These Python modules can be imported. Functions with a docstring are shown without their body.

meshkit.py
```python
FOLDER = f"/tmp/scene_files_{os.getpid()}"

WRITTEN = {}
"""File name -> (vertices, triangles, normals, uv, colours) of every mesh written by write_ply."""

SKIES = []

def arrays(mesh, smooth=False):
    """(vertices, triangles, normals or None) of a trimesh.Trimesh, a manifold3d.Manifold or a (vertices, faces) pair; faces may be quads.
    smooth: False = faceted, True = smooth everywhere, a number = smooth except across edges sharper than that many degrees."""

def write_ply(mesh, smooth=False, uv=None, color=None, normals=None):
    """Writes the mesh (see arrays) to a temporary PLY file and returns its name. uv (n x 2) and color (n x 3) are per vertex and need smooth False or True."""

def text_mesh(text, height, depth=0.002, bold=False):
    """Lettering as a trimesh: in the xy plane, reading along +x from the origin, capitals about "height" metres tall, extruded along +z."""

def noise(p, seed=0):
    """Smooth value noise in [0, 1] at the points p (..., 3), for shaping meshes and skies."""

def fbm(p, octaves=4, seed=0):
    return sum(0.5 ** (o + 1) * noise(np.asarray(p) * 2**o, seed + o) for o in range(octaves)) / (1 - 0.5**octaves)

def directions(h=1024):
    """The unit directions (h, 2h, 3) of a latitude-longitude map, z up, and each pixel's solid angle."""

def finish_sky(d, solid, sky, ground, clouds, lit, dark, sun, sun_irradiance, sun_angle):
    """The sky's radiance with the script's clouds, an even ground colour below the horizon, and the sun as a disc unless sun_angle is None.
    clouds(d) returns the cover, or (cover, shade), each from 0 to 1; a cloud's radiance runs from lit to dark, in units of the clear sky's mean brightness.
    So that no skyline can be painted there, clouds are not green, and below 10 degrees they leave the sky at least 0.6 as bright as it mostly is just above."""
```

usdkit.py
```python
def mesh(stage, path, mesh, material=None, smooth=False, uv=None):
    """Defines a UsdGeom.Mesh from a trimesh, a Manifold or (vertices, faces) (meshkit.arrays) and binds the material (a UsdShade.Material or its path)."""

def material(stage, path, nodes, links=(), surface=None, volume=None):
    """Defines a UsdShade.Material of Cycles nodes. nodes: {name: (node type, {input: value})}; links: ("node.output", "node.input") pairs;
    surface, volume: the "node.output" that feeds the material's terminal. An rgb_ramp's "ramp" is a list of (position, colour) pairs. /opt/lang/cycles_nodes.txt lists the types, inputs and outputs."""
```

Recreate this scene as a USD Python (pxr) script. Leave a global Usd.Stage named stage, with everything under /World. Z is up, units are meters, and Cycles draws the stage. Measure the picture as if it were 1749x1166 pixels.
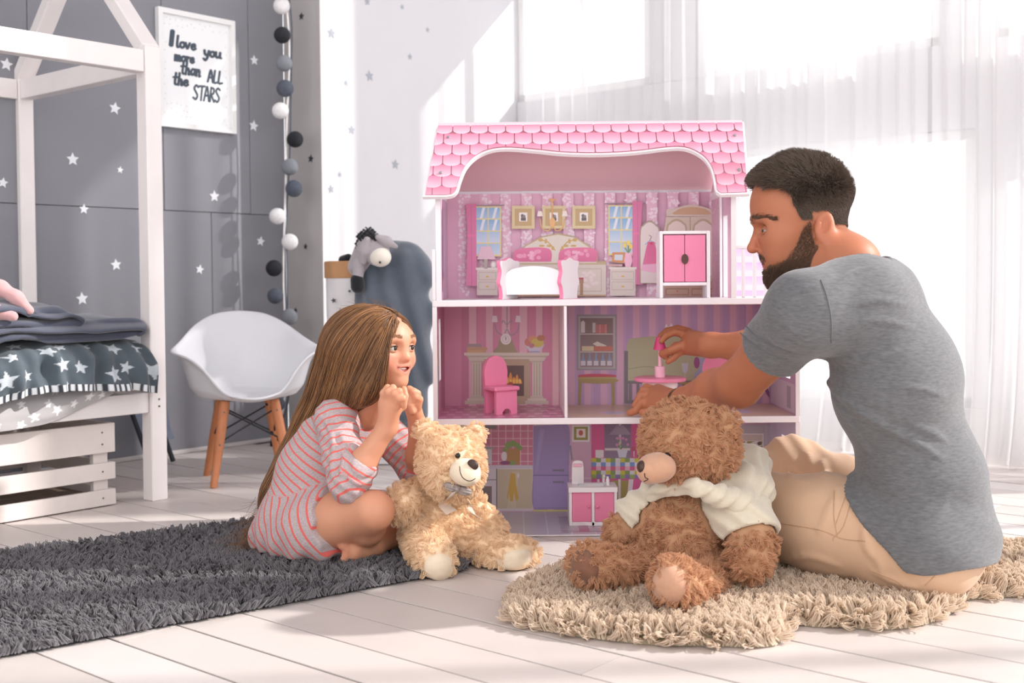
import math, random
import numpy as np
import trimesh, shapely
from shapely.geometry import Polygon, LineString, Point, box as sbox
from shapely import affinity
from shapely.ops import unary_union
from scipy.spatial import cKDTree
import manifold3d as m3
import usdkit, meshkit
from pxr import Usd, UsdGeom, UsdLux, UsdShade, Sdf, Gf, Vt

random.seed(7); np.random.seed(7)
stage = Usd.Stage.CreateInMemory()
UsdGeom.SetStageUpAxis(stage, 'Z'); UsdGeom.SetStageMetersPerUnit(stage, 1.0)
UsdGeom.Xform.Define(stage, '/World'); UsdGeom.Scope.Define(stage, '/World/Looks')

# ---------------------------------------------------------------- camera
W_, H_, F_ = 1749.0, 1166.0, 2000.0
EYE = np.array([0, 0, 0.62]); PITCH, ROLL, SHIFT = math.radians(1.5), math.radians(0.5), 52.6
_f = np.array([0, math.cos(PITCH), -math.sin(PITCH)]); _u0 = np.array([0, math.sin(PITCH), math.cos(PITCH)]); _r0 = np.array([1.0, 0, 0])
_u = _u0 * math.cos(ROLL) + _r0 * math.sin(ROLL); _r = _r0 * math.cos(ROLL) - _u0 * math.sin(ROLL)
cam = UsdGeom.Camera.Define(stage, '/World/camera')
mtx = Gf.Matrix4d(*[float(v) for row in (list(_r) + [0], list(_u) + [0], list(-_f) + [0], list(EYE) + [1]) for v in row])
UsdGeom.Xformable(cam).AddTransformOp().Set(mtx)
cam.CreateHorizontalApertureAttr(36.0); cam.CreateVerticalApertureAttr(24.0); cam.CreateFocalLengthAttr(36.0 * F_ / W_)
cam.CreateVerticalApertureOffsetAttr(-SHIFT * 36.0 / W_)
cam.CreateFStopAttr(4.5); cam.CreateFocusDistanceAttr(2.5); cam.CreateClippingRangeAttr((0.05, 200.0))
cam.CreateExposureAttr(0.0)

# ---------------------------------------------------------------- light: bright hazy sky all round, sun coming in through the window wall
UV = np.array([0.643, 0.766, 0.0])          # along the grey wall, away from the camera
NV = np.array([0.766, -0.643, 0.0])         # out of the grey wall, into the room
SUN_K = 1.0
sun_dir = -UV - SUN_K * NV + np.array([0, 0, -0.93]); sun_dir /= np.linalg.norm(sun_dir)
dome = UsdLux.DomeLight.Define(stage, '/World/sky_light')
dome.CreateIntensityAttr(0.64); dome.CreateColorAttr(Gf.Vec3f(1.0, 0.985, 0.99))
sun = UsdLux.DistantLight.Define(stage, '/World/sun_light')
sun.CreateIntensityAttr(1.3); sun.CreateNormalizeAttr(True); sun.CreateColorAttr(Gf.Vec3f(1.0, 0.95, 0.88)); sun.CreateAngleAttr(1.2)
_z = -sun_dir; _x = np.cross([0, 0, 1.0], _z); _x /= np.linalg.norm(_x); _y = np.cross(_z, _x)
UsdGeom.Xformable(sun).AddTransformOp().Set(Gf.Matrix4d(*[float(v) for row in (list(_x) + [0], list(_y) + [0], list(_z) + [0], [0, 0, 4, 1]) for v in row]))

# ---------------------------------------------------------------- helpers
def ray(px, py):
    return _r * ((px - W_ / 2) / F_) + _u * ((H_ / 2 - SHIFT - py) / F_) + _f
def at(px, py, Y):
    d = ray(px, py); return EYE + d * (Y / d[1])
def atX(px, py, X):
    d = ray(px, py); return EYE + d * (X / d[0])
def ground(px, py, z=0.0):
    d = ray(px, py); return EYE + d * ((z - EYE[2]) / d[2])
def hit(px, py, p0, n):
    d = ray(px, py); return EYE + d * (np.dot(np.asarray(p0) - EYE, n) / np.dot(d, n))
def lin(c):
    c = np.asarray(c, float) / 255.0
    return np.where(c <= 0.04045, c / 12.92, ((c + 0.055) / 1.055) ** 2.4)
def V(*a): return np.array(a, float)
def unit(v): v = np.asarray(v, float); return v / np.linalg.norm(v)

NAMES = {}
def numbered(path):
    k = NAMES.get(path, 0); NAMES[path] = k + 1
    return path if k == 0 else f'{path}_{k:03d}'
def P(parent): return '/World' if parent is None else (parent if isinstance(parent, str) else str(parent.GetPath()))
def tag(o, label=None, cat=None, group=None, kind=None):
    p = stage.GetPrimAtPath(o) if isinstance(o, str) else (o.GetPrim() if hasattr(o, 'GetPrim') else o)
    for k, v in (('label', label), ('category', cat), ('group', group), ('kind', kind)):
        if v: p.SetCustomDataByKey(k, v)
    return str(p.GetPath())
def thing(name, label, cat, loc=(0, 0, 0), rotz=0.0, group=None, kind=None):
    path = numbered('/World/' + name)
    x = UsdGeom.Xform.Define(stage, path)
    if np.any(np.asarray(loc)) or rotz:
        x.AddTranslateOp().Set(Gf.Vec3d(*map(float, loc))); x.AddRotateZOp().Set(float(rotz))
    return tag(x, label, cat, group, kind)
def holder(name, parent, label=None):
    path = numbered(P(parent) + '/' + name); UsdGeom.Xform.Define(stage, path)
    if label: tag(path, label)
    return path
def obj(name, mesh, m, parent=None, smooth=False, col=None, label=None, cat=None, group=None, kind=None, uv=None):
    path = numbered(P(parent) + '/' + name)
    if isinstance(mesh, list): mesh = trimesh.util.concatenate(mesh)
    g = usdkit.mesh(stage, path, mesh, MATS[m], smooth=smooth, uv=uv)
    if col is not None:
        UsdGeom.PrimvarsAPI(g).CreatePrimvar('col', Sdf.ValueTypeNames.Color3fArray, 'vertex').Set(Vt.Vec3fArray.FromNumpy(np.asarray(col, np.float32)))
    tag(g, label, cat, group, kind)
    return path
def scalar(path, name, values):
    g = UsdGeom.Mesh.Get(stage, path)
    UsdGeom.PrimvarsAPI(g).CreatePrimvar(name, Sdf.ValueTypeNames.FloatArray, 'vertex').Set(Vt.FloatArray.FromNumpy(np.asarray(values, np.float32)))
def curves(name, pts, width, m, parent=None, label=None, cat=None, kind=None, tip=0.35):
    """pts (n, k, 3): n strands of k points."""
    path = numbered(P(parent) + '/' + name)
    n, k = pts.shape[:2]
    c = UsdGeom.BasisCurves.Define(stage, path)
    c.CreateTypeAttr('linear'); c.CreateWrapAttr('nonperiodic')
    c.CreatePointsAttr(Vt.Vec3fArray.FromNumpy(pts.reshape(-1, 3).astype(np.float32)))
    c.CreateCurveVertexCountsAttr(Vt.IntArray.FromNumpy(np.full(n, k, np.int32)))
    w = np.tile(np.linspace(1, tip, k), n) * np.repeat(np.broadcast_to(width, (n,)), k)
    c.CreateWidthsAttr(Vt.FloatArray.FromNumpy(w.astype(np.float32))); c.SetWidthsInterpolation('vertex')
    UsdShade.MaterialBindingAPI.Apply(c.GetPrim()).Bind(MATS[m])
    tag(c, label, cat, None, kind)
    return path
def dup(path, loc, rotz=0.0, label=None, group=None):
    src = stage.GetPrimAtPath(path); was = src.GetCustomData()
    name = path.rsplit('/', 1)[1]
    new = numbered('/World/' + name); x = UsdGeom.Xform.Define(stage, new)
    x.GetPrim().GetReferences().AddInternalReference(path)
    x.ClearXformOpOrder(); ops = x.GetOrderedXformOps()
    x.AddTranslateOp(UsdGeom.XformOp.PrecisionDouble).Set(Gf.Vec3d(*map(float, loc))); x.AddRotateZOp().Set(float(rotz))
    x.GetPrim().SetInstanceable(True)
    return tag(x, label or was.get('label'), was.get('category'), group or was.get('group'))

# ---------------------------------------------------------------- materials
MATS = {}
def mat(name, color, rough=0.6, var=0.0, scale=8.0, bump=0.0, bscale=60.0, bdist=0.002, detail=3, stretch=(1, 1, 1), sheen=0.0, spec=0.5, attr=None, coat=0.0, sss=0.0, metal=0.0, color2=None, trans=0.0):
    """A plain principled surface; var mixes in a second tone by noise; bump adds fine relief; attr reads the colour from a primvar."""
    c = lin(color)
    n = {'tc': ('texture_coordinate', {}), 'mp': ('mapping', {'scale': stretch}), 'p': ('principled_bsdf', {'roughness': rough, 'specular_ior_level': spec, 'sheen_weight': sheen, 'coat_weight': coat, 'subsurface_weight': sss, 'metallic': metal})}
    l = [('tc.object', 'mp.vector')]
    src = None
    if attr:
        n['a'] = ('attribute', {'attribute': attr}); src = 'a.color'
    if var or color2 is not None:
        n['n'] = ('noise_texture', {'scale': scale, 'detail': detail, 'roughness': 0.6})
        n['r'] = ('map_range', {'from_min': 0.3, 'from_max': 0.7, 'clamp': True})
        l += [('mp.vector', 'n.vector'), ('n.fac', 'r.value')]
        if src:
            n['v'] = ('map_range', {'from_min': 0.3, 'from_max': 0.7, 'to_min': 1 - var, 'to_max': 1 + var})
            n['m'] = ('hsv', {}); l += [('n.fac', 'v.value'), (src, 'm.color'), ('v.result', 'm.value')]; src = 'm.color'
        else:
            c2 = lin(color2) if color2 is not None else c * (1 - var)
            n['m'] = ('mix', {'color1': np.clip(c * (1 + var * 0.5), 0, 1), 'color2': c2}); l += [('r.result', 'm.fac')]; src = 'm.color'
    if src: l.append((src, 'p.base_color'))
    else: n['p'][1]['base_color'] = c
    if bump:
        n['bn'] = ('noise_texture', {'scale': bscale, 'detail': 3, 'roughness': 0.6}); n['b'] = ('bump', {'strength': bump, 'distance': bdist})
        l += [('mp.vector', 'bn.vector'), ('bn.fac', 'b.height'), ('b.normal', 'p.normal')]
    if sss: n['p'][1]['subsurface_radius'] = (1.0, 0.35, 0.2); n['p'][1]['subsurface_scale'] = 0.006
    surf = 'p.BSDF'
    if trans:
        n['tl'] = ('translucent_bsdf', {'color': c}); n['mx'] = ('mix_closure', {'fac': trans}); l += [('p.BSDF', 'mx.closure1'), ('tl.BSDF', 'mx.closure2')]; surf = 'mx.closure'
        if src: l.append((src, 'tl.color'))
    MATS[name] = usdkit.material(stage, '/World/Looks/' + name, n, l, surface=surf)
    return MATS[name]
def strand_mat(name, root, tipc, rough=0.55, var=0.25, trans=0.2):
    """Fibres: colour runs from root to tip and differs a little from strand to strand."""
    n = {'h': ('hair_info', {}), 'm': ('mix', {'color1': lin(root), 'color2': lin(tipc)}), 'w': ('white_noise_texture', {'dimensions': '1D'}), 'vr': ('map_range', {'to_min': 1 - var, 'to_max': 1 + var}), 'v': ('hsv', {}),
         'p': ('principled_bsdf', {'roughness': rough, 'specular_ior_level': 0.25}), 'tl': ('translucent_bsdf', {}), 'mx': ('mix_closure', {'fac': trans})}
    l = [('h.intercept', 'm.fac'), ('h.index', 'w.w'), ('w.value', 'vr.value'), ('m.color', 'v.color'), ('vr.result', 'v.value'), ('v.color', 'p.base_color'), ('v.color', 'tl.color'), ('p.BSDF', 'mx.closure1'), ('tl.BSDF', 'mx.closure2')]
    MATS[name] = usdkit.material(stage, '/World/Looks/' + name, n, l, surface='mx.closure')

# ---------------------------------------------------------------- shapes
def bx(size, c=(0, 0, 0), R=None, bevel=0.0):
    size = np.asarray(size, float)
    if bevel > 0:
        b = min(bevel, size.min() * 0.45); pts = []
        for s in np.ndindex(2, 2, 2):
            sg = np.array(s) * 2 - 1
            for k in range(3):
                p = sg * size / 2
                for j in range(3):
                    if j != k: p[j] -= sg[j] * b
                pts.append(p)
        m = trimesh.convex.convex_hull(np.array(pts))
    else:
        m = trimesh.creation.box(size)
    if R is not None:
        T = np.eye(4); T[:3, :3] = R; m.apply_transform(T)
    m.apply_translation(c); return m
def frame(x, z=(0, 0, 1)):
    """Rotation whose columns are x, y, z axes; x given, z approximately."""
    x = unit(x); y = unit(np.cross(z, x)); return np.stack([x, y, np.cross(x, y)], 1)
def beam(a, b, w, h, up=(0, 0, 1), bevel=0.002, ext=0.0):
    a, b = np.asarray(a, float), np.asarray(b, float); d = b - a; L = np.linalg.norm(d)
    up = up if abs(np.dot(unit(d), up)) < 0.98 else (UV if abs(np.dot(unit(d), UV)) < .9 else NV)
    return bx((L + 2 * ext, w, h), (a + b) / 2, frame(d, up), bevel)
def tube(pts, r, n=10, caps=True):
    pts = np.asarray(pts, float); k = len(pts); r = np.broadcast_to(r, (k,))
    t = np.gradient(pts, axis=0); t /= np.linalg.norm(t, axis=1, keepdims=True) + 1e-12
    ref = V(0, 0, 1) if abs(t[0, 2]) < 0.9 else V(1, 0, 0)
    a = np.empty_like(t); v = ref
    for i in range(k):
        v = v - t[i] * np.dot(v, t[i]); v /= np.linalg.norm(v) + 1e-12; a[i] = v
    b = np.cross(t, a); ang = np.arange(n) * 2 * np.pi / n
    vs = pts[:, None] + r[:, None, None] * (np.cos(ang)[None, :, None] * a[:, None] + np.sin(ang)[None, :, None] * b[:, None])
    vs = vs.reshape(-1, 3); f = []
    i, j = np.meshgrid(np.arange(k - 1), np.arange(n), indexing='ij')
    q = np.stack([i * n + j, i * n + (j + 1) % n, (i + 1) * n + (j + 1) % n, (i + 1) * n + j], -1).reshape(-1, 4)
    f = np.vstack([q[:, [0, 1, 2]], q[:, [0, 2, 3]]])
    if caps:
        c0, c1 = len(vs), len(vs) + 1; vs = np.vstack([vs, pts[0], pts[-1]]); jj = np.arange(n)
        f = np.vstack([f, np.stack([np.full(n, c0), (jj + 1) % n, jj], 1), np.stack([np.full(n, c1), (k - 1) * n + jj, (k - 1) * n + (jj + 1) % n], 1)])
    return trimesh.Trimesh(vs, f, process=False)
def lathe(profile, c=(0, 0, 0), n=32, R=None):
    m = trimesh.creation.revolve(np.asarray(profile, float), sections=n)
    if R is not None:
        T = np.eye(4); T[:3, :3] = R; m.apply_transform(T)
    m.apply_translation(c); return m
def ball(c, r, sub=3, sc=(1, 1, 1)):
    m = trimesh.creation.icosphere(subdivisions=sub, radius=1.0); m.vertices *= np.asarray(sc) * r; m.apply_translation(c); return m
def extr(poly, depth, origin, ux, uy, uz=None, base=0.0):
    """Extrudes a shapely polygon drawn in the plane (origin, ux, uy) along ux x uy."""
    uz = np.cross(ux, uy) if uz is None else uz
    geoms = list(getattr(poly, 'geoms', [poly])); out = []
    for g in geoms:
        if g.is_empty or g.area < 1e-9: continue
        m = trimesh.creation.extrude_polygon(g, depth, engine='earcut'); v = np.array(m.vertices)
        m = trimesh.Trimesh(np.asarray(origin) + v[:, :1] * ux + v[:, 1:2] * uy + (v[:, 2:] + base) * uz, m.faces, process=False)
        if np.dot(np.cross(ux, uy), uz) < 0: m.invert()
        out.append(m)
    return trimesh.util.concatenate(out)
def smoothpath(pts, n=60, closed=False):
    """Catmull-Rom through the points."""
    p = np.asarray(pts, float)
    if closed: q = np.vstack([p[-1], p, p[0], p[1]])
    else: q = np.vstack([2 * p[0] - p[1], p, 2 * p[-1] - p[-2]])
    segs = len(q) - 3; out = []
    for s in np.linspace(0, segs, n, endpoint=not closed):
        i = min(int(s), segs - 1); t = s - i; a, b, c, d = q[i:i + 4]
        out.append(0.5 * (2 * b + (c - a) * t + (2 * a - 5 * b + 4 * c - d) * t * t + (3 * b - a - 3 * c + d) * t ** 3))
    return np.array(out)
def starpoly(r, inner=0.45, rot=0.0, c=(0, 0)):
    a = np.arange(10) * np.pi / 5 + np.pi / 2 + rot; rr = np.where(np.arange(10) % 2 == 0, r, r * inner)
    return Polygon(np.stack([c[0] + rr * np.cos(a), c[1] + rr * np.sin(a)], 1))
def grid_mesh(Pg):
    """Triangles over an (a, b, 3) grid of points."""
    a, b = Pg.shape[:2]; i, j = np.meshgrid(np.arange(a - 1), np.arange(b - 1), indexing='ij')
    q = np.stack([i * b + j, i * b + j + 1, (i + 1) * b + j + 1, (i + 1) * b + j], -1).reshape(-1, 4)
    return trimesh.Trimesh(Pg.reshape(-1, 3), np.vstack([q[:, [0, 1, 2]], q[:, [0, 2, 3]]]), process=False)
def solid_grid(Pg, thick):
    """A sheet with thickness: the grid, its offset copy and the rim."""
    a, b = Pg.shape[:2]
    du = np.gradient(Pg, axis=0); dv = np.gradient(Pg, axis=1); n = np.cross(du, dv); n /= np.linalg.norm(n, axis=2, keepdims=True) + 1e-12
    top = grid_mesh(Pg); bot = grid_mesh(Pg - n * thick); nv = a * b
    ring = np.concatenate([np.arange(b), np.arange(1, a) * b + b - 1, (a - 1) * b + np.arange(b - 2, -1, -1), np.arange(a - 2, 0, -1) * b])
    r2 = np.roll(ring, -1)
    rim = np.vstack([np.stack([ring, ring + nv, r2 + nv], 1), np.stack([ring, r2 + nv, r2], 1)])
    f = np.vstack([top.faces, bot.faces[:, ::-1] + nv, rim])
    m = trimesh.Trimesh(np.vstack([top.vertices, bot.vertices]), f, process=False); return m

# ---------------------------------------------------------------- soft bodies: distance fields of blended limbs, meshed by surface nets
def smin(a, b, k):
    if k <= 0: return np.minimum(a, b)
    h = np.clip(0.5 + 0.5 * (b - a) / k, 0, 1); return b + (a - b) * h - k * h * (1 - h)
def smax(a, b, k): return -smin(-a, -b, k)
def d_cap(p, a, b, ra, rb):
    a, b = np.asarray(a, np.float32), np.asarray(b, np.float32); ab = b - a
    t = np.clip(((p - a) @ ab) / max(float(ab @ ab), 1e-12), 0, 1)
    return np.linalg.norm(p - a - t[:, None] * ab, axis=1) - (ra + (rb - ra) * t)
def d_ell(p, c, r, R=None):
    q = p - np.asarray(c, np.float32)
    if R is not None: q = q @ np.asarray(R, np.float32)
    r = np.asarray(r, np.float32); k0 = np.linalg.norm(q / r, axis=1); k1 = np.linalg.norm(q / (r * r), axis=1)
    return k0 * (k0 - 1) / np.maximum(k1, 1e-9)
def d_box(p, c, hs, R=None, rr=0.0):
    q = p - np.asarray(c, np.float32)
    if R is not None: q = q @ np.asarray(R, np.float32)
    q = np.abs(q) - (np.asarray(hs, np.float32) - rr)
    return np.linalg.norm(np.maximum(q, 0), axis=1) + np.minimum(q.max(1), 0) - rr
class Body:
    """A list of blended primitives; each entry: ('cap'|'ell'|'box', args, blend, sign, grow)."""
    def __init__(s): s.e = []
    def cap(s, a, b, ra, rb, k=0.02, sg=1): s.e.append(('c', (np.asarray(a, float), np.asarray(b, float), ra, rb), k, sg)); return s
    def chain(s, pts, rs, k=0.02):
        for i in range(len(pts) - 1): s.cap(pts[i], pts[i + 1], rs[i], rs[i + 1], k)
        return s
    def ell(s, c, r, R=None, k=0.02, sg=1): s.e.append(('e', (np.asarray(c, float), np.asarray(r, float), R), k, sg)); return s
    def box(s, c, h, R=None, rr=0.0, k=0.01, sg=1): s.e.append(('b', (np.asarray(c, float), h, R, rr), k, sg)); return s
    def __call__(s, p, grow=0.0):
        d = np.full(len(p), 9.0, np.float32)
        for kind, a, k, sg in s.e:
            if kind == 'c': x = d_cap(p, *a)
            elif kind == 'e': x = d_ell(p, *a)
            else: x = d_box(p, *a)
            d = smin(d, x, k) if sg > 0 else smax(d, -x, k)
        return d - grow
    def bounds(s, pad=0.03):
        lo, hi = [], []
        for kind, a, k, sg in s.e:
            if sg < 0: continue
            if kind == 'c': r = max(a[2], a[3]); lo.append(np.minimum(a[0], a[1]) - r); hi.append(np.maximum(a[0], a[1]) + r)
            else: r = np.max(a[1]) * (1.75 if kind == 'b' else 1); lo.append(a[0] - r); hi.append(a[0] + r)
        return np.min(lo, 0) - pad, np.max(hi, 0) + pad
def surface(f, lo, hi, h, B=8):
    """Surface nets of f(points) < 0, evaluated only near the surface."""
    lo = np.asarray(lo, float); n = np.ceil((np.asarray(hi) - lo) / (h * B)).astype(int) + 1
    cc = np.stack(np.meshgrid(*[np.arange(k) for k in n], indexing='ij'), -1).reshape(-1, 3)
    cd = f((lo + (cc * B + B / 2 - 0.5) * h).astype(np.float32))
    act = np.abs(cd) < B * h * 1.15 + 0.012
    N = n * B; D = np.repeat(np.repeat(np.repeat(np.where(cd > 0, 1.0, -1.0).astype(np.float32).reshape(n), B, 0), B, 1), B, 2)
    loc = np.stack(np.meshgrid(*[np.arange(B)] * 3, indexing='ij'), -1).reshape(-1, 3)
    idx = (cc[act][:, None] * B + loc[None]).reshape(-1, 3)
    for s in range(0, len(idx), 400000):
        i = idx[s:s + 400000]; D[i[:, 0], i[:, 1], i[:, 2]] = f((lo + i * h).astype(np.float32))
    S = D < 0
    cnt = np.zeros(N - 1, np.int8)
    for o in np.ndindex(2, 2, 2): cnt += S[o[0]:N[0] - 1 + o[0], o[1]:N[1] - 1 + o[1], o[2]:N[2] - 1 + o[2]]
    cells = np.argwhere((cnt > 0) & (cnt < 8))
    vid = np.full(N - 1, -1, np.int64); vid[tuple(cells.T)] = np.arange(len(cells))
    acc = np.zeros((len(cells), 3)); num = np.zeros(len(cells))
    cor = list(np.ndindex(2, 2, 2))
    for a in cor:
        for ax in range(3):
            if a[ax]: continue
            b = list(a); b[ax] = 1
            da = D[tuple((cells + a).T)]; db = D[tuple((cells + b).T)]; m = (da < 0) != (db < 0)
            t = np.where(m, da / np.where(m, da - db, 1), 0)
            pt = np.array(a, float) + np.zeros((len(cells), 3)); pt[:, ax] = t
            acc += pt * m[:, None]; num += m
    v = lo + (cells + acc / num[:, None]) * h
    faces = []
    for ax in range(3):
        sl0 = [slice(1, N[k] - 1) for k in range(3)]; sl1 = list(sl0); sl0[ax] = slice(0, N[ax] - 1); sl1[ax] = slice(1, N[ax])
        A, Bm = S[tuple(sl0)], S[tuple(sl1)]; e = np.argwhere(A != Bm); base = np.array([1, 1, 1]); base[ax] = 0; e = e + base
        b1, b2 = (ax + 1) % 3, (ax + 2) % 3; o1 = np.zeros(3, int); o1[b1] = 1; o2 = np.zeros(3, int); o2[b2] = 1
        q = np.stack([vid[tuple((e - o1 - o2).T)], vid[tuple((e - o2).T)], vid[tuple(e.T)], vid[tuple((e - o1).T)]], 1)
        flip = ~S[tuple(e.T)]; q[flip] = q[flip][:, ::-1]; faces.append(q)
    q = np.vstack(faces); q = q[(q >= 0).all(1)]
    return trimesh.Trimesh(v, np.vstack([q[:, [0, 1, 2]], q[:, [0, 2, 3]]]), process=False)
def grad(f, p, e=0.001):
    p = np.asarray(p, np.float32); g = np.stack([f(p + d) - f(p - d) for d in np.eye(3, dtype=np.float32) * e], 1)
    return g / (np.linalg.norm(g, axis=1, keepdims=True) + 1e-9)
def sample(mesh, n, seed=1, weight=None):
    """n points on the mesh with normals, by area (times weight per face)."""
    rng = np.random.default_rng(seed); f = np.array(mesh.faces); v = np.array(mesh.vertices); t = v[f]
    cr = np.cross(t[:, 1] - t[:, 0], t[:, 2] - t[:, 0]); ar = np.linalg.norm(cr, axis=1); w = ar if weight is None else ar * weight
    c = np.cumsum(w); i = np.minimum(np.searchsorted(c, rng.random(n) * c[-1]), len(f) - 1)
    a, b = rng.random((2, n)); m = a + b > 1; a[m], b[m] = 1 - a[m], 1 - b[m]
    vn = np.zeros_like(v)
    for k in range(3): np.add.at(vn, f[:, k], cr)
    vn /= np.linalg.norm(vn, axis=1, keepdims=True) + 1e-12
    p = t[i, 0] + a[:, None] * (t[i, 1] - t[i, 0]) + b[:, None] * (t[i, 2] - t[i, 0])
    n_ = vn[f[i, 0]] * (1 - a - b)[:, None] + vn[f[i, 1]] * a[:, None] + vn[f[i, 2]] * b[:, None]
    return p, n_ / (np.linalg.norm(n_, axis=1, keepdims=True) + 1e-12), i
def vnoise(p, s, seed=0): return meshkit.noise(np.asarray(p) * s, seed) - 0.5
# ================================================================ the room
mat('board_white', (210, 200, 195), 0.42, var=0.05, scale=3.0, bump=0.25, bscale=30, bdist=0.0012, stretch=(1, 1, 1), spec=0.4)
mat('board_white_b', (204, 194, 189), 0.45, var=0.06, scale=4.0, bump=0.25, bscale=30, bdist=0.0012, spec=0.4)
mat('board_white_c', (215, 206, 202), 0.40, var=0.04, scale=3.5, bump=0.2, bscale=28, bdist=0.0012, spec=0.4)
mat('subfloor', (72, 62, 58), 0.9)
mat('wall_grey', (138, 138, 145), 0.7, var=0.06, scale=2.2, bump=0.15, bscale=25, bdist=0.002)
mat('wall_grey_b', (135, 135, 142), 0.7, var=0.06, scale=2.6, bump=0.15, bscale=25, bdist=0.002)
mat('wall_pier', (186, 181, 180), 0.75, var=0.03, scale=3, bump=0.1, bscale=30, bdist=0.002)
mat('wall_white', (216, 214, 217), 0.75, var=0.02, scale=3, bump=0.1, bscale=30, bdist=0.002)
mat('frame_white', (240, 239, 238), 0.4)
mat('star_white', (235, 236, 240), 0.5)
mat('star_dark', (52, 55, 62), 0.5)
mat('star_grey', (168, 172, 182), 0.5)

# floor: white painted boards running towards the window wall, each a piece of its own
floor = thing('floor', None, None, kind='structure')
BV = V(-0.766, 0.643, 0); BU = V(0.643, 0.766, 0)
obj('subfloor', bx((6.8, 5.8, 0.02), BV * 0.4 + BU * 1.35 + V(0, 0, -0.0125), frame(BV)), 'subfloor', floor)
rng = np.random.default_rng(3)
w, row = 1.221 - 0.1205 * 18, 0
while w < 4.3:
    s = -3.2 - rng.random() * 2.0
    while s < 3.6:
        L = 1.9 + rng.random() * 1.2
        a, b = max(s, -2.9), min(s + L, 3.64)
        if b - a > 0.05:
            # keep only what can be seen or throws light into view
            mid = BU * (w + 0.06) + BV * ((a + b) / 2)
            g, c, t = 0.0022, 0.0005, 0.0022
            pr = Polygon([(g, -t), (0.1205 - g, -t), (0.1205 - g, -c), (0.1205 - g - c, 0), (g + c, 0), (g, -c)])
            m = extr(pr, b - a - 0.002, BU * w + BV * (a + 0.001) + V(0, 0, rng.normal() * 0.0004), BU, V(0, 0, 1), BV)
            obj('floor_board', m, ['board_white', 'board_white_b', 'board_white_c'][rng.integers(3)], floor)
        s += L
    w += 0.1205; row += 1

# grey wall of painted sheets, stars stuck on it
K0 = V(-0.887, 4.62, 0)                       # where the grey wall meets the white pier
wall = thing('wall_left', None, None, kind='structure')
def wl(t, z, off=0.0): return K0 + UV * t + NV * off + V(0, 0, z)
zs = [0.0, 0.88, 2.3, 3.9]
for r_, (z0, z1) in enumerate(zip(zs[:-1], zs[1:])):
    cuts = [-2.6, -1.52, -0.35, 0.0] if r_ != 1 else [-2.6, -1.66, -1.05, -0.55, -0.17, 0.0]
    for a, b in zip(cuts[:-1], cuts[1:]):
        obj('wall_panel', bx((b - a - 0.0022, 0.014, z1 - z0 - 0.0022), wl((a + b) / 2, (z0 + z1) / 2, -0.007), frame(UV), 0.0012), 'wall_grey' if (r_ + len(cuts)) % 2 else 'wall_grey_b', wall)
obj('wall_backing', bx((4.45, 0.05, 3.93), wl(-2.22, 1.96, -0.041), frame(UV)), 'wall_grey', wall)
def hitwall(px, py): return hit(px, py, K0, NV)
for px, py, r_ in [(11, 110, 10), (196, 185, 9.5), (124, 272, 10), (205, 290, 5.5), (143, 357, 8), (366, 335, 9), (434, 103, 7.5), (433, 215, 8.5), (198, 452, 9), (341, 460, 7.5), (140, 510, 10), (445, 412, 7.5), (5, 312, 8), (236, 690, 7)]:
    q = hitwall(px, py); s = r_ / F_ * q[1] / 0.86
    obj('star_sticker', extr(starpoly(s, 0.48, rot=rng.normal() * 0.12), 0.0016, q, UV, V(0, 0, 1), NV), 'star_white', wall)

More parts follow.
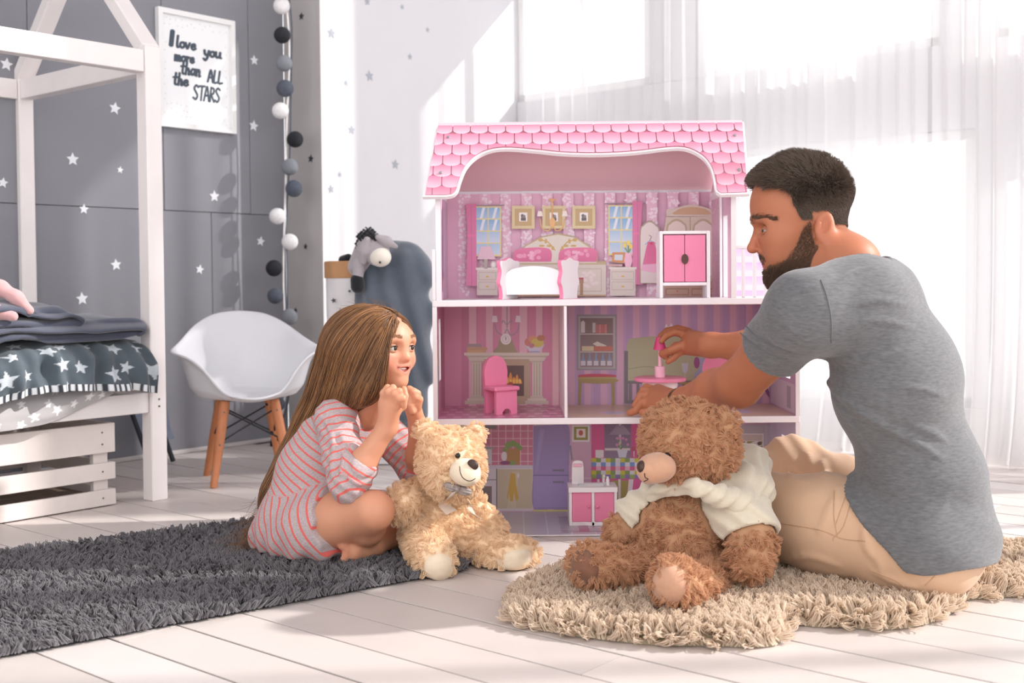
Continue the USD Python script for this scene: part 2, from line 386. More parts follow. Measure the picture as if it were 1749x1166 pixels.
# the shaded side of the white pier with small dark stars, then the white wall with pale stars
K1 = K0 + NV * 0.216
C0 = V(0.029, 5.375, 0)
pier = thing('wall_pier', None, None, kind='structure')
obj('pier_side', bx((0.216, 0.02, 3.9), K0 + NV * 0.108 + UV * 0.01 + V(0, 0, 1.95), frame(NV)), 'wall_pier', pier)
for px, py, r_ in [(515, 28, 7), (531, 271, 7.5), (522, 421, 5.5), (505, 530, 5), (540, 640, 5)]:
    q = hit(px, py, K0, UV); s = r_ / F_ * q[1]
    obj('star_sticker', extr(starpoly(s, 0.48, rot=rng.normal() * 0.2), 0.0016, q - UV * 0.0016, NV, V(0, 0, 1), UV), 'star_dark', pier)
wb = thing('wall_back', None, None, kind='structure')
LB = np.dot(C0 - K1, UV)
obj('wall_sheet', bx((LB + 0.02, 0.2, 3.9), K1 + UV * (LB / 2 + 0.01) - NV * 0.1 + V(0, 0, 1.95), frame(UV), 0.003), 'wall_white', wb)
for px, py, r_ in [(566, 57, 8), (631, 130, 8.5), (591, 142, 4.5), (600, 222, 7), (675, 281, 8), (565, 323, 6), (580, 298, 4), (687, 12, 4), (700, 97, 5), (730, 51, 4), (627, 3, 6)]:
    q = hit(px, py, K1, NV); s = r_ / F_ * q[1] / 0.86
    obj('star_sticker', extr(starpoly(s, 0.48, rot=rng.normal() * 0.15), 0.0016, q, UV, V(0, 0, 1), NV), 'star_grey', wb)

# skirting: a thin lighter strip where wall and boards meet
mat('skirting', (206, 200, 198), 0.6, var=0.06, scale=12)
obj('baseboard_left', bx((2.6, 0.012, 0.016), wl(-1.3, 0.008, 0.006), frame(UV), 0.003), 'skirting', None, kind='structure')

# window wall: posts and bands of white wall with glazed windows low and high
ww = thing('wall_right', None, None, kind='structure')
WD = NV                                          # runs from the corner C0 towards the right and the camera
def wr(s, z, off=0.0): return C0 + WD * s - UV * off + V(0, 0, z)       # off: into the room
def wall_block(s0, s1, z0, z1): obj('wall_block', bx((s1 - s0, 0.10, z1 - z0), wr((s0 + s1) / 2, (z0 + z1) / 2, -0.05), frame(WD), 0.003), 'wall_white', ww)
SL = 2.95
wall_block(0, SL, -0.02, 0.16); wall_block(0, SL, 1.13, 1.43)
wall_block(0, 0.03, 0.16, 1.13); wall_block(0.93, 1.13, 0.16, 1.13); wall_block(2.05, 2.25, 0.16, 1.13); wall_block(2.87, SL, 0.16, 1.13)
wall_block(0.72, 0.98, 1.43, 2.9); wall_block(1.93, 2.13, 1.43, 2.9); wall_block(0, 0.72, 2.0, 2.9); wall_block(2.87, SL, 1.43, 2.9)
wall_block(2.95, 5.8, -0.02, 0.16); wall_block(2.95, 3.05, 0.16, 3.9); wall_block(5.7, 5.8, 0.16, 3.9); wall_block(0, 2.95, 2.9, 3.9)
mat('glass_pane_base', (255, 255, 255), 0.0)
MATS['pane'] = usdkit.material(stage, '/World/Looks/pane', {'t': ('transparent_bsdf', {'color': (0.97, 0.98, 1.0)}), 'g': ('glossy_bsdf', {'roughness': 0.02}), 'm': ('mix_closure', {'fac': 0.05})}, [('t.BSDF', 'm.closure1'), ('g.BSDF', 'm.closure2')], surface='m.closure')
for k, (s0, s1, z0, z1) in enumerate([(0.03, 0.93, 0.16, 1.13), (1.13, 2.05, 0.16, 1.13), (2.25, 2.87, 0.16, 1.13), (0.0, 0.72, 1.43, 2.0), (0.98, 1.93, 1.43, 2.9), (2.13, 2.87, 1.43, 2.9), (3.05, 4.35, 0.16, 3.9), (4.35, 5.7, 0.16, 3.9)]):
    wn = thing(f'window_{k + 1}', None, None, kind='structure')
    t = 0.035
    fr = [beam(wr(s0, z0 + t / 2, -0.04), wr(s1, z0 + t / 2, -0.04), 0.05, t), beam(wr(s0, z1 - t / 2, -0.04), wr(s1, z1 - t / 2, -0.04), 0.05, t),
          beam(wr(s0 + t / 2, z0, -0.04), wr(s0 + t / 2, z1, -0.04), 0.05, t, WD), beam(wr(s1 - t / 2, z0, -0.04), wr(s1 - t / 2, z1, -0.04), 0.05, t, WD)]
    for m in fr: obj('window_frame', m, 'frame_white', wn)
    mid = (s0 + s1) / 2
    obj('mullion', beam(wr(mid, z0, -0.04), wr(mid, z1, -0.04), 0.04, 0.03, WD), 'frame_white', wn)
    obj('window_pane', bx((s1 - s0, 0.004, z1 - z0), wr(mid, (z0 + z1) / 2, -0.04), frame(WD)), 'pane', wn)
# ground and pale haze-lit terrace outside, so that the low windows look out on something
mat('terrace', (225, 225, 228), 0.8, var=0.05, scale=2)
obj('terrace', bx((10, 6, 0.05), C0 + WD * 2.5 + UV * 3.3 + V(0, 0, -0.12), frame(WD)), 'terrace', None, kind='structure')

# ceiling of the loft; the room goes on open behind the camera
obj('ceiling', bx((6.62, 5.7, 0.06), BV * 0.35 + BU * 1.3 + V(0, 0, 3.93), frame(BV)), 'wall_white', None, kind='structure')

# sheer curtains
MATS['sheer'] = usdkit.material(stage, '/World/Looks/sheer', {'tr': ('transparent_bsdf', {'color': (1, 1, 1)}), 'd': ('diffuse_bsdf', {'color': (0.96, 0.955, 0.95)}), 'tl': ('translucent_bsdf', {'color': (0.985, 0.98, 0.975)}), 'm1': ('mix_closure', {'fac': 0.62}), 'm2': ('mix_closure', {'fac': 0.60})},
    [('d.BSDF', 'm1.closure1'), ('tl.BSDF', 'm1.closure2'), ('tr.BSDF', 'm2.closure1'), ('m1.closure', 'm2.closure2')], surface='m2.closure')
def curtain(name, s0, s1, label, seed, m='sheer'):
    na, nb = 150, 40; s = np.linspace(0, 1, na); z = np.linspace(0, 1, nb)
    S, Z = np.meshgrid(s, z, indexing='ij'); r = np.random.default_rng(seed)
    off = np.zeros_like(S)
    for k in range(7):
        fq = r.uniform(5, 22) * (s1 - s0); off += r.uniform(0.006, 0.016) * np.sin(2 * np.pi * fq * S + r.uniform(0, 6.28) + 0.6 * np.sin(3 * Z + k)) * (1 - 0.35 * Z)
    spread = 0.02 * (1 - Z) ** 6 * np.sin(14 * S + seed)
    Pg = C0 + WD * (s0 + (s1 - s0) * S)[..., None] - UV * (0.13 + off + spread + 0.10 * (1 - Z) ** 10)[..., None] + V(0, 0, 1) * (0.004 + 2.72 * Z ** 1.0)[..., None]
    obj(name, grid_mesh(Pg), m, None, smooth=True, label=label, cat='curtain', group='sheer curtains')
MATS['sheer_thin'] = usdkit.material(stage, '/World/Looks/sheer_thin', {'tr': ('transparent_bsdf', {'color': (1, 1, 1)}), 'd': ('diffuse_bsdf', {'color': (0.96, 0.955, 0.95)}), 'tl': ('translucent_bsdf', {'color': (0.985, 0.98, 0.975)}), 'm1': ('mix_closure', {'fac': 0.62}), 'm2': ('mix_closure', {'fac': 0.30})},
    [('d.BSDF', 'm1.closure1'), ('tl.BSDF', 'm1.closure2'), ('tr.BSDF', 'm2.closure1'), ('m1.closure', 'm2.closure2')], surface='m2.closure')
curtain('sheer_curtain', 0.16, 1.01, 'sheer white curtain hanging behind the pink roof of the dollhouse', 4, 'sheer_thin')
curtain('sheer_curtain', 1.04, 1.93, 'sheer white curtain hanging straight behind the man\'s head', 8)
curtain('sheer_curtain', 1.96, 2.92, 'sheer white curtain pooling on the floor at the right edge of the view', 15)
# ================================================================ house-shaped bed, crate, linen
mat('bed_white', (238, 231, 229), 0.5, var=0.04, scale=6, bump=0.2, bscale=40, bdist=0.001, stretch=(1, 1, 1))
mat('screw_steel', (120, 118, 118), 0.4, metal=0.8)
PB = ground(266, 853); BWV = 0.72; BLN = 1.5       # front right corner of the bed, its width (towards the wall) and length
def bd(l, v, z): return PB - UV * l + (-NV) * v + V(0, 0, z)
bed = thing('house_bed', 'white wooden house-shaped bed frame with roof beams, against the grey wall', 'bed')
ps = 0.05
for l, v in ((0, 0), (0, BWV), (BLN, 0), (BLN, BWV)):
    post = obj('post', beam(bd(l, v, 0), bd(l, v, 1.29), ps, ps, UV, 0.003), 'bed_white', bed)
    for zz in (0.27, 0.29):
        obj('screw', lathe([(0, 0), (0.003, 0), (0.003, 0.0015), (0, 0.0015)], bd(l, v, zz) + NV * ps / 2, 8, frame(UV, NV)), 'screw_steel', post)
for v in (0, BWV):
    obj('top_beam', beam(bd(0.026, v, 1.245), bd(BLN - 0.026, v, 1.245), 0.04, 0.062), 'bed_white', bed)
    obj('side_rail', beam(bd(0.026, v, 0.282), bd(BLN - 0.026, v, 0.282), 0.03, 0.058), 'bed_white', bed)
for l in (0, BLN):
    obj('end_beam', beam(bd(l, 0.026, 1.245), bd(l, BWV - 0.026, 1.245), 0.04, 0.062, (0, 0, 1)), 'bed_white', bed)
    obj('end_rail', beam(bd(l, 0.026, 0.282), bd(l, BWV - 0.026, 0.282), 0.03, 0.058), 'bed_white', bed)
    for v in (0, BWV):
        obj('rafter', beam(bd(l, v, 1.28), bd(l, BWV / 2, 1.66), 0.04, 0.055, UV, 0.003), 'bed_white', bed)
obj('ridge_beam', beam(bd(-0.02, BWV / 2, 1.66), bd(BLN + 0.02, BWV / 2, 1.66), 0.04, 0.055), 'bed_white', bed)
for k in range(8): obj('slat', bx((0.08, BWV - 0.03, 0.014), bd(0.12 + k * 0.18, BWV / 2, 0.303), frame(UV), 0.002), 'bed_white', bed)

# slatted crate under the bed
mat('crate_white', (224, 214, 209), 0.6, var=0.06, scale=9, bump=0.3, bscale=45, bdist=0.0012)
mat('crate_inside', (150, 132, 118), 0.8, var=0.15, scale=10)
CR = ground(199, 862); CL, CD, CH = 0.62, 0.42, 0.232
crate = thing('wooden_crate', 'whitewashed slatted wooden crate under the house-shaped bed', 'crate')
def cr(l, v, z): return CR - UV * l - NV * v + V(0, 0, z)
for v in (0.008, CD - 0.008):
    for z0, z1 in ((0.003, 0.047), (0.075, 0.122), (0.150, CH)):
        sl = obj('slat', bx((CL, 0.014, z1 - z0), cr(CL / 2, v, (z0 + z1) / 2), frame(UV), 0.0015), 'crate_white', crate)
        if v < 0.1:
            for dz in ((0.5,) if z1 - z0 < 0.06 else (0.3, 0.7)):
                obj('nail', lathe([(0, 0), (0.0025, 0), (0.0025, 0.001), (0, 0.001)], cr(0.04, 0.001, z0 + dz * (z1 - z0)) + NV * 0.0005, 8, frame(UV, NV)), 'screw_steel', sl)
for l in (0.008, CL - 0.008):
    for z0, z1 in ((0.003, 0.047), (0.075, 0.122), (0.150, CH)):
        obj('slat', bx((0.014, CD - 0.034, z1 - z0), cr(l, CD / 2, (z0 + z1) / 2), frame(UV), 0.0015), 'crate_white', crate)
for l in (0.037, CL - 0.037):
    for v in (0.026, CD - 0.026):
        obj('corner_post', bx((0.044, 0.02, CH - 0.006), cr(l, v, CH / 2), frame(UV), 0.0015), 'crate_white', crate)
for k in range(4): obj('bottom_board', bx((CL - 0.035, 0.085, 0.008), cr(CL / 2, 0.068 + k * 0.095, 0.02), frame(UV), 0.001), 'crate_inside', crate)

# mattress, quilt with stars, pillowcase corner, throw, pillow, plush arm
mat('mattress_white', (225, 222, 222), 0.9, bump=0.2, bscale=200, bdist=0.001)
mm = bx((BLN - 0.10, BWV - 0.06, 0.126), bd(BLN / 2 + 0.0, BWV / 2, 0.375), frame(UV), 0.03)
mt = obj('mattress', mm, 'mattress_white', None, label='pale mattress lying in the house-shaped bed under the star quilt', cat='mattress')
def star_field(U, Vv, pitch, r, seed, jit=0.3):
    """Mask of scattered five-pointed stars over (U, V) metres."""
    rg = np.random.default_rng(seed); out = np.zeros(U.shape)
    u0, u1, v0, v1 = U.min(), U.max(), Vv.min(), Vv.max(); i = 0
    v = v0
    while v < v1 + pitch:
        u = u0 + (i % 2) * pitch / 2
        while u < u1 + pitch:
            cu, cv = u + rg.uniform(-jit, jit) * pitch, v + rg.uniform(-jit, jit) * pitch; rr = r * rg.uniform(0.75, 1.2); a0 = rg.uniform(0, 6.28)
            m = (np.abs(U - cu) < rr) & (np.abs(Vv - cv) < rr)
            if m.any():
                x, y = U[m] - cu, Vv[m] - cv; rad = np.hypot(x, y); an = (np.arctan2(y, x) - a0) % (2 * np.pi / 5)
                an = np.abs(an - np.pi / 5); ri = rr * 0.45          # an 0 = valley, pi/5 = tip
                # edge between tip (rr at pi/5) and valley (ri at 0)
                p0, p1 = np.array([ri, 0.0]), rr * np.array([np.cos(np.pi / 5), np.sin(np.pi / 5)])
                X, Y = rad * np.cos(an), rad * np.sin(an)
                side = (p1[0] - p0[0]) * (Y - p0[1]) - (p1[1] - p0[1]) * (X - p0[0])
                t = out[m]; t[side > 0] = 1; out[m] = t
            u += pitch
        v += pitch * 0.87; i += 1
    return out
mat('quilt_cloth', (90, 100, 108), 0.9, attr='col', bump=0.3, bscale=400, bdist=0.0008, sheen=0.2)
def drape(name, l0, l1, prof, thick, colf, m, label, cat, wav, nl=260, nv=150, seed=1, hem=None, group=None):
    """Cloth over the bed: prof is a (v, z) path from the middle of the bed over its edge; wav(l, s) moves it out."""
    l = np.linspace(l0, l1, nl); pr = smoothpath(prof, nv); seg = np.r_[0, np.cumsum(np.linalg.norm(np.diff(pr, axis=0), axis=1))]
    Lg, Sg = np.meshgrid(l, seg, indexing='ij'); Vg = np.broadcast_to(pr[:, 0], Lg.shape).copy(); Zg = np.broadcast_to(pr[:, 1], Lg.shape).copy()
    o, dz = wav(Lg, Sg / seg[-1]); Vg = Vg - o; Zg = Zg + dz
    Pg = PB - UV * Lg[..., None] - NV * Vg[..., None] + V(0, 0, 1) * Zg[..., None]
    me = solid_grid(Pg, thick); c = colf(Lg, Sg, seg[-1]).reshape(-1, 3)
    return obj(name, me, m, None, smooth=True, col=np.vstack([c, c]), label=label, cat=cat, group=group)
def quilt_wav(L, t):
    fold = 0.010 * np.sin(L * 72 + 3 * t + 4 * vnoise(np.stack([L, t, 0 * L], -1), 9, 5)) + 0.007 * np.sin(L * 125 + 5 * t) + 0.012 * vnoise(np.stack([L, t, 0 * L], -1), 14) * 2
    puff = 0.004 * np.abs(np.sin(L * 46)) * np.abs(np.sin(t * 14))
    drop = 0.030 * np.clip((L - 0.18) * 2.2, 0, 1.3) + 0.022 * np.clip((0.10 - L) / 0.07, 0, 1) * t ** 2 + 0.012 * np.sin(L * 13) * t ** 2
    endlift = 0.0
    return fold * np.clip(t * 1.5, 0.15, 1) + puff, -drop
def quilt_col(L, S, T):
    base = lin((78, 88, 96)) * (1 + 0.25 * vnoise(np.stack([L, S, 0 * L], -1), 30))[..., None]
    m = star_field(L, S, 0.072, 0.023, 5, 0.22)[..., None]
    c = base * (1 - m) + lin((196, 203, 208)) * m
    edge = (S > T - 0.018)[..., None]; stripe = (np.sin(L * 2 * np.pi / 0.0175) > -0.15)[..., None]
    return np.where(edge, np.where(stripe, lin((226, 228, 230)), lin((52, 58, 66))), c)
drape('star_quilt', 0.03, 1.36, [(0.66, 0.468), (0.40, 0.473), (0.10, 0.473), (0.008, 0.463), (-0.048, 0.428), (-0.060, 0.380), (-0.062, 0.338)], 0.012, quilt_col, 'quilt_cloth',
      'slate quilt with white stars and a striped hem hanging over the bed side', 'quilt', quilt_wav, nl=420, nv=170)
# quilt end at the foot of the bed hangs a little
def case_col(L, S, T):
    base = lin((176, 172, 172)) + 0 * L[..., None]
    m = star_field(L, S, 0.05, 0.014, 9)[..., None]
    return base * (1 - m) + lin((232, 230, 230)) * m
def case_wav(L, t): return 0.004 * np.sin(L * 38 + 2 * t) * t + 0.008 * t * vnoise(np.stack([L, t, 0 * L], -1), 12), 0.012 * np.sin(L * 9 + .5) * t + (0.05 * np.clip((0.36 - L) / 0.22, 0, 1) ** 1.5) * t
drape('star_sheet', 0.145, 1.3, [(0.08, 0.441), (0.03, 0.425), (-0.002, 0.395), (-0.012, 0.34), (-0.030, 0.285), (-0.028, 0.258)], 0.01, case_col, 'quilt_cloth',
      'light grey bed sheet with small white stars below the quilt hem', 'sheet', case_wav, nl=300, nv=110)
# folded throw
mat('throw_blue', (74, 78, 94), 0.95, var=0.08, scale=20, bump=0.3, bscale=350, bdist=0.0008, sheen=0.4)
prof = [(1.02, 0.466), (0.60, 0.462), (0.20, 0.463), (0.075, 0.467), (0.058, 0.478), (0.075, 0.489), (0.20, 0.487), (0.60, 0.486), (0.98, 0.492), (1.02, 0.502), (0.98, 0.511), (0.70, 0.506), (0.40, 0.503), (0.27, 0.506), (0.25, 0.518), (0.28, 0.531), (0.42, 0.531), (0.62, 0.540), (1.02, 0.536)]
pr = smoothpath(prof, 220); vv_ = np.linspace(-0.035, 0.36, 60)
Lq, Vq = np.meshgrid(pr[:, 0], vv_, indexing='ij'); Zq = np.repeat(pr[:, 1:2], 60, 1)
w_ = np.stack([Lq, Vq, Zq * 3], -1)
Zq = Zq + 0.034 * vnoise(w_, 6, 3) * np.clip((Zq - 0.455) / 0.05, 0.2, 1.2) + 0.010 * vnoise(w_, 15, 4) * np.clip((Zq - 0.46) / 0.04, 0.1, 1) - 0.028 * np.clip((0.02 - Vq) / 0.055, 0, 1) ** 2
Zq = Zq + 0.026; Lq = Lq + 0.02 * np.sin(Vq * 16 + Zq * 60) + 0.03 * vnoise(w_, 7, 9)
Zq = Zq + 0.012 * np.exp(-((Lq - 0.42) / 0.06) ** 2) + 0.006
Pg = PB - UV * Lq[..., None] - NV * (Vq + 0.010 * np.sin(Zq * 190) + 0.02 * vnoise(w_, 5, 12))[..., None] + V(0, 0, 1) * Zq[..., None]
obj('throw_blanket', solid_grid(Pg, 0.007), 'throw_blue', None, smooth=True, label='folded dark blue-grey throw blanket lying on top of the star quilt', cat='blanket')
# pillow at the head, pink plush limb lying over it
mat('pillow_grey', (200, 198, 202), 0.9, attr='col', bump=0.2, bscale=300, bdist=0.0008)
pl = Body().ell(bd(1.02, 0.30, 0.555), (0.17, 0.22, 0.075), frame(unit(UV * 0.75 + V(0, 0, -0.66))), 0)
pm = surface(lambda p: pl(p) + 0.01 * vnoise(p, 14, 5), *pl.bounds(), 0.004)
L_ = -(np.array(pm.vertices) - PB) @ UV; S_ = np.array(pm.vertices)[:, 2]; V2_ = (np.array(pm.vertices) - PB) @ NV
sm = star_field(V2_, S_, 0.05, 0.015, 12)[:, None]
obj('star_pillow', pm, 'pillow_grey', None, smooth=True, col=lin((196, 194, 199)) * (1 - sm) + lin((238, 238, 240)) * sm, label='pale grey pillow with white stars behind the folded throw', cat='pillow')
mat('plush_pink', (208, 162, 162), 0.95, var=0.06, scale=60, bump=0.5, bscale=500, bdist=0.001, sheen=0.5)
pk = Body()
q = [at(-40, 478, 3.02), at(0, 492, 3.02), at(28, 508, 3.02), at(50, 530, 3.03)]
pk.chain(q, [0.020, 0.018, 0.015, 0.012], 0.02)
pk.chain([at(-40, 528, 2.98), at(-5, 533, 2.98), at(22, 540, 2.98)], [0.02, 0.016, 0.013], 0.02)
pk.ell(at(-55, 500, 3.0), (0.05, 0.05, 0.06), None, 0.03)
obj('plush_toy', surface(pk, *pk.bounds(), 0.004), 'plush_pink', None, smooth=True, label='pink plush toy whose long limbs lie over the grey star pillow', cat='plush toy')
mat('slipper_pink', (240, 130, 160), 0.8, var=0.1, scale=40, bump=0.4, bscale=300, bdist=0.001)
sp = Body(); g0 = ground(2, 884); sp.ell(g0 + V(-0.035, 0.0, 0.012), (0.055, 0.028, 0.013), None, 0).ell(g0 + V(-0.05, 0.0, 0.02), (0.03, 0.024, 0.014), None, 0.01)
obj('pink_slipper', surface(sp, *sp.bounds(), 0.002), 'slipper_pink', None, smooth=True, label='tip of a bright pink slipper on the floor before the crate', cat='slipper')

# folding stand with slung cloth behind the bed post
mat('stand_black', (44, 48, 56), 0.5)
mat('sling_blue', (150, 160, 180), 0.8, var=0.1, scale=20)
fs = thing('folding_stand', 'dark folding stool legs with pale blue cloth, behind the bed post', 'stool')
b0 = ground(296, 792); 
fs_y = b0[1]
obj('leg', beam(at(212, 668, fs_y + 0.0), at(258, 796, fs_y - .02), 0.012, 0.016, NV), 'stand_black', fs)
obj('leg', beam(at(262, 690, fs_y + 0.0), b0 + V(0, 0, 0.008), 0.012, 0.016, NV), 'stand_black', fs)
slg = np.array([[at(214 + 3 * k, 676, fs_y + 0.0) * (1 - t) + at(238 + 22 * t, 790 - 50 * abs(t - .5), fs_y + 0.02) * t + V(0, 0.002 * np.sin(6 * t), 0) + UV * (0.016 * k) for t in np.linspace(0, 0.8, 16)] for k in range(8)])
obj('seat_cloth', solid_grid(slg, 0.002), 'sling_blue', fs, smooth=True)
# ================================================================ chair, garland, picture, basket with blanket and donkey
mat('shell_white', (222, 222, 226), 0.35, spec=0.5)
mat('leg_wood', (206, 132, 88), 0.5, var=0.16, scale=6, stretch=(6, 6, 1), bump=0.1, bscale=60, bdist=0.0006)
mat('strut_black', (30, 30, 34), 0.4)
ch = thing('shell_chair', 'white plastic armchair shell on tapered wooden legs beside the bed post', 'chair')
CF = unit(V(0.33, -0.94, 0)); CRt = unit(V(0.94, 0.33, 0)); CC = V(-0.835, 3.675, 0)
def chp(x, y, z): return CC + CRt * x + CF * y + V(0, 0, z)
na, nb = 81, 61
A_ = np.linspace(-1, 1, na)                        # around: -1 left arm front, 0 back middle, 1 right arm front
Rr = np.linspace(0, 1, nb)                         # from the middle of the seat to the rim
Pg = np.zeros((na, nb, 3))
for i, a in enumerate(A_):
    th_ = a * math.radians(158)                    # angle from the back
    bx_, by_ = math.sin(th_), -math.cos(th_)       # +y is the front of the chair
    c = abs(a)
    rim_h = np.interp(c, [0, 0.16, 0.30, 0.42, 0.52, 0.66, 0.78, 0.86, 0.93, 1.0], [0.523, 0.515, 0.482, 0.438, 0.412, 0.403, 0.398, 0.352, 0.288, 0.278])
    rim_x = np.interp(c, [0, 0.3, 0.5, 0.72, 0.82, 0.92, 1.0], [0.17, 0.185, 0.203, 0.212, 0.195, 0.172, 0.168])
    rim_y = np.interp(c, [0, 0.3, 0.5, 0.75, 0.9, 1.0], [0.185, 0.175, 0.16, 0.165, 0.18, 0.185])
    flare = np.interp(c, [0, 0.42, 0.58, 0.76, 0.84, 1.0], [0.018, 0.012, 0.03, 0.03, 0.008, 0.012])
    for j, r in enumerate(Rr):
        bot = 0.62                                 # share of the way out at which the seat turns up
        rad = r if r < bot else bot + (r - bot) * 0.98
        rr = np.interp(r, [0, 0.5, 0.7, 0.85, 0.95, 1.0], [0, 0.62, 0.82, 0.91, 0.96, 1.0])
        up = np.interp(r, [0, 0.45, 0.6, 0.72, 0.85, 0.97, 1.0], [0, 0.01, 0.06, 0.25, 0.62, 0.985, 1.0])
        z = 0.262 + (rim_h - 0.262) * up + 0.006 * r * r
        o = flare * max(0, (r - 0.86) / 0.14) ** 2
        Pg[i, j] = chp(bx_ * (rim_x * rr + o), by_ * (rim_y * rr + o) + (-0.03 * up if c < .4 else 0), z)
from scipy.ndimage import gaussian_filter1d
Pg = gaussian_filter1d(Pg, 1.6, axis=0, mode='nearest'); Pg = gaussian_filter1d(Pg, 0.8, axis=1, mode='nearest')
# close the gap at the front: the seat lip
lip = np.zeros((15, nb, 3))
for i, t in enumerate(np.linspace(0, 1, 15)):
    e0, e1 = Pg[-1], Pg[0]; mid = (e0 * (1 - t) + e1 * t)
    bow = np.sin(np.pi * t) * np.linspace(0, 1, nb) ** 2
    lip[i] = mid + (CF * 0.026)[None] * bow[:, None] - V(0, 0, 0.012)[None] * bow[:, None]
Pall = np.vstack([Pg, lip[1:]])
obj('seat_shell', solid_grid(Pall, -0.006 if np.cross(Pall[41, 30] - Pall[40, 30], Pall[40, 31] - Pall[40, 30])[2] < 0 else 0.006), 'shell_white', ch, smooth=True)
feet = {}
for k, (sx, sy) in enumerate(((-1, 1), (1, 1), (-1, -1), (1, -1))):
    top = chp(sx * 0.075, sy * 0.065, 0.254); foot = chp(sx * 0.118, sy * 0.122, 0.0)
    pts = np.array([foot + (top - foot) * t for t in (0, 0.5, 0.92, 1.0)])
    feet[(sx, sy)] = (top, foot)
    lg = obj('leg', tube(pts, [0.0105, 0.0145, 0.016, 0.015], 16), 'leg_wood', ch, smooth=40)
    for tt in (0.88, 0.5): obj('bolt', ball(foot + (top - foot) * tt + (CF * sy) * 0.0145, 0.0032, 1), 'screw_steel', lg)
def fp(k, t): a, b = feet[k]; return b + (a - b) * t
for a, b in ((((-1, 1)), (1, 1)), ((1, 1), (1, -1)), ((1, -1), (-1, -1)), ((-1, -1), (-1, 1))):
    obj('strut', tube([fp(a, 0.9), fp(b, 0.52)], 0.0028, 8), 'strut_black', ch); obj('strut', tube([fp(a, 0.52), fp(b, 0.9)], 0.0028, 8), 'strut_black', ch)
for k in feet:
    for t in (0.52, 0.9): obj('strut_knob', ball(fp(k, t) * 0.9 + (CC + V(0, 0, fp(k, t)[2])) * 0.1, 0.0075, 2), 'strut_black', ch)
obj('seat_mount', [beam(chp(-0.085, 0.068, 0.257), chp(0.085, 0.068, 0.257), 0.01, 0.006), beam(chp(-0.085, -0.068, 0.257), chp(0.085, -0.068, 0.257), 0.01, 0.006), beam(chp(-0.078, -0.075, 0.257), chp(-0.078, 0.075, 0.257), 0.01, 0.006), beam(chp(0.078, -0.075, 0.257), chp(0.078, 0.075, 0.257), 0.01, 0.006)], 'strut_black', ch)

# garland of thread balls on a cord
for nm, c in (('thread_white', (238, 236, 236)), ('thread_black', (34, 36, 42)), ('thread_grey', (132, 136, 143)), ('thread_slate', (84, 90, 102)), ('thread_light', (160, 164, 168))):
    mat(nm, c, 0.85, var=0.1, scale=120, bump=0.6, bscale=160, bdist=0.002)
GY = 4.44
gar = thing('ball_garland', 'cord garland of black, grey and white thread balls hanging in the wall corner', 'garland')
cordpx = [(483, -40), (492, 40), (494, 110), (490, 200), (488, 300), (485, 400), (484, 480), (487, 560), (489, 640), (483, 700), (470, 735)]
cord = smoothpath([at(x, y, GY) for x, y in cordpx], 120)
obj('cord', tube(cord, 0.0035, 8), 'thread_white', gar, smooth=True)
obj('cable', tube(cord + V(0.008, 0.02, 0) + 0.004 * np.sin(np.arange(120) / 5)[:, None] * UV, 0.0028, 8), 'thread_slate', gar, smooth=True)
for px, py, m, r in [(481, 10, 'thread_white', 14), (482, 60, 'thread_black', 14), (485, 108, 'thread_grey', 14), (487, 151, 'thread_slate', 14.5), (479, 189, 'thread_white', 14), (504, 238, 'thread_black', 14), (495, 285, 'thread_grey', 14), (502, 322, 'thread_slate', 14.5), (474, 369, 'thread_white', 14), (495, 413, 'thread_white', 14), (468, 458, 'thread_black', 14), (470, 505, 'thread_slate', 13.5), (494, 541, 'thread_grey', 14), (474, 690, 'thread_slate', 13), (476, 757, 'thread_black', 14.5)]:
    obj('thread_ball', ball(at(px, py, GY - 0.01), r / F_ * GY, 3), m, gar, smooth=True, label={'thread_white': 'white thread ball', 'thread_black': 'black thread ball'}.get(m, 'grey thread ball'))

# framed print: lettering drawn as brush strokes
mat('paper_white', (246, 247, 248), 0.7); mat('ink_slate', (72, 82, 94), 0.7); mat('ink_pale', (186, 192, 200), 0.7)
tl, tr, brp = hitwall(264, 15), hitwall(395, 35), hitwall(395, 228)
pw, phh = np.dot(tr - tl, UV), 0.0
bl = hitwall(279, 218); top_z = (tl[2] + tr[2]) / 2; bot_z = (hitwall(277, 218)[2] + brp[2]) / 2; phh = top_z - bot_z
left_t = np.dot(tl - K0, UV); O = K0 + UV * left_t + V(0, 0, bot_z)
pic = thing('framed_print', 'white framed print lettered I love you more than ALL the STARS', 'picture')
def pp(x, y, off=0.0): return O + UV * x + V(0, 0, y) + NV * off
fw = 0.018
obj('picture_frame', extr(sbox(0, 0, pw, phh).difference(sbox(fw, fw, pw - fw, phh - fw)), 0.022, O + NV * 0.002, UV, V(0, 0, 1), NV), 'frame_white', pic)
obj('paper', bx((pw - 2 * fw, 0.003, phh - 2 * fw), pp(pw / 2, phh / 2, 0.006), frame(UV)), 'paper_white', pic)
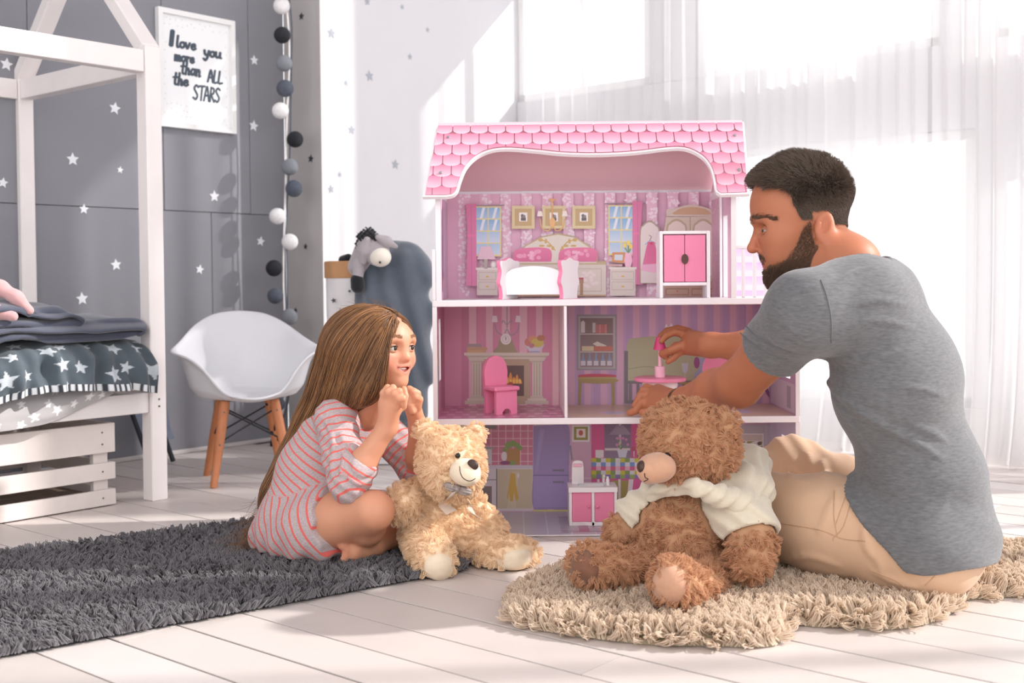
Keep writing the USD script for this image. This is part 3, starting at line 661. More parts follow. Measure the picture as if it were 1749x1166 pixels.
GL = {  # strokes on a unit em: x right, y up, x-height 0.5
 'I': [[(0.1, 0), (0.12, 1.0)]], 'l': [[(0.08, 0.95), (0.06, 0.3), (0.1, 0.03), (0.2, 0.06)]], 'o': [[(0.28, 0.48), (0.1, 0.44), (0.05, 0.2), (0.18, 0.02), (0.33, 0.14), (0.34, 0.36), (0.24, 0.49), (0.42, 0.42)]],
 'v': [[(0.02, 0.48), (0.16, 0.03), (0.32, 0.5)]], 'e': [[(0.06, 0.24), (0.3, 0.3), (0.26, 0.48), (0.1, 0.42), (0.06, 0.16), (0.2, 0.01), (0.36, 0.14)]],
 'y': [[(0.04, 0.5), (0.08, 0.2), (0.2, 0.1), (0.32, 0.26)], [(0.36, 0.5), (0.3, 0.0), (0.16, -0.36), (0.02, -0.24)]], 'u': [[(0.04, 0.5), (0.06, 0.12), (0.18, 0.03), (0.32, 0.2)], [(0.35, 0.5), (0.35, 0.08), (0.44, 0.04)]],
 'm': [[(0.05, 0.5), (0.06, 0.0)], [(0.06, 0.25), (0.18, 0.5), (0.25, 0.34), (0.25, 0.0)], [(0.25, 0.25), (0.38, 0.5), (0.46, 0.34), (0.45, 0.03), (0.54, 0.05)]], 'r': [[(0.06, 0.5), (0.08, 0.0)], [(0.08, 0.25), (0.18, 0.46), (0.3, 0.44)]],
 't': [[(0.16, 0.95), (0.12, 0.2), (0.18, 0.02), (0.28, 0.05)], [(0.0, 0.58), (0.3, 0.62)]], 'h': [[(0.1, 0.98), (0.06, 0.0)], [(0.07, 0.25), (0.2, 0.5), (0.29, 0.36), (0.28, 0.03), (0.36, 0.04)]],
 'a': [[(0.32, 0.42), (0.16, 0.5), (0.05, 0.26), (0.14, 0.02), (0.3, 0.2)], [(0.34, 0.5), (0.32, 0.1), (0.42, 0.03)]], 'n': [[(0.06, 0.5), (0.07, 0.0)], [(0.07, 0.25), (0.2, 0.5), (0.29, 0.36), (0.28, 0.0), (0.36, 0.03)]],
 'A': [[(0.0, 0.0), (0.2, 1.0), (0.42, 0.0)], [(0.08, 0.36), (0.36, 0.4)]], 'L': [[(0.08, 1.0), (0.06, 0.04), (0.36, 0.05)]],
 'S': [[(0.38, 0.88), (0.2, 1.0), (0.06, 0.78), (0.2, 0.54), (0.36, 0.3), (0.24, 0.02), (0.02, 0.12)]], 'T': [[(0.0, 0.96), (0.46, 1.0)], [(0.24, 0.98), (0.22, 0.0)]], 'R': [[(0.06, 0.0), (0.08, 0.98)], [(0.08, 0.96), (0.32, 0.9), (0.3, 0.58), (0.08, 0.5)], [(0.12, 0.5), (0.4, 0.0)]]}
ADV = {'I': 0.26, 'l': 0.24, 'm': 0.56, 'r': 0.32, 't': 0.32, 'A': 0.46, 'L': 0.40, 'S': 0.46, 'T': 0.46, 'R': 0.46, ' ': 0.24}
def lettering(text, size, wgt, sx=1.0):
    x, out = 0.0, []
    for c in text:
        for st in GL.get(c, []):
            p = smoothpath(st, 16) if len(st) > 2 else np.array(st); p = p * [sx, 1]; p = (p + [x, 0]) * size
            out.append(LineString(p).buffer(wgt, quad_segs=3))
        x += ADV.get(c, 0.42) * sx
    return unary_union(out), x * size
sc_ = phh / 203.0                                     # metres per photo pixel of height on the print
rows = [('I', 30, 22, 27, 0.0034), ('love', 48, 22, 24, 0.0026), ('you', 104, 29, 25, 0.0026), ('more', 48, 52, 26, 0.0024), ('than', 60, 82, 26, 0.0026), ('ALL', 116, 82, 25, 0.0024), ('the', 44, 108, 27, 0.0025), ('STARS', 84, 136, 29, 0.0026)]
lines = []
tot_w = {'I': 0.06, 'love': 0.26, 'you': 0.23, 'more': 0.26, 'than': 0.26, 'ALL': 0.20, 'the': 0.20, 'STARS': 0.36}
posx = {'I': 0.16, 'love': 0.245, 'you': 0.60, 'more': 0.22, 'than': 0.30, 'ALL': 0.65, 'the': 0.20, 'STARS': 0.45}
posy = {'I': 0.70, 'love': 0.69, 'you': 0.655, 'more': 0.575, 'than': 0.47, 'ALL': 0.435, 'the': 0.37, 'STARS': 0.265}
hgt = {'I': 0.12, 'love': 0.105, 'you': 0.10, 'more': 0.095, 'than': 0.11, 'ALL': 0.105, 'the': 0.105, 'STARS': 0.125}
for w_, *_r_ in rows:
    size = hgt[w_] * phh; g, wd = lettering(w_, size, {'I': 0.0068}.get(w_, 0.0042)); k = tot_w[w_] * pw / wd
    g = affinity.scale(g, k, 1, origin=(0, 0)); g = affinity.skew(g, 6, 0, origin=(0, 0))
    lines.append(affinity.translate(g, posx[w_] * pw, posy[w_] * phh))
obj('lettering', extr(unary_union(lines), 0.0006, O + NV * 0.0076, UV, V(0, 0, 1), NV), 'ink_slate', pic, smooth=False)
dots = []; rg = np.random.default_rng(5)
while len(dots) < 70:
    x, y = rg.uniform(0.09, 0.91), rg.uniform(0.07, 0.93)
    if not (0.12 < x < 0.88 and 0.22 < y < 0.86) and all(np.hypot(x - a, y - b) > 0.045 for a, b in dots): dots.append((x, y))
obj('dot_print', extr(unary_union([Point(x * pw, y * phh).buffer(0.0017, quad_segs=2) for x, y in dots]), 0.0005, O + NV * 0.0076, UV, V(0, 0, 1), NV), 'ink_pale', pic, kind='stuff')

# paper storage bag
mat('bag_white', (228, 224, 224), 0.8, var=0.04, scale=8, bump=0.3, bscale=18, bdist=0.004)
mat('kraft', (190, 142, 100), 0.8, var=0.1, scale=10, bump=0.3, bscale=25, bdist=0.003)
BY = 4.05; S_ = BY / F_
bag = thing('paper_bag', 'tall white paper storage bag with dark stars and brown folded rim', 'bag')
b0 = V(*ground(638, 784)); bz = at(600, 472, BY)[2]; bz2 = at(600, 448, BY)[2]
b0 = V(at(645, 600, BY)[0], BY, 0)
bw = 0.165
def bagring(z, k): 
    t = np.linspace(0, 2 * np.pi, 65)[:-1]; e = 5.0
    x = np.sign(np.cos(t)) * np.abs(np.cos(t)) ** (2 / e) * bw * k; y = np.sign(np.sin(t)) * np.abs(np.sin(t)) ** (2 / e) * bw * 0.75 * k
    wob = 1 + 0.02 * np.sin(3 * t + z * 9) + 0.012 * np.sin(7 * t + z * 15)
    return np.stack([b0[0] + x * wob, b0[1] + y * wob, np.full_like(t, z)], 1)
def ringmesh(rings, close=True):
    k, n = len(rings), len(rings[0]); v = np.vstack(rings); i, j = np.meshgrid(np.arange(k - 1), np.arange(n), indexing='ij')
    q = np.stack([i * n + j, i * n + (j + 1) % n, (i + 1) * n + (j + 1) % n, (i + 1) * n + j], -1).reshape(-1, 4)
    return trimesh.Trimesh(v, np.vstack([q[:, [0, 1, 2]], q[:, [0, 2, 3]]]), process=False)
rz = list(np.linspace(0.004, bz + 0.004, 14))
obj('body', ringmesh([bagring(0.004, 0.02)] + [bagring(z, 0.94 + 0.06 * z / bz) for z in rz] + [bagring(bz, 0.96)]), 'bag_white', bag, smooth=50)
obj('folded_rim', ringmesh([bagring(bz - 0.006, 1.005), bagring(bz - 0.004, 1.03), bagring(bz2, 1.045), bagring(bz2 + 0.003, 1.03), bagring(bz2, 1.0), bagring(bz - 0.1, 0.96)]), 'kraft', bag, smooth=50)
for px, py, r_ in [(570, 513, 5), (565, 545, 4), (582, 533, 7), (559, 565, 6), (597, 497, 3)]:
    q = at(px, py, b0[1] - bw * 0.76 - 0.004); s = r_ / F_ * q[1]
    obj('printed_star', extr(starpoly(s, 0.48, 0.2), 0.001, q, V(1, 0, 0), V(0, 0, 1), V(0, -1, 0)), 'star_dark', bag)
# heavy blue blanket stuffed in the bag and hanging over it
mat('fleece_blue', (88, 98, 110), 0.95, var=0.1, scale=25, bump=0.5, bscale=220, bdist=0.002, sheen=0.6)
bl = Body(); Yb = BY - 0.13
bl.chain([at(648, 462, Yb + .06), at(690, 470, Yb + .05), at(706, 540, Yb), at(708, 620, Yb), at(704, 700, Yb)], [0.075, 0.085, 0.062, 0.058, 0.05], 0.05)
bl.chain([at(632, 468, Yb + .02), at(650, 530, Yb - .02), at(668, 600, Yb - .02), at(676, 690, Yb - .02)], [0.05, 0.07, 0.075, 0.07], 0.06)
bl.cap(at(668, 425, Yb + .10), at(692, 430, Yb + .06), 0.03, 0.036, 0.03).cap(at(702, 434, Yb + .06), at(716, 470, Yb + .03), 0.03, 0.034, 0.03)
def fbl(p):
    x = p[:, 0]; z = p[:, 2]
    return bl(p) - 0.007 * np.sin((x * 1.0 + 0.25 * z) * 95 + 5 * vnoise(p, 5, 2)) * np.clip((0.78 - z) * 5, 0.1, 1) - 0.010 * vnoise(p, 9, 4)
lo, hi = bl.bounds(0.04)
obj('fleece_blanket', surface(fbl, lo, hi, 0.006), 'fleece_blue', None, smooth=True, label='thick blue-grey fleece blanket spilling out of the paper storage bag', cat='blanket')
# plush donkey on the rim
mat('donkey_grey', (176, 168, 172), 0.95, var=0.05, scale=40, bump=0.5, bscale=300, bdist=0.0015, sheen=0.4)
mat('donkey_cream', (236, 228, 214), 0.95, bump=0.5, bscale=300, bdist=0.0015, sheen=0.4)
mat('donkey_black', (26, 27, 32), 0.95, bump=0.5, bscale=300, bdist=0.002, sheen=0.3)
mat('eye_black', (14, 12, 12), 0.15)
DY = BY - 0.21
dk = thing('donkey_plush', 'grey plush donkey with cream muzzle and black hooves, on the bag rim', 'plush toy')
hd = Body().chain([at(632, 418, DY + .02), at(644, 432, DY)], [0.044, 0.042], 0.02).chain([at(622, 430, DY + .05), at(612, 455, DY + .06)], [0.035, 0.035], 0.02)
hd.chain([at(614, 450, DY + .01), at(611, 475, DY)], [0.018, 0.018], 0.02)
obj('body', surface(hd, *hd.bounds(), 0.003), 'donkey_grey', dk, smooth=True)
mz = Body().ell(at(650, 439, DY - .022), (0.035, 0.036, 0.032), None, 0)
obj('muzzle', surface(mz, *mz.bounds(), 0.003), 'donkey_cream', dk, smooth=True)
for pts, rs in (([(627, 410), (624, 428), (621, 446)], [0.012, 0.022, 0.012]), ([(646, 405), (660, 412), (676, 421)], [0.010, 0.017, 0.007])):
    e = Body().chain([at(x, y, DY - .03 + .01 * i) for i, (x, y) in enumerate(pts)], rs, 0.01)
    obj('ear', surface(e, *e.bounds(), 0.0025), 'donkey_grey', dk, smooth=True)
mn = Body().chain([at(613, 418, DY + .02), at(618, 404, DY), at(630, 399, DY - .01), at(643, 408, DY - .01)], [0.012, 0.015, 0.018, 0.014], 0.01)
obj('mane', surface(lambda p: mn(p) + 0.006 * np.sin(p[:, 0] * 400) * np.sin(p[:, 2] * 420), *mn.bounds(), 0.002), 'donkey_black', dk, smooth=True)
hf = Body().cap(at(610, 478, DY), at(611, 489, DY), 0.022, 0.023, 0)
obj('hoof', surface(hf, *hf.bounds(), 0.003), 'donkey_black', dk, smooth=True)
for px, py in ((641, 433), (649, 448)): obj('eye' if py < 440 else 'nostril', ball(at(px, py, DY - (0.043 if py < 440 else 0.058)), 0.004, 2), 'eye_black', dk)
tw = Body().chain([at(586, 444, BY - .03), at(595, 440, BY - .05)], [0.016, 0.014], 0.01)
obj('tail_tuft', surface(tw, *tw.bounds(), 0.003), 'donkey_black', dk, smooth=True)
# ================================================================ dollhouse: front edges stand at HY, back wall at HB
HY = 1240 / 441.5; DEP = 0.291; HB = HY + DEP
mat('mdf_white', (240, 232, 236), 0.35)
mat('mdf_outer', (226, 220, 228), 0.4)
mat('roof_pink', (206, 128, 146), 0.45)
mat('roof_inner', (232, 190, 198), 0.5)
mat('print', (255, 255, 255), 0.45, attr='col', spec=0.4)
mat('print_gloss', (255, 255, 255), 0.25, attr='col', spec=0.5)
mat('toy_pink', (238, 138, 174), 0.35)
mat('toy_pink_pale', (246, 186, 206), 0.4)
mat('toy_white', (244, 238, 241), 0.35)
mat('lamp_pink', (232, 78, 140), 0.35, trans=0.2)
mat('toy_brown', (92, 58, 52), 0.5)
mat('toy_grey', (170, 170, 176), 0.3, metal=0.6)
X1 = V(1, 0, 0); Y1 = V(0, 1, 0); Z1 = V(0, 0, 1)
def fx(px, py=500): return at(px, py, HY)[0]
def fz(py, px=1050): return at(px, py, HY)[2]
XL, XLU, XD, XR, XRU = fx(738), fx(745), fx(965.5), fx(1366), fx(1258)
ZG, Z0, Z1F, Z2F, ZE = 0.0, fz(912.5), fz(713), fz(510.5), fz(331)
TB = 0.0155
ZT1, ZT2 = Z1F, Z2F                     # tops of the middle and the upper floor
dh = thing('dollhouse', 'three-storey pink and white wooden dollhouse open at the front, in mid room', 'dollhouse')
def slab(name, x0, x1, y0, y1, z0, z1, m='mdf_white', bevel=0.0015, parent=None):
    return obj(name, bx((x1 - x0, y1 - y0, z1 - z0), ((x0 + x1) / 2, (y0 + y1) / 2, (z0 + z1) / 2), None, bevel), m, parent or dh)
tk = 0.011
f0 = slab('floor_panel', XL, XR, HY, HB, ZG + 0.001, Z0)
f1 = slab('floor_panel', XL, XR, HY, HB, ZT1 - TB, ZT1)
f2 = slab('floor_panel', XL, XR, HY, HB, ZT2 - TB, ZT2)
WX0, WX1 = XL + tk, XR - 0.010
def wall_with_hole(name, x0, x1, z0, z1, hole, m='mdf_white'):
    """A side wall (in the y-z plane) with a window hole (y0, y1, za, zb)."""
    g = sbox(HY + 0.001, z0, HB - 0.002, z1)
    if hole: g = g.difference(sbox(hole[0], hole[2], hole[1], hole[3]))
    return obj(name, extr(g, x1 - x0, V(x0, 0, 0), Y1, Z1, X1), m, dh)
zz = lambda py, px=760: at(px, py, HY + 0.06)[2]
holeL = (HY + 0.055, HY + 0.135, ZT1 + 0.085, ZT1 + 0.238)
wL1 = wall_with_hole('side_wall', XL, WX0, ZT1, ZT2 - TB, holeL)
wR1 = wall_with_hole('side_wall', WX1, XR, ZT1, ZT2 - TB, holeL)
wL0 = wall_with_hole('side_wall', XL, WX0, Z0, ZT1 - TB, (HY + 0.06, HY + 0.15, Z0 + 0.10, Z0 + 0.22))
wR0 = wall_with_hole('side_wall', WX1, XR, Z0, ZT1 - TB, (HY + 0.06, HY + 0.15, Z0 + 0.10, Z0 + 0.22))
slab('partition', XD - 0.0036, XD + 0.0036, HY + 0.002, HB - 0.004, ZT1, ZT2 - TB)
# upper storey
wLU = wall_with_hole('side_wall', XLU, XLU + 0.0125, ZT2, ZE + 0.02, None)
wRU = wall_with_hole('side_wall', XRU - 0.0125, XRU, ZT2, ZE + 0.02, (HY + 0.045, HY + 0.105, ZT2 + 0.002, ZT2 + 0.20))
slab('door_post', XRU - 0.0205, XRU - 0.0135, HY + 0.106, HY + 0.112, ZT2, ZT2 + 0.262)
# back panel, each storey
slab('back_panel', XL, XR, HB - 0.003, HB + 0.003, Z0, ZT2 - TB, 'mdf_outer', 0)
slab('back_panel', XLU, XRU, HB - 0.003, HB + 0.003, ZT2, fz(331) + 0.03, 'mdf_outer', 0)
# balcony: low printed back, balusters, rail
by0, by1 = HY + 0.02, HY + 0.035
zb = fz(421)
bal = holder('balcony', dh)
slab('balcony_back', XRU + 0.002, XR - 0.002, HB - 0.012, HB - 0.006, ZT2, zb, parent=bal)
for k in range(6):
    x = fx(1273 + k * 19.2)
    slab('baluster', x - 0.0045, x + 0.0045, by0, by0 + 0.008, ZT2, zb - 0.006, parent=bal, bevel=0.0025)
slab('rail', XRU, XR, by0 - 0.002, by0 + 0.010, zb - 0.007, zb + 0.001, parent=bal)
slab('rail', XR - 0.012, XR, by0, HB - 0.006, zb - 0.007, zb + 0.001, parent=bal)
slab('left_rail', XL, XLU - 0.0005, HY, HY + 0.02, ZT2, fz(423), 'mdf_white')

# roof: front slope cut out in a wavy arch, shingles printed on it, dark-pink inside of the rear slope
RE = V(0, HY - 0.028, 0); ry0, ry1 = HY - 0.034, HY + 0.125
zr0 = at(1000, 333, ry0)[2]; zr1 = at(1000, 211, ry1)[2]
up = unit(V(0, ry1 - ry0, zr1 - zr0)); rn = unit(np.cross(X1, up)); rlen = np.linalg.norm(V(0, ry1 - ry0, zr1 - zr0))
RO = V(0, ry0, zr0)
def rp(px, py):
    q = hit(px, py, RO, rn); return np.array([q[0], np.dot(q - RO, up)])
outer = [rp(722, 336), rp(745, 213.5), rp(1271, 208), rp(1280.5, 331)]
arch = [rp(*p) for p in [(1231, 332.5), (1222, 326), (1219, 311), (1214, 290), (1203, 272), (1186, 260), (1165, 253.5), (1135, 254.5), (1100, 259), (1060, 262.5), (1010, 264), (960, 262.5), (915, 258), (870, 254.5), (840, 257), (815, 268), (798, 285), (789, 305), (783, 324), (775, 333), (762, 335.8)]]
apoly = smoothpath(np.array(arch), 90)
roof_shape = Polygon(np.vstack([outer[0], outer[1], outer[2], outer[3], apoly])).buffer(0)
roof = holder('roof', dh)
rt = 0.009
obj('roof_panel', extr(roof_shape, rt, RO - rn * 0, X1, up, -rn), 'mdf_white', roof)
face = roof_shape.buffer(-0.0055, join_style=2)
# printed shingles: scalloped tabs in rows
pitch = (fx(1183) - fx(1121)) * 0.985 * (ry1 / HY); pitch = 0.0437
rowh = rlen / 6.85
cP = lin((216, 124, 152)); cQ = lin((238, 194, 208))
def shingle_poly(cx, top, hgt):
    w_ = pitch * 0.475; r_ = pitch * 0.475; n = 8
    a = np.linspace(math.pi, 2 * math.pi, n); low = top - hgt
    pts = [(cx - w_, top)] + [(cx + w_ * math.cos(t), low + 0.55 * r_ + 0.55 * r_ * math.sin(t)) for t in a] + [(cx + w_, top)]
    return Polygon(pts)
obj('shingle_ground', extr(face, 0.0006, RO + rn * 0.0001, X1, up, rn), 'roof_pink', roof)
top0 = rlen * 1.0
x_lo, x_hi = outer[0][0], outer[3][0]
ns = 0
for r_ in range(7):
    top = top0 - r_ * rowh + (0.0 if r_ else 0); hgt = rowh * (1.12 if r_ else 1.02)
    k = 0
    x = x_lo - pitch + (0.5 * pitch if r_ % 2 else 0)
    while x < x_hi + pitch:
        g = shingle_poly(x, top, hgt).intersection(face)
        x += pitch
        if g.is_empty or g.area < 1.2e-5: continue
        g = max(getattr(g, 'geoms', [g]), key=lambda q: q.area)
        me = extr(g, 0.0009, RO + rn * (0.0008 + 0.0003 * (7 - r_)), X1, up, rn)
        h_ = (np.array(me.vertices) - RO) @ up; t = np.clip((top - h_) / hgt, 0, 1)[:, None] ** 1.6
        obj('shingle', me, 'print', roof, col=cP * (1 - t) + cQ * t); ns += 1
for px, py in ((766, 236), (753, 297), (1255, 233), (1262, 292)):
    q = hit(px, py, RO, rn); obj('screw', lathe([(0, 0), (0.0045, 0), (0.0035, 0.0022), (0, 0.003)], q + rn * 0.004, 12, frame(X1, rn)), 'toy_grey', roof)
# rear slope of the roof
zb0 = at(1000, 331, HB - 0.004)[2]
rs = [V(0, ry1, zr1), V(0, HB + 0.02, zb0)]
L_ = rs[1] - rs[0]; Ln = np.linalg.norm(L_); ld = L_ / Ln
xa, xb = hit(748, 213, RO, rn)[0], hit(1268, 209, RO, rn)[0]
slope_n = unit(np.cross(X1, ld))
obj('rear_slope', extr(Polygon([(xa, 0), (xb, 0), (XRU + 0.004, Ln), (XLU - 0.004, Ln)]), 0.008, rs[0], X1, ld, -slope_n if slope_n[2] < 0 else slope_n), 'roof_inner', roof)
for x0, x1 in ((XLU + 0.001, XLU + 0.0115), (XRU - 0.0115, XRU - 0.001)):
    obj('gable', extr(Polygon([(HY, ZE), (HB - 0.004, zb0 - 0.002), (ry1, zr1 - 0.014)]), x1 - x0, V(x0, 0, 0), Y1, Z1, X1), 'roof_inner', roof)

# ---------------------------------------------------------------- printed walls: coloured paper shapes layered on a plane
class Print:
    """Flat print: shapes drawn in photo positions are laid on the plane; later shapes lie a hair above earlier ones."""
    def __init__(s, o, ux, uy, n): s.o, s.ux, s.uy, s.n = map(lambda a: np.asarray(a, float), (o, ux, uy, n)); s.v, s.f, s.c, s.k = [], [], [], 0; s.nv = 0; s.clip = None
    def uv(s, px, py): q = hit(px, py, s.o, s.n) - s.o; return (float(q @ s.ux), float(q @ s.uy))
    def shape(s, g, col, col2=None, off=None):
        if s.clip is not None: g = g.intersection(s.clip)
        s.k += 1
        for q in getattr(g, 'geoms', [g]):
            if q.is_empty or q.geom_type != 'Polygon' or q.area < 1e-8: continue
            vv, ff = trimesh.creation.triangulate_polygon(q, engine='earcut')
            soft = lambda k: np.asarray(k, float) * 0.72 + np.array([242, 226, 232]) * 0.28
            c = np.tile(lin(soft(col)), (len(vv), 1))
            if col2 is not None:
                y0, y1 = vv[:, 1].min(), vv[:, 1].max(); t = ((vv[:, 1] - y0) / max(y1 - y0, 1e-9))[:, None]; c = lin(soft(col2)) * (1 - t) + c * t
            p = s.o + vv[:, :1] * s.ux + vv[:, 1:2] * s.uy + s.n * (0.0003 + s.k * 0.000012)
            fa = np.asarray(ff); cr = np.cross(p[fa[:, 1]] - p[fa[:, 0]], p[fa[:, 2]] - p[fa[:, 0]]) @ s.n; fa = np.where((cr < 0)[:, None], fa[:, ::-1], fa)
            s.v.append(p); s.f.append(fa + s.nv); s.c.append(c); s.nv += len(vv)
        return s
    def poly(s, pts, col, col2=None): return s.shape(Polygon([s.uv(*p) for p in pts]).buffer(0), col, col2)
    def rect(s, x0, y0, x1, y1, col, col2=None): return s.poly([(x0, y0), (x1, y0), (x1, y1), (x0, y1)], col, col2)
    def oval(s, x, y, rx, ry, col, col2=None, n=20): a = np.linspace(0, 2 * np.pi, n, endpoint=False); return s.poly([(x + rx * math.cos(t), y + ry * math.sin(t)) for t in a], col, col2)
    def line(s, pts, w, col, smooth=False):
        p = [s.uv(*q) for q in pts]; p = smoothpath(p, 8 * len(p)) if smooth else p
        return s.shape(LineString(p).buffer(w / F_ * s.o[1] / 2, quad_segs=2, cap_style=2), col)
    def done(s, name, parent, m='print', label=None):
        return obj(name, trimesh.Trimesh(np.vstack(s.v), np.vstack(s.f), process=False), m, parent, col=np.vstack(s.c), label=label)
def back(y=HB - 0.0032): return Print(V(0, y, 0), X1, Z1, V(0, -1, 0))
rg = np.random.default_rng(11)
# bedroom
b = back(); xl, xr = b.uv(700, 400)[0], b.uv(1240, 400)[0]
b.clip = sbox(XLU + 0.0126, ZT2 + 0.0005, XRU - 0.0126, zb0 + 0.002)
b.shape(b.clip, (219, 158, 190))
for k in range(14):                                                  # pale blossom stripes
    x = 793 + k * 35.5
    b.rect(x - 9, 325, x + 9, 512, (226, 172, 200))
    y = 330
    while y < 508:
        for q in range(5): b.oval(x + rg.uniform(-9, 9), y + rg.uniform(-5, 5), rg.uniform(1.6, 3.4), rg.uniform(1.6, 3.2), (240, 218, 232), n=7)
        y += 9
def curtain_print(b, x0, x1, y0, y1, flip): b.poly([(x0, y0), (x1, y0), (x1 - 3 * flip, (y0 + y1) / 2 - 15), (x1 + 1, y1), (x0, y1), (x0 + 3 * (1 - flip), (y0 + y1) / 2 - 15)], (206, 84, 140), (214, 102, 152)); b.line([((x0 + x1) / 2, y0), ((x0 + x1) / 2 + 1, y1)], 1.2, (188, 70, 126)); b.rect(x0 + 1, (y0 + y1) / 2 - 18, x1, (y0 + y1) / 2 - 14, (226, 90, 150))
def win_print(b, x0, y0, x1, y1, rows):
    b.rect(x0, y0, x1, y1, (222, 206, 120)); w_ = (x1 - x0 - 6) / 2; h_ = (y1 - y0 - 3) / rows
    for i in range(2):
        for j in range(rows):
            a, c = x0 + 2 + i * (w_ + 2), y0 + 2 + j * h_
            b.rect(a, c, a + w_, c + h_ - 2, (102, 162, 212) if j < 2 else (150, 190, 224), (150, 190, 224) if j < 2 else (190, 210, 232))
            if j < 2: b.poly([(a + w_ * .55, c), (a + w_ * .8, c), (a + w_ * .55, c + h_ - 2), (a + w_ * .3, c + h_ - 2)], (216, 230, 242))
b.line([(794, 352), (862, 351)], 2, (120, 96, 112)); win_print(b, 812, 353, 856, 438, 4); curtain_print(b, 796, 814, 349, 488, 0)
b.line([(1032, 348.5), (1100, 347.5)], 2, (120, 96, 112)); win_print(b, 1038, 351, 1082, 436, 4); curtain_print(b, 1079, 1096, 344, 486, 1)
for x in (874, 926, 977):
    b.rect(x, 352, x + 39, 391, (206, 190, 132)); b.rect(x + 5, 357, x + 34, 386, (176, 146, 84)); b.rect(x + 12.5, 363.5, x + 26.5, 378.5, (238, 236, 234))
    b.oval(x + 18, 369, 2.6, 3, (70, 66, 64)); b.oval(x + 21.5, 370, 2.2, 2.6, (110, 104, 100)); b.rect(x + 15.5, 372, x + 24, 377.5, (60, 56, 56))
# painted bed
b.poly([(876, 506), (876, 440), (898, 418), (925, 404), (952, 398.5), (980, 404), (1004, 418), (1020, 434), (1020, 446), (1034, 446), (1034, 506)], (168, 148, 100))
b.poly([(878, 506), (878, 442), (899, 420), (926, 406), (952, 401), (979, 406), (1002, 420), (1018, 436), (1018, 449), (1032, 449), (1032, 506)], (214, 206, 190), (222, 214, 202))
for sx in (-1, 1):
    b.line([(952 + sx * 4, 428), (952 + sx * 16, 414), (952 + sx * 28, 410)], 1.6, (176, 140, 60), True)
    for dx, dy, rx, ry in ((14, 420, 5, 2.2), (20, 412, 2.4, 4.2), (29, 410, 4, 3), (27, 420, 5, 1.8), (8, 424, 2.6, 3.6)): b.oval(952 + sx * dx, dy, rx, ry, (188, 148, 62), n=10)
for x0, x1 in ((876, 942), (953, 1019)):
    b.poly(smoothpath([(x0, 447), (x0 + 4, 428), (x0 + 30, 423), (x1 - 8, 424), (x1, 432), (x1 - 1, 447)], 30), (222, 92, 142), (206, 74, 126))
    for q in range(7): b.oval(x0 + rg.uniform(8, 58), rg.uniform(428, 443), rg.uniform(3, 7), rg.uniform(2.5, 5), (234, 136, 176), n=9)
    for q in range(6): b.oval(x0 + 34 + rg.uniform(-8, 8), 436 + rg.uniform(-6, 6), rg.uniform(2, 4), rg.uniform(2, 3.5), (240, 164, 196), n=8)
b.rect(868, 449, 1034, 452, (176, 158, 116)); b.rect(868, 452, 1034, 503, (206, 196, 184)); b.line([(882, 459), (1026, 459), (1026, 497), (882, 497), (882, 459)], 1.2, (172, 158, 136))
for q in range(14): b.oval(1005 + rg.uniform(-14, 14), 478 + rg.uniform(-14, 14), 4, 3, (226, 210, 208), n=7)
b.rect(868, 503, 1034, 506, (168, 130, 96))
def stand_print(b, x0, x1, y0, y1):
    b.rect(x0 - 2, y0 - 4, x1 + 2, y0, (226, 220, 210)); b.rect(x0, y0, x1, y1, (208, 199, 188)); h_ = (y1 - y0) / 2.6
    for j in range(2): b.line([(x0 + 3, y0 + 4 + j * h_), (x1 - 3, y0 + 4 + j * h_), (x1 - 3, y0 + h_ + j * h_), (x0 + 3, y0 + h_ + j * h_), (x0 + 3, y0 + 4 + j * h_)], 0.9, (170, 156, 138)); b.oval((x0 + x1) / 2, y0 + 4 + (j + .45) * h_, 3, 1.6, (206, 166, 70), n=8)
stand_print(b, 815, 850, 461, 504); stand_print(b, 1041, 1084, 460, 505)
b.poly([(822, 421), (838, 421), (847, 443), (815, 443)], (222, 182, 200)); b.rect(827, 443, 833, 459, (160, 150, 140)); b.oval(843, 452, 5, 6, (206, 200, 196)); b.oval(843, 452, 3, 4, (240, 238, 236))
b.rect(1039, 443, 1064, 446, (206, 196, 190)); b.rect(1040, 447, 1060, 450, (120, 84, 96)); b.rect(1039, 451, 1062, 455, (196, 150, 150)); b.poly([(1045, 431), (1067, 431), (1065, 450), (1044, 447)], (196, 120, 60)); b.poly([(1049, 435), (1063, 435), (1062, 445), (1048, 444)], (200, 214, 226))
b.poly([(1067, 432), (1077, 432), (1079, 446), (1076, 456), (1067, 456), (1065, 446)], (240, 176, 204)); 
for dx, dy in ((1066, 419), (1072, 415), (1076, 421)): b.line([(dx, dy + 4), (1072, 432)], 2, (84, 130, 70)); b.oval(dx, dy, 3, 4.5, (240, 206, 70), n=8)
b.poly(smoothpath([(1091, 484), (1091, 400), (1097, 384), (1108, 377), (1119, 384), (1126, 400), (1126, 484)], 40), (150, 130, 110)); b.poly(smoothpath([(1093, 483), (1093, 401), (1098.5, 386), (1108, 380), (1118, 386), (1124, 401), (1124, 483)], 40), (222, 210, 206))
b.line([(1100, 418), (1109, 411), (1119, 416)], 1.6, (120, 170, 210)); b.line([(1108, 411), (1111, 405), (1107, 402)], 1.2, (110, 90, 80), True)
b.poly([(1105, 413), (1116, 413), (1119, 425), (1126, 451), (1096, 453), (1102, 425)], (206, 60, 120), (226, 92, 146)); b.poly([(1095, 452), (1126, 450), (1127, 463), (1117, 466), (1107, 464), (1093, 462)], (238, 170, 204)); b.oval(1111, 416, 3, 2, (196, 30, 60), n=8)
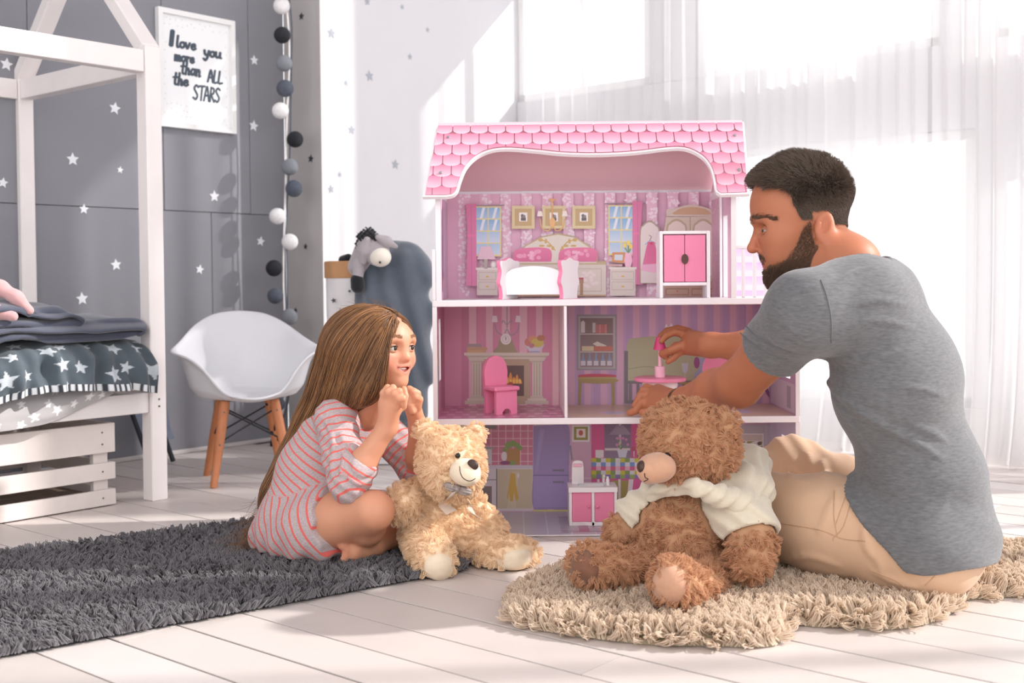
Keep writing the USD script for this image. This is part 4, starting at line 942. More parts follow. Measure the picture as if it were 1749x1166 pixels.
# armoire
b.poly(smoothpath([(1137, 370), (1137, 359), (1150, 357), (1166, 352), (1181, 350), (1200, 354), (1212, 358), (1217, 359), (1216, 370)], 40), (202, 186, 168)); b.poly(smoothpath([(1146, 365), (1160, 357), (1181, 354), (1203, 358), (1211, 364), (1206, 367), (1150, 367)], 40), (190, 146, 102))
b.poly([(1136, 371), (1216, 370), (1222, 400), (1222, 506), (1132, 506), (1132, 400)], (200, 184, 162)); b.line([(1177, 371), (1177, 470)], 1.4, (146, 122, 92))
for x in (1154, 1199): b.poly(smoothpath([(x - 18, 470), (x - 18, 395), (x - 12, 380), (x, 374), (x + 12, 380), (x + 18, 395), (x + 18, 470)], 30), (170, 148, 116)); b.poly(smoothpath([(x - 15, 470), (x - 15, 396), (x - 10, 383), (x, 378), (x + 10, 383), (x + 15, 396), (x + 15, 470)], 30), (224, 204, 194))
b.rect(1133, 480, 1221, 506, (186, 148, 122)); 
for x0 in (1136, 1180): b.line([(x0, 493), (x0 + 38, 493), (x0 + 38, 503), (x0, 503), (x0, 493)], 1.2, (120, 90, 70)); b.oval(x0 + 19, 497, 1.6, 1.6, (196, 90, 60), n=8)
# painted chandelier and stool
b.poly([(935, 340), (950, 340), (944, 345), (941, 345)], (214, 150, 70)); b.rect(941.5, 344, 944, 376, (214, 150, 70)); b.oval(943, 380, 5, 8, (222, 162, 84)); b.line([(922, 374), (926, 390), (936, 394), (943, 388), (950, 394), (960, 390), (964, 374)], 1.8, (214, 150, 70), True)
for x in (922, 964): b.poly([(x - 3, 361), (x + 3, 361), (x + 5, 370), (x - 5, 370)], (238, 226, 214))
b.rect(974, 474, 996, 477, (160, 40, 60)); b.rect(974, 477, 996, 483, (146, 102, 66)); b.rect(990, 483, 995, 504, (146, 102, 66)); b.rect(976, 483, 980, 504, (130, 90, 58))
b.done('bedroom_print', dh, label='flowered pink bedroom wallpaper with painted furniture')
# sitting room left (pink stripes)
b = back(); b.clip = sbox(WX0, ZT1, XD - 0.004, ZT2 - TB)
b.shape(b.clip, (206, 116, 152))
for k, (x, w_) in enumerate([(806, 15), (836, 12), (864, 14), (894, 13), (921, 11), (949, 11), (962, 4)]): b.rect(x - w_ / 2, 515, x + w_ / 2, 700, (224, 170, 186) if k < 5 else (226, 176, 180)); b.rect(x + w_ / 2, 515, x + w_ / 2 + 2, 700, (196, 104, 140))
b.rect(788, 515, 801, 700, (190, 100, 136))
b.line([(866, 520), (866, 560)], 1.6, (120, 112, 134)); b.line([(845, 552), (849, 566), (860, 572), (866, 562), (872, 572), (883, 566), (887, 552)], 1.8, (132, 124, 146), True); b.line([(866, 555), (859, 547), (858, 552)], 1.4, (132, 124, 146), True); b.line([(866, 555), (873, 547), (874, 552)], 1.4, (132, 124, 146), True)
for x in (845, 885): b.poly([(x - 3.5, 539), (x + 3.5, 539), (x + 5, 550), (x - 5, 550)], (232, 226, 232))
b.poly(smoothpath([(842, 602), (845, 596), (850, 592), (853, 580), (862, 571.5), (872, 574), (876, 585), (880, 594), (884, 602)], 40), (142, 132, 92)); b.oval(864, 579, 9, 9.5, (236, 228, 226)); b.oval(864, 579, 6, 6.5, (206, 190, 196)); b.oval(864, 579, 5, 5.5, (236, 228, 226)); b.rect(863.2, 575, 864.6, 581, (90, 80, 60))
b.rect(799, 587, 822, 592.5, (146, 128, 128)); b.rect(798, 593, 832, 598, (190, 146, 96)); b.rect(798, 598, 829, 602.5, (200, 158, 100))
b.poly([(897, 588), (930, 588), (924, 600), (904, 600)], (206, 206, 226)); b.rect(906, 599, 921, 603, (150, 160, 206)); b.oval(902, 584, 6, 7, (206, 108, 96)); b.oval(910, 579, 8, 6, (220, 140, 90)); b.oval(918, 585, 11, 8, (206, 190, 70)); b.oval(924, 577, 7, 5, (188, 110, 70)); b.oval(908, 590, 5, 4, (190, 110, 120))
# fireplace
b.rect(793, 602, 938, 607, (216, 208, 190)); b.rect(797, 607, 935, 610, (180, 170, 146)); b.rect(800, 610, 932, 613, (212, 204, 184)); b.rect(826, 613, 906, 690, (170, 146, 110)); b.rect(842, 624, 895, 676, (70, 44, 38))
for q, (x, h_) in enumerate([(872, 20), (878, 12), (883, 16), (867, 12), (888, 9)]): b.poly(smoothpath([(x - 4, 655), (x - 3, 655 - h_ * .5), (x, 655 - h_), (x + 3, 655 - h_ * .5), (x + 4, 655)], 16), (232, 140, 40)); b.oval(x, 651, 2, 4, (246, 206, 70), n=8)
b.oval(872, 655, 4, 3, (180, 40, 30))
for x in (814, 917):
    b.rect(x - 13, 613, x + 13, 616, (206, 198, 176)); b.rect(x - 10, 616, x + 10, 619, (186, 176, 152)); b.rect(x - 8, 619, x + 8, 676, (206, 198, 178))
    for d in (-4.5, 0, 4.5): b.rect(x + d - .8, 620, x + d + .8, 675, (166, 156, 132))
    b.rect(x - 11, 676, x + 11, 680, (196, 188, 164)); b.rect(x - 16, 680, x + 16, 684, (212, 204, 184)); b.rect(x - 20, 684, x + 20, 690, (198, 190, 168))
b.done('sitting_room_print', dh, label='pink striped wallpaper with painted fireplace')
# dining room right (lilac stripes)
b = back(); b.clip = sbox(XD + 0.004, ZT1, WX1, ZT2 - TB)
b.shape(b.clip, (172, 132, 184))
for k in range(17): x = 976 + k * 27.6; b.rect(x - 5.5, 512, x + 5.5, 705, (208, 154, 186)); b.rect(x + 5.5, 512, x + 10, 705, (184, 140, 186))
b.rect(985, 537, 1053.5, 632, (130, 126, 132)); b.rect(988, 540, 1051, 629, (166, 164, 168)); b.rect(991, 543, 1047, 627, (104, 78, 76), (132, 108, 112))
b.rect(991, 569.5, 1047, 571, (206, 196, 190)); b.rect(991, 600, 1047, 601.5, (206, 196, 190))
b.poly([(992, 550), (996, 547), (999, 550), (999, 568), (992, 568)], (214, 206, 206)); b.rect(1012, 551, 1017, 568, (190, 186, 190)); 
for k in range(4): b.rect(1018 + k * 4.8, 554, 1022 + k * 4.8, 569, (190, 84, 84) if k % 2 == 0 else (206, 108, 100))
b.rect(994, 591, 1014, 599, (212, 198, 150)); b.poly([(1012, 587), (1020, 583), (1036, 590), (1030, 597)], (224, 216, 200)); b.rect(1015, 591, 1046, 599, (196, 92, 70))
for x in (996, 1007, 1018, 1030, 1041): b.poly([(x - 1, 603), (x + 1, 603), (x + 1.6, 612), (x + 4, 618), (x + 4, 624), (x - 4, 624), (x - 4, 618), (x - 1.6, 612)], (110, 142, 190)); b.rect(x - 4, 616, x + 4, 624, (206, 206, 220))
b.poly(smoothpath([(988, 644), (990, 640), (1018, 638), (1050, 640), (1052, 644)], 20), (186, 40, 66)); b.rect(987, 643.5, 1051.5, 647, (164, 140, 70)); b.poly(smoothpath([(987, 647), (1051, 647), (1050, 653), (1019, 655), (989, 653)], 20), (148, 124, 60)); b.poly([(988, 652), (994, 652), (991, 700), (987, 700)], (142, 118, 58)); b.poly([(1044, 652), (1050, 652), (1050, 700), (1045, 700)], (142, 118, 58))
b.poly(smoothpath([(1071, 650), (1070, 600), (1073, 582), (1080, 578), (1130, 574), (1190, 580), (1200, 600), (1200, 650)], 50), (160, 162, 118), (176, 176, 136)); b.line([(1073, 630), (1100, 626), (1130, 628)], 1.2, (128, 128, 92), True)
b.rect(1066, 599, 1072.5, 689, (96, 92, 96)); b.rect(1066, 650, 1215, 655, (96, 92, 96)); b.rect(1066, 683, 1110, 689, (96, 92, 96))
for k in range(9): b.rect(1074 + k * 13, 655, 1079 + k * 13, 686, (104, 98, 100))
b.poly([(1164, 620), (1176, 620), (1174, 634), (1171, 637), (1169, 637), (1166, 634)], (196, 200, 216)); b.rect(1169.3, 637, 1170.7, 651, (190, 194, 210)); b.rect(1160, 652, 1181, 656, (160, 140, 70))
b.oval(1190, 619, 5, 10, (140, 50, 120)); b.oval(1216, 619, 8, 12, (150, 60, 130)); b.poly(smoothpath([(1194, 612), (1210, 612), (1208, 628), (1216, 645), (1208, 652), (1192, 652), (1186, 640), (1196, 626)], 40), (160, 160, 206))
b.poly(smoothpath([(1135, 560), (1138, 553), (1142, 558), (1147, 552), (1149, 560), (1142, 566)], 20), (232, 226, 232)); 
b.line([(1278, 690), (1294, 664), (1302, 655)], 5, (120, 40, 90)); b.line([(1304, 655), (1312, 672), (1320, 682)], 6, (110, 40, 90)); b.poly([(1276, 684), (1292, 678), (1292, 688), (1282, 692)], (226, 196, 214))
b.done('dining_room_print', dh, label='lilac striped wallpaper with painted cabinet and sofa')
# kitchen
b = back(); b.clip = sbox(WX0, Z0, WX1, ZT1 - TB)
b.shape(b.clip, (214, 166, 196))
b.rect(770, 720, 910, 800, (204, 104, 134))
for k in range(12): b.rect(775 + k * 12.6, 720, 776.4 + k * 12.6, 800, (236, 190, 200))
for k in range(7): b.rect(770, 735 + k * 13, 910, 736.3 + k * 13, (236, 190, 200))
b.rect(784, 726, 848, 732, (120, 112, 110)); 
b.rect(824, 765, 840, 792, (206, 206, 210)); b.rect(820, 763, 844, 767, (150, 150, 150)); b.rect(829, 768, 833, 790, (236, 236, 240))
b.rect(866, 766, 888, 793, (172, 120, 50)); 
for x, y, r_ in ((862, 768, 4), (868, 760, 6), (876, 757, 6), (884, 761, 5), (889, 765, 4), (875, 791, 5)): b.oval(x, y, r_, r_, (110, 150, 60), n=10)
b.oval(861, 779, 5, 8, (236, 232, 232)); b.oval(863, 790, 9, 3.4, (120, 50, 100))
b.rect(780, 794, 910, 799.5, (206, 200, 214)); b.rect(780, 799.5, 910, 872, (216, 210, 216)); b.rect(780, 818, 848, 820, (140, 136, 140)); b.rect(812, 830, 840, 867, (110, 98, 92)); b.rect(814, 850, 827, 857, (206, 150, 70)); b.rect(847.5, 800, 849.5, 872, (90, 90, 86))
b.rect(850, 801, 909, 868, (196, 184, 146)); b.poly([(876, 806), (886, 806), (881, 868), (866, 868)], (206, 196, 162)); b.poly([(872, 808), (880, 808), (881, 824), (886, 852), (881, 855), (878, 840), (876, 856), (871, 855), (870, 840), (867, 854), (866, 848), (870, 824)], (206, 160, 44)); b.oval(885, 812, 2, 4, (232, 228, 224))
b.poly(smoothpath([(911, 727), (940, 726), (971, 727), (971.5, 800), (971, 867), (940, 869), (911, 867), (910.5, 800)], 60), (132, 116, 178)); b.rect(911, 727, 971, 810, (136, 116, 174), (142, 124, 188)); b.rect(911, 812, 971, 866, (146, 128, 194)); b.rect(911, 810.5, 971, 812.3, (96, 82, 140)); b.poly([(922, 733), (930, 733), (918, 806), (914, 806)], (150, 134, 192))
for y in (803, 823): b.rect(944, y - 1.6, 962, y + 1.4, (100, 92, 124)); b.oval(961, y, 3, 2.8, (110, 100, 132), n=8)
b.rect(911, 870, 972, 873, (206, 200, 110))
b.rect(977, 726, 1007, 754.5, (238, 232, 232)); b.rect(980, 728.5, 1004, 751, (132, 132, 36)); b.rect(984.5, 732, 1000, 747, (240, 234, 228)); b.oval(992, 739, 4, 5, (196, 70, 40), n=8); b.rect(972, 815, 1010, 818, (226, 196, 214)); b.rect(972, 818, 1010, 873, (206, 160, 196))
b.rect(1010, 720, 1032, 830, (214, 62, 128)); b.rect(1032, 720, 1078, 782, (96, 74, 100), (126, 104, 138)); b.rect(1078, 720, 1100, 830, (206, 56, 120)); b.rect(1057, 720, 1061, 766, (196, 182, 186)); b.rect(1033, 765, 1076, 769, (220, 206, 206)); b.poly([(1053, 726), (1065, 726), (1078, 742), (1040, 742)], (140, 120, 144))
b.poly([(1054, 768), (1072, 768), (1069, 781), (1057, 781)], (206, 214, 230)); 
for q in range(14): b.oval(1063 + rg.uniform(-11, 11), 757 + rg.uniform(-9, 8), 2.4, 2.4, (206, 120, 170) if q % 3 else (90, 130, 80), n=7)
b.rect(1017, 768, 1031, 781, (236, 232, 232)); b.oval(1024, 778, 7, 4, (236, 232, 232)); b.rect(1079, 763, 1086, 770, (190, 50, 90)); b.rect(1082, 770, 1083.4, 780, (226, 220, 226)); b.rect(1088, 757, 1093, 780, (70, 84, 50)); b.rect(1088, 768, 1093, 776, (206, 190, 150))
for i in range(11):
    for j in range(5):
        c = [(206, 200, 40), (110, 150, 60), (226, 226, 232)][(i + j) % 3] if j != 1 else [(90, 140, 206), (226, 226, 240)][i % 2]
        if j == 2: c = [(214, 70, 120), (240, 170, 196)][i % 2]
        if j == 4: c = [(130, 170, 60), (120, 96, 170)][i % 2]
        b.rect(1010 + i * 8.2, 782 + j * 7, 1018.2 + i * 8.2, 789 + j * 7, c)
b.rect(1010, 817, 1110, 872, (214, 62, 128)); b.rect(1044, 820, 1073, 858, (156, 140, 50)); b.rect(1056, 818, 1060, 872, (236, 228, 232)); b.poly([(1074, 818), (1082, 818), (1076, 872), (1068, 872)], (236, 228, 232)); b.rect(1020, 818, 1024, 872, (236, 228, 232))
b.rect(1236, 725, 1306, 800, (176, 170, 176)); b.rect(1246, 740, 1304, 796, (232, 228, 228)); b.rect(1248, 753, 1272, 794, (130, 126, 46)); b.rect(1276, 753, 1302, 794, (146, 142, 52)); b.rect(1248, 742, 1302, 752, (206, 190, 176)); b.oval(1292, 758, 10, 5, (236, 232, 226)); b.oval(1297, 757, 4, 3, (70, 54, 44)); b.rect(1284, 770, 1296, 794, (110, 84, 50))
b.rect(1306, 725, 1366, 880, (190, 180, 196)); b.line([(1306, 760), (1350, 760)], 1, (160, 150, 170))
b.done('kitchen_print', dh, label='kitchen wall print with lilac fridge and tiles')
# balcony print
b = Print(V(0, HB - 0.0125, 0), X1, Z1, V(0, -1, 0)); b.clip = sbox(XRU + 0.002, ZT2, XR - 0.002, zb)
b.shape(b.clip, (222, 206, 228))
for k in range(7): b.rect(1200, 424 + k * 24, 1400, 438 + k * 24, (190, 160, 206), (212, 190, 222))
b.done('balcony_print', bal)
# side walls
def side(x, sgn): return Print(V(x, 0, 0), Y1, Z1, V(sgn, 0, 0))
def holes(h): return sbox(h[0], h[2], h[1], h[3])
s_ = side(WX0, 1); s_.clip = sbox(HY + 0.003, ZT1, HB - 0.004, ZT2 - TB).difference(holes(holeL)); s_.shape(s_.clip, (176, 84, 122))
for k in range(6): s_.shape(sbox(HY + 0.02 + k * 0.046, ZT1, HY + 0.034 + k * 0.046, ZT2 - TB), (196, 120, 150))
s_.shape(sbox(HY + 0.004, ZT1 + 0.02, HY + 0.036, ZT1 + 0.125), (132, 146, 156)); s_.shape(sbox(HY + 0.006, ZT1 + 0.125, HY + 0.034, ZT1 + 0.165), (196, 140, 90)); s_.shape(sbox(HY + 0.16, ZT1 + 0.01, HY + 0.2, ZT1 + 0.2), (150, 90, 100))
s_.done('side_print', wL1)
s_ = side(WX1, -1); s_.clip = sbox(HY + 0.003, ZT1, HB - 0.004, ZT2 - TB).difference(holes(holeL)); s_.shape(s_.clip, (182, 146, 190))
s_.shape(sbox(HY + 0.01, ZT1 + 0.005, HB - 0.02, ZT1 + 0.075), (206, 190, 210)); s_.shape(sbox(HY + 0.05, ZT1 + 0.012, HY + 0.09, ZT1 + 0.066), (150, 136, 160))
s_.done('side_print', wR1)
h0 = (HY + 0.06, HY + 0.15, Z0 + 0.10, Z0 + 0.22)
for x, sg, wp in ((WX0, 1, wL0), (WX1, -1, wR0)):
    s_ = side(x, sg); s_.clip = sbox(HY + 0.003, Z0, HB - 0.004, ZT1 - TB).difference(holes(h0)); s_.shape(s_.clip, (200, 186, 208)); s_.shape(sbox(HY, Z0, HB, Z0 + 0.07), (222, 210, 226)); s_.done('side_print', wp)
s_ = side(XLU + 0.0125, 1); s_.clip = sbox(HY + 0.003, ZT2, HB - 0.004, ZE); s_.shape(s_.clip, (204, 160, 190))
for k in range(60): s_.shape(Point(HY + 0.16 + rg.uniform(0, 0.12), ZT2 + rg.uniform(0.0, 0.26)).buffer(0.004, quad_segs=2), (226, 196, 214))
s_.shape(sbox(HY + 0.03, ZT2 + 0.02, HY + 0.05, ZT2 + 0.22), (150, 120, 140)); 
for k, c in enumerate([(196, 84, 90), (120, 160, 196), (206, 60, 90), (196, 90, 110)]): s_.shape(sbox(HY + 0.034, ZT2 + 0.03 + k * 0.045, HY + 0.046, ZT2 + 0.062 + k * 0.045), c)
s_.shape(sbox(HY + 0.07, ZT2 + 0.05, HY + 0.12, ZT2 + 0.23), (186, 140, 190)); s_.shape(sbox(HY + 0.085, ZT2 + 0.07, HY + 0.105, ZT2 + 0.2), (206, 180, 210)); s_.shape(sbox(HY + 0.09, ZT2 + 0.0, HY + 0.094, ZT2 + 0.07), (110, 60, 130))
s_.done('side_print', wLU)
s_ = side(XRU - 0.0125, -1); s_.clip = sbox(HY + 0.003, ZT2, HB - 0.004, ZE).difference(sbox(HY + 0.045, ZT2, HY + 0.105, ZT2 + 0.202)); s_.shape(s_.clip, (206, 150, 180))
for k in range(70): s_.shape(Point(HY + rg.uniform(0.12, 0.28), ZT2 + rg.uniform(0.0, 0.26)).buffer(0.004, quad_segs=2), (226, 184, 206))
s_.done('side_print', wRU)
# printed floors
def flo(z): return Print(V(0, 0, z), X1, Y1, Z1)
s_ = flo(ZT1); s_.clip = sbox(WX0, HY + 0.003, XD - 0.004, HB - 0.004); s_.shape(s_.clip, (186, 92, 136))
for k in range(9):
    for j in range(5): s_.shape(sbox(WX0 + 0.036 * k + (j % 2) * 0.018, HY + 0.02 + j * 0.056, WX0 + 0.018 + 0.036 * k + (j % 2) * 0.018, HY + 0.05 + j * 0.056), (214, 140, 172))
s_.done('floor_print', f1, 'print_gloss')
s_ = flo(ZT1); s_.clip = sbox(XD + 0.004, HY + 0.003, WX1, HB - 0.004); s_.shape(s_.clip, (206, 172, 140))
for k in range(8): s_.shape(sbox(XD, HY + k * 0.037, WX1, HY + k * 0.037 + 0.0016), (182, 146, 112))
for x in (1048, 1264): q = at(x, 702, HY + .1); s_.shape(affinity.scale(Point(q[0], HY + 0.10).buffer(0.034), 1, 1), (224, 160, 190)); s_.shape(Point(q[0], HY + 0.10).buffer(0.026), (150, 176, 206)); s_.shape(Point(q[0], HY + 0.1).buffer(0.010), (196, 150, 200))
s_.done('floor_print', f1, 'print_gloss')
s_ = flo(Z0); s_.clip = sbox(WX0, HY + 0.003, WX1, HB - 0.004); s_.shape(s_.clip, (172, 168, 182))
for k in range(16): s_.shape(sbox(WX0 + 0.058 * k + 0.03, HY, WX0 + 0.058 * k + 0.0325, HB), (208, 206, 216))
for k in range(2): s_.shape(sbox(WX0, HY + 0.10 + k * 0.12, WX1, HY + 0.1025 + k * 0.12), (196, 192, 206))
mx0, mx1 = at(958, 905, HY + .05)[0], at(1085, 905, HY + .05)[0]
s_.shape(sbox(mx0, HY + 0.03, mx1, HY + 0.21), (216, 208, 218))
for k in range(13): s_.shape(sbox(mx0, HY + 0.03 + k * 0.0145, mx1, HY + 0.0375 + k * 0.0145), (52, 36, 56))
s_.shape(sbox(mx0 + 0.045, HY + 0.03, mx0 + 0.07, HY + 0.21), (128, 56, 96)); s_.shape(sbox(mx0 + 0.115, HY + 0.03, mx0 + 0.14, HY + 0.21), (128, 56, 96))
s_.done('floor_print', f0, 'print_gloss')

# ---------------------------------------------------------------- toy furniture
def rbox(a, b_, m=0.0015): a, b_ = np.asarray(a, float), np.asarray(b_, float); return bx(np.abs(b_ - a), (a + b_) / 2, None, m)
# bed: white with pink edges on its scalloped end boards
tb = thing('toy_bed', 'white toy bed with pink-edged scalloped end boards on the upper floor', 'toy bed')
yb0 = HY + 0.05
x0, x1 = at(852, 470, yb0)[0], at(972, 470, yb0)[0]; zb0_, zt = ZT2, at(900, 438, yb0)[2]
def endboard(xc, sgn):
    prof = smoothpath([(0, 0), (0.015, 0.004), (0.012, 0.028), (0.004, 0.042), (0.012, 0.066), (0.006, 0.092), (0.03, 0.096), (0.05, 0.102), (0.072, 0.096), (0.096, 0.092), (0.09, 0.066), (0.098, 0.042), (0.09, 0.028), (0.087, 0.004), (0.102, 0)], 70)
    g = Polygon(prof).buffer(0); return g
g = endboard(0, 1); th_ = 0.010
for xc, ang in ((x0 + 0.012, 0.55), (x1 - 0.012, 0.55)):
    ux = V(math.sin(ang), math.cos(ang), 0); uz = V(math.cos(ang), -math.sin(ang), 0)
    o = V(xc, yb0, ZT2) - ux * 0.03
    obj('end_board', extr(g, th_, o - uz * th_ / 2, ux, Z1, uz), 'toy_pink_pale', tb)
    obj('end_board_face', [extr(g.buffer(-0.0012), 0.0008, o - uz * (th_ / 2 + 0.0008), ux, Z1, uz), extr(g.buffer(-0.0012), 0.0008, o + uz * th_ / 2, ux, Z1, uz)], 'toy_white', tb)
    rim = g.buffer(0.0008).difference(g.buffer(-0.0005)); obj('edge_band', extr(rim, th_ * 0.96, o - uz * th_ * 0.48, ux, Z1, uz), 'toy_pink', tb)
xs, xe = x0 + 0.018, x1 - 0.020
fp_ = smoothpath([(xs, 0.012), (xs, 0.062), ((xs + xe) / 2 - 0.03, 0.079), ((xs + xe) / 2 + 0.03, 0.079), (xe, 0.062), (xe, 0.012)], 50)
obj('side_panel', extr(Polygon(np.vstack([[(xs, 0.012)], fp_, [(xe, 0.012)]])).buffer(0), 0.008, V(0, yb0 + 0.004, ZT2), X1, Z1, V(0, -1, 0)), 'toy_white', tb)
obj('bed_base', rbox((xs, yb0 + 0.004, ZT2 + 0.014), (xe, yb0 + 0.085, ZT2 + 0.03)), 'toy_white', tb)
# wardrobe
wy = HY + 0.045; wx0, wx1 = at(1127, 470, wy)[0], at(1213, 470, wy)[0]; wz = at(1170, 394, wy)[2]; wzb = at(1170, 482, wy)[2]
wd = thing('toy_wardrobe', 'small white toy wardrobe with two pink doors on the upper floor', 'toy wardrobe')
for a in (wx0, wx1 - 0.008): obj('side_panel', rbox((a, wy, ZT2), (a + 0.008, wy + 0.07, wz)), 'toy_white', wd)
obj('top_panel', rbox((wx0 + 0.008, wy, wz - 0.008), (wx1 - 0.008, wy + 0.07, wz)), 'toy_white', wd); obj('bottom_panel', rbox((wx0 + 0.008, wy, wzb - 0.008), (wx1 - 0.008, wy + 0.07, wzb)), 'toy_white', wd)
obj('back_panel', rbox((wx0 + 0.008, wy + 0.066, wzb), (wx1 - 0.008, wy + 0.07, wz - 0.008)), 'toy_white', wd)
wm = (wx0 + wx1) / 2
for a, c in ((wx0 + 0.0105, wm - 0.0006), (wm + 0.0006, wx1 - 0.0105)): obj('door', rbox((a, wy + 0.002, wzb + 0.001), (c, wy + 0.009, wz - 0.010), 0.001), 'toy_pink', wd)
obj('keyplate', extr(affinity.scale(Point(0, 0).buffer(1, quad_segs=8), 0.0085, 0.0122), 0.003, V(wm, wy + 0.002, (wz + wzb) / 2 - 0.006), X1, Z1, V(0, -1, 0)), 'toy_brown', wd)
# chairs
def toy_chair(label, loc, ang):
    t = thing('toy_chair', label, 'toy chair', loc, ang, 'pink toy chairs')
    prof = smoothpath([(-0.030, 0), (-0.030, 0.05), (-0.033, 0.085), (-0.033, 0.110), (-0.022, 0.134), (0, 0.143), (0.022, 0.134), (0.033, 0.110), (0.033, 0.085), (0.030, 0.05), (0.030, 0)], 50)
    gb = Polygon(prof).difference(affinity.scale(Point(0, 0).buffer(0.012), 1, 1)).buffer(0)
    obj('backrest', extr(gb, 0.010, V(0, 0.032, 0), X1, Z1, V(0, -1, 0)), 'toy_pink', t)
    obj('seat', rbox((-0.036, -0.034, 0.058), (0.036, 0.026, 0.069), 0.003), 'toy_pink', t)
    gf = sbox(-0.030, 0, 0.030, 0.058).difference(Point(0, 0.002).buffer(0.0125)); obj('front_leg', extr(gf, 0.010, V(0, -0.018, 0), X1, Z1, V(0, -1, 0)), 'toy_pink', t)
    obj('brace', rbox((-0.006, -0.018, 0.035), (0.006, 0.022, 0.058), 0.001), 'toy_pink', t)
    return t
q = at(857, 700, HY + 0.11)
toy_chair('pink toy chair with rounded back before the painted fireplace', V(q[0] - 0.002, HY + 0.105, ZT1 + 0.0006), 32)
q = at(1222, 640, HY + 0.16)
toy_chair('pink toy chair half hidden behind the man\'s forearm', V(q[0], HY + 0.16, ZT1 + 0.0006), -12)
# round table
ty = HY + 0.105; tq = at(1127, 644, ty); tzt = tq[2]; tr_ = (at(1171, 644, ty)[0] - at(1083, 644, ty)[0]) / 2
tt = thing('toy_table', 'round pink-topped toy table with white base in the lilac room', 'toy table')
obj('table_top', lathe([(0, 0), (tr_ - 0.002, 0), (tr_, 0.002), (tr_, 0.008), (tr_ - 0.0015, 0.0095), (0, 0.0095)], V(tq[0], ty, tzt - 0.0095), 40), 'toy_pink', tt, smooth=40)
zl = ZT1 + 0.0006
obj('base', lathe([(0, 0), (0.036, 0), (0.034, 0.012), (0.03, 0.03), (0.036, 0.045), (0.045, tzt - 0.0096 - zl - 0.01), (0.043, tzt - 0.0096 - zl), (0, tzt - 0.0096 - zl)], V(tq[0], ty, zl), 32), 'toy_white', tt, smooth=40)
# lamp held on the table
lp = thing('toy_lamp', 'tiny pink table lamp on the toy table, held by the man\'s fingers', 'toy lamp')
lx, ly = at(1127, 620, ty)[0], ty
zt0 = tzt + 0.0003; zt1 = at(1127, 625, ly)[2]; zt2 = at(1127, 597, ly)[2]; zt3 = at(1127, 575, ly)[2]
obj('base', lathe([(0, 0), (0.0128, 0), (0.0128, zt1 - zt0 - 0.001), (0.0118, zt1 - zt0), (0, zt1 - zt0)], V(lx, ly, zt0), 24), 'toy_pink_pale', lp, smooth=40)
obj('stem', lathe([(0, 0), (0.0042, 0), (0.0042, zt3 - zt1 - 0.004), (0, zt3 - zt1 - 0.004)], V(lx, ly, zt1), 16), 'toy_pink_pale', lp, smooth=40)
obj('shade', lathe([(0.0165, 0), (0.0085, zt3 - zt2), (0.0075, zt3 - zt2), (0, zt3 - zt2 - 0.0005), (0, zt3 - zt2 - 0.002), (0.0072, zt3 - zt2 - 0.002), (0.0150, 0), (0.0165, 0)], V(lx, ly, zt2), 28), 'lamp_pink', lp, smooth=40)
# sink unit
sy = HY + 0.10; sx0, sx1 = at(972, 850, sy)[0], at(1054, 850, sy)[0]; st = at(1010, 832, sy)[2]; sd_ = 0.075
sk = thing('toy_sink', 'white toy sink unit with two pink doors on the ground floor', 'toy sink')
sb_ = Z0 + 0.0006
for a in (sx0, (sx0 + sx1) / 2 - 0.0035, sx1 - 0.007): obj('panel', rbox((a, sy, sb_), (a + 0.007, sy + sd_, st - 0.012), 0.001), 'toy_white', sk)
obj('panel', rbox((sx0 + 0.007, sy, sb_), (sx1 - 0.007, sy + sd_, sb_ + 0.009), 0.001), 'toy_white', sk)
g = sbox(sx0 - 0.001, sy - 0.003, sx1 + 0.001, sy + sd_).difference(sbox(sx0 + 0.028, sy + 0.014, sx1 - 0.03, sy + sd_ - 0.02).buffer(0.004))
obj('worktop', extr(g, 0.012, V(0, 0, st - 0.012), X1, Y1, Z1), 'toy_white', sk)
obj('basin', [rbox((sx0 + 0.024, sy + 0.010, st - 0.035), (sx1 - 0.026, sy + sd_ - 0.016, st - 0.0125), 0.003)], 'toy_grey', sk)
sm = (sx0 + sx1) / 2
for a, c, kx in ((sx0 + 0.0075, sm - 0.004, sm - 0.011), (sm + 0.004, sx1 - 0.0075, sm + 0.011)):
    d_ = obj('door', rbox((a, sy + 0.002, sb_ + 0.0095), (c, sy + 0.008, st - 0.0125), 0.001), 'toy_pink', sk)
    obj('knob', ball(V(kx, sy - 0.001, (sb_ + st) / 2), 0.0042, 2), 'toy_pink', d_)
hz = at(1010, 793, sy)[2]
gu = Polygon(smoothpath([(sx0 + 0.010, st), (sx0 + 0.011, hz - 0.012), (sx0 + 0.016, hz), (sx0 + 0.034, hz), (sx0 + 0.0395, hz - 0.012), (sx0 + 0.040, st)], 40)).buffer(0)
obj('splashback', extr(gu, 0.010, V(0, sy + sd_ - 0.010, 0), X1, Z1, V(0, -1, 0)), 'toy_white', sk)
obj('shelf', rbox((sx0 + 0.0135, sy + sd_ - 0.024, hz - 0.014), (sx0 + 0.0365, sy + sd_ - 0.0205, hz - 0.006), 0.001), 'toy_pink_pale', sk)
obj('tap', tube(smoothpath([(sx1 - 0.0285, sy + sd_ - 0.012, st), (sx1 - 0.0285, sy + sd_ - 0.012, st + 0.016), (sx1 - 0.0285, sy + sd_ - 0.018, st + 0.020), (sx1 - 0.0285, sy + sd_ - 0.028, st + 0.018)], 16), 0.0034, 10), 'toy_white', sk, smooth=True)
obj('bottle', lathe([(0, 0), (0.0048, 0), (0.0048, 0.014), (0.003, 0.018), (0.003, 0.022), (0, 0.022)], V(sx1 - 0.021, sy + 0.03, st), 12), 'toy_white', None, smooth=40, label='tiny white toy bottle standing on the toy sink unit', cat='toy bottle')
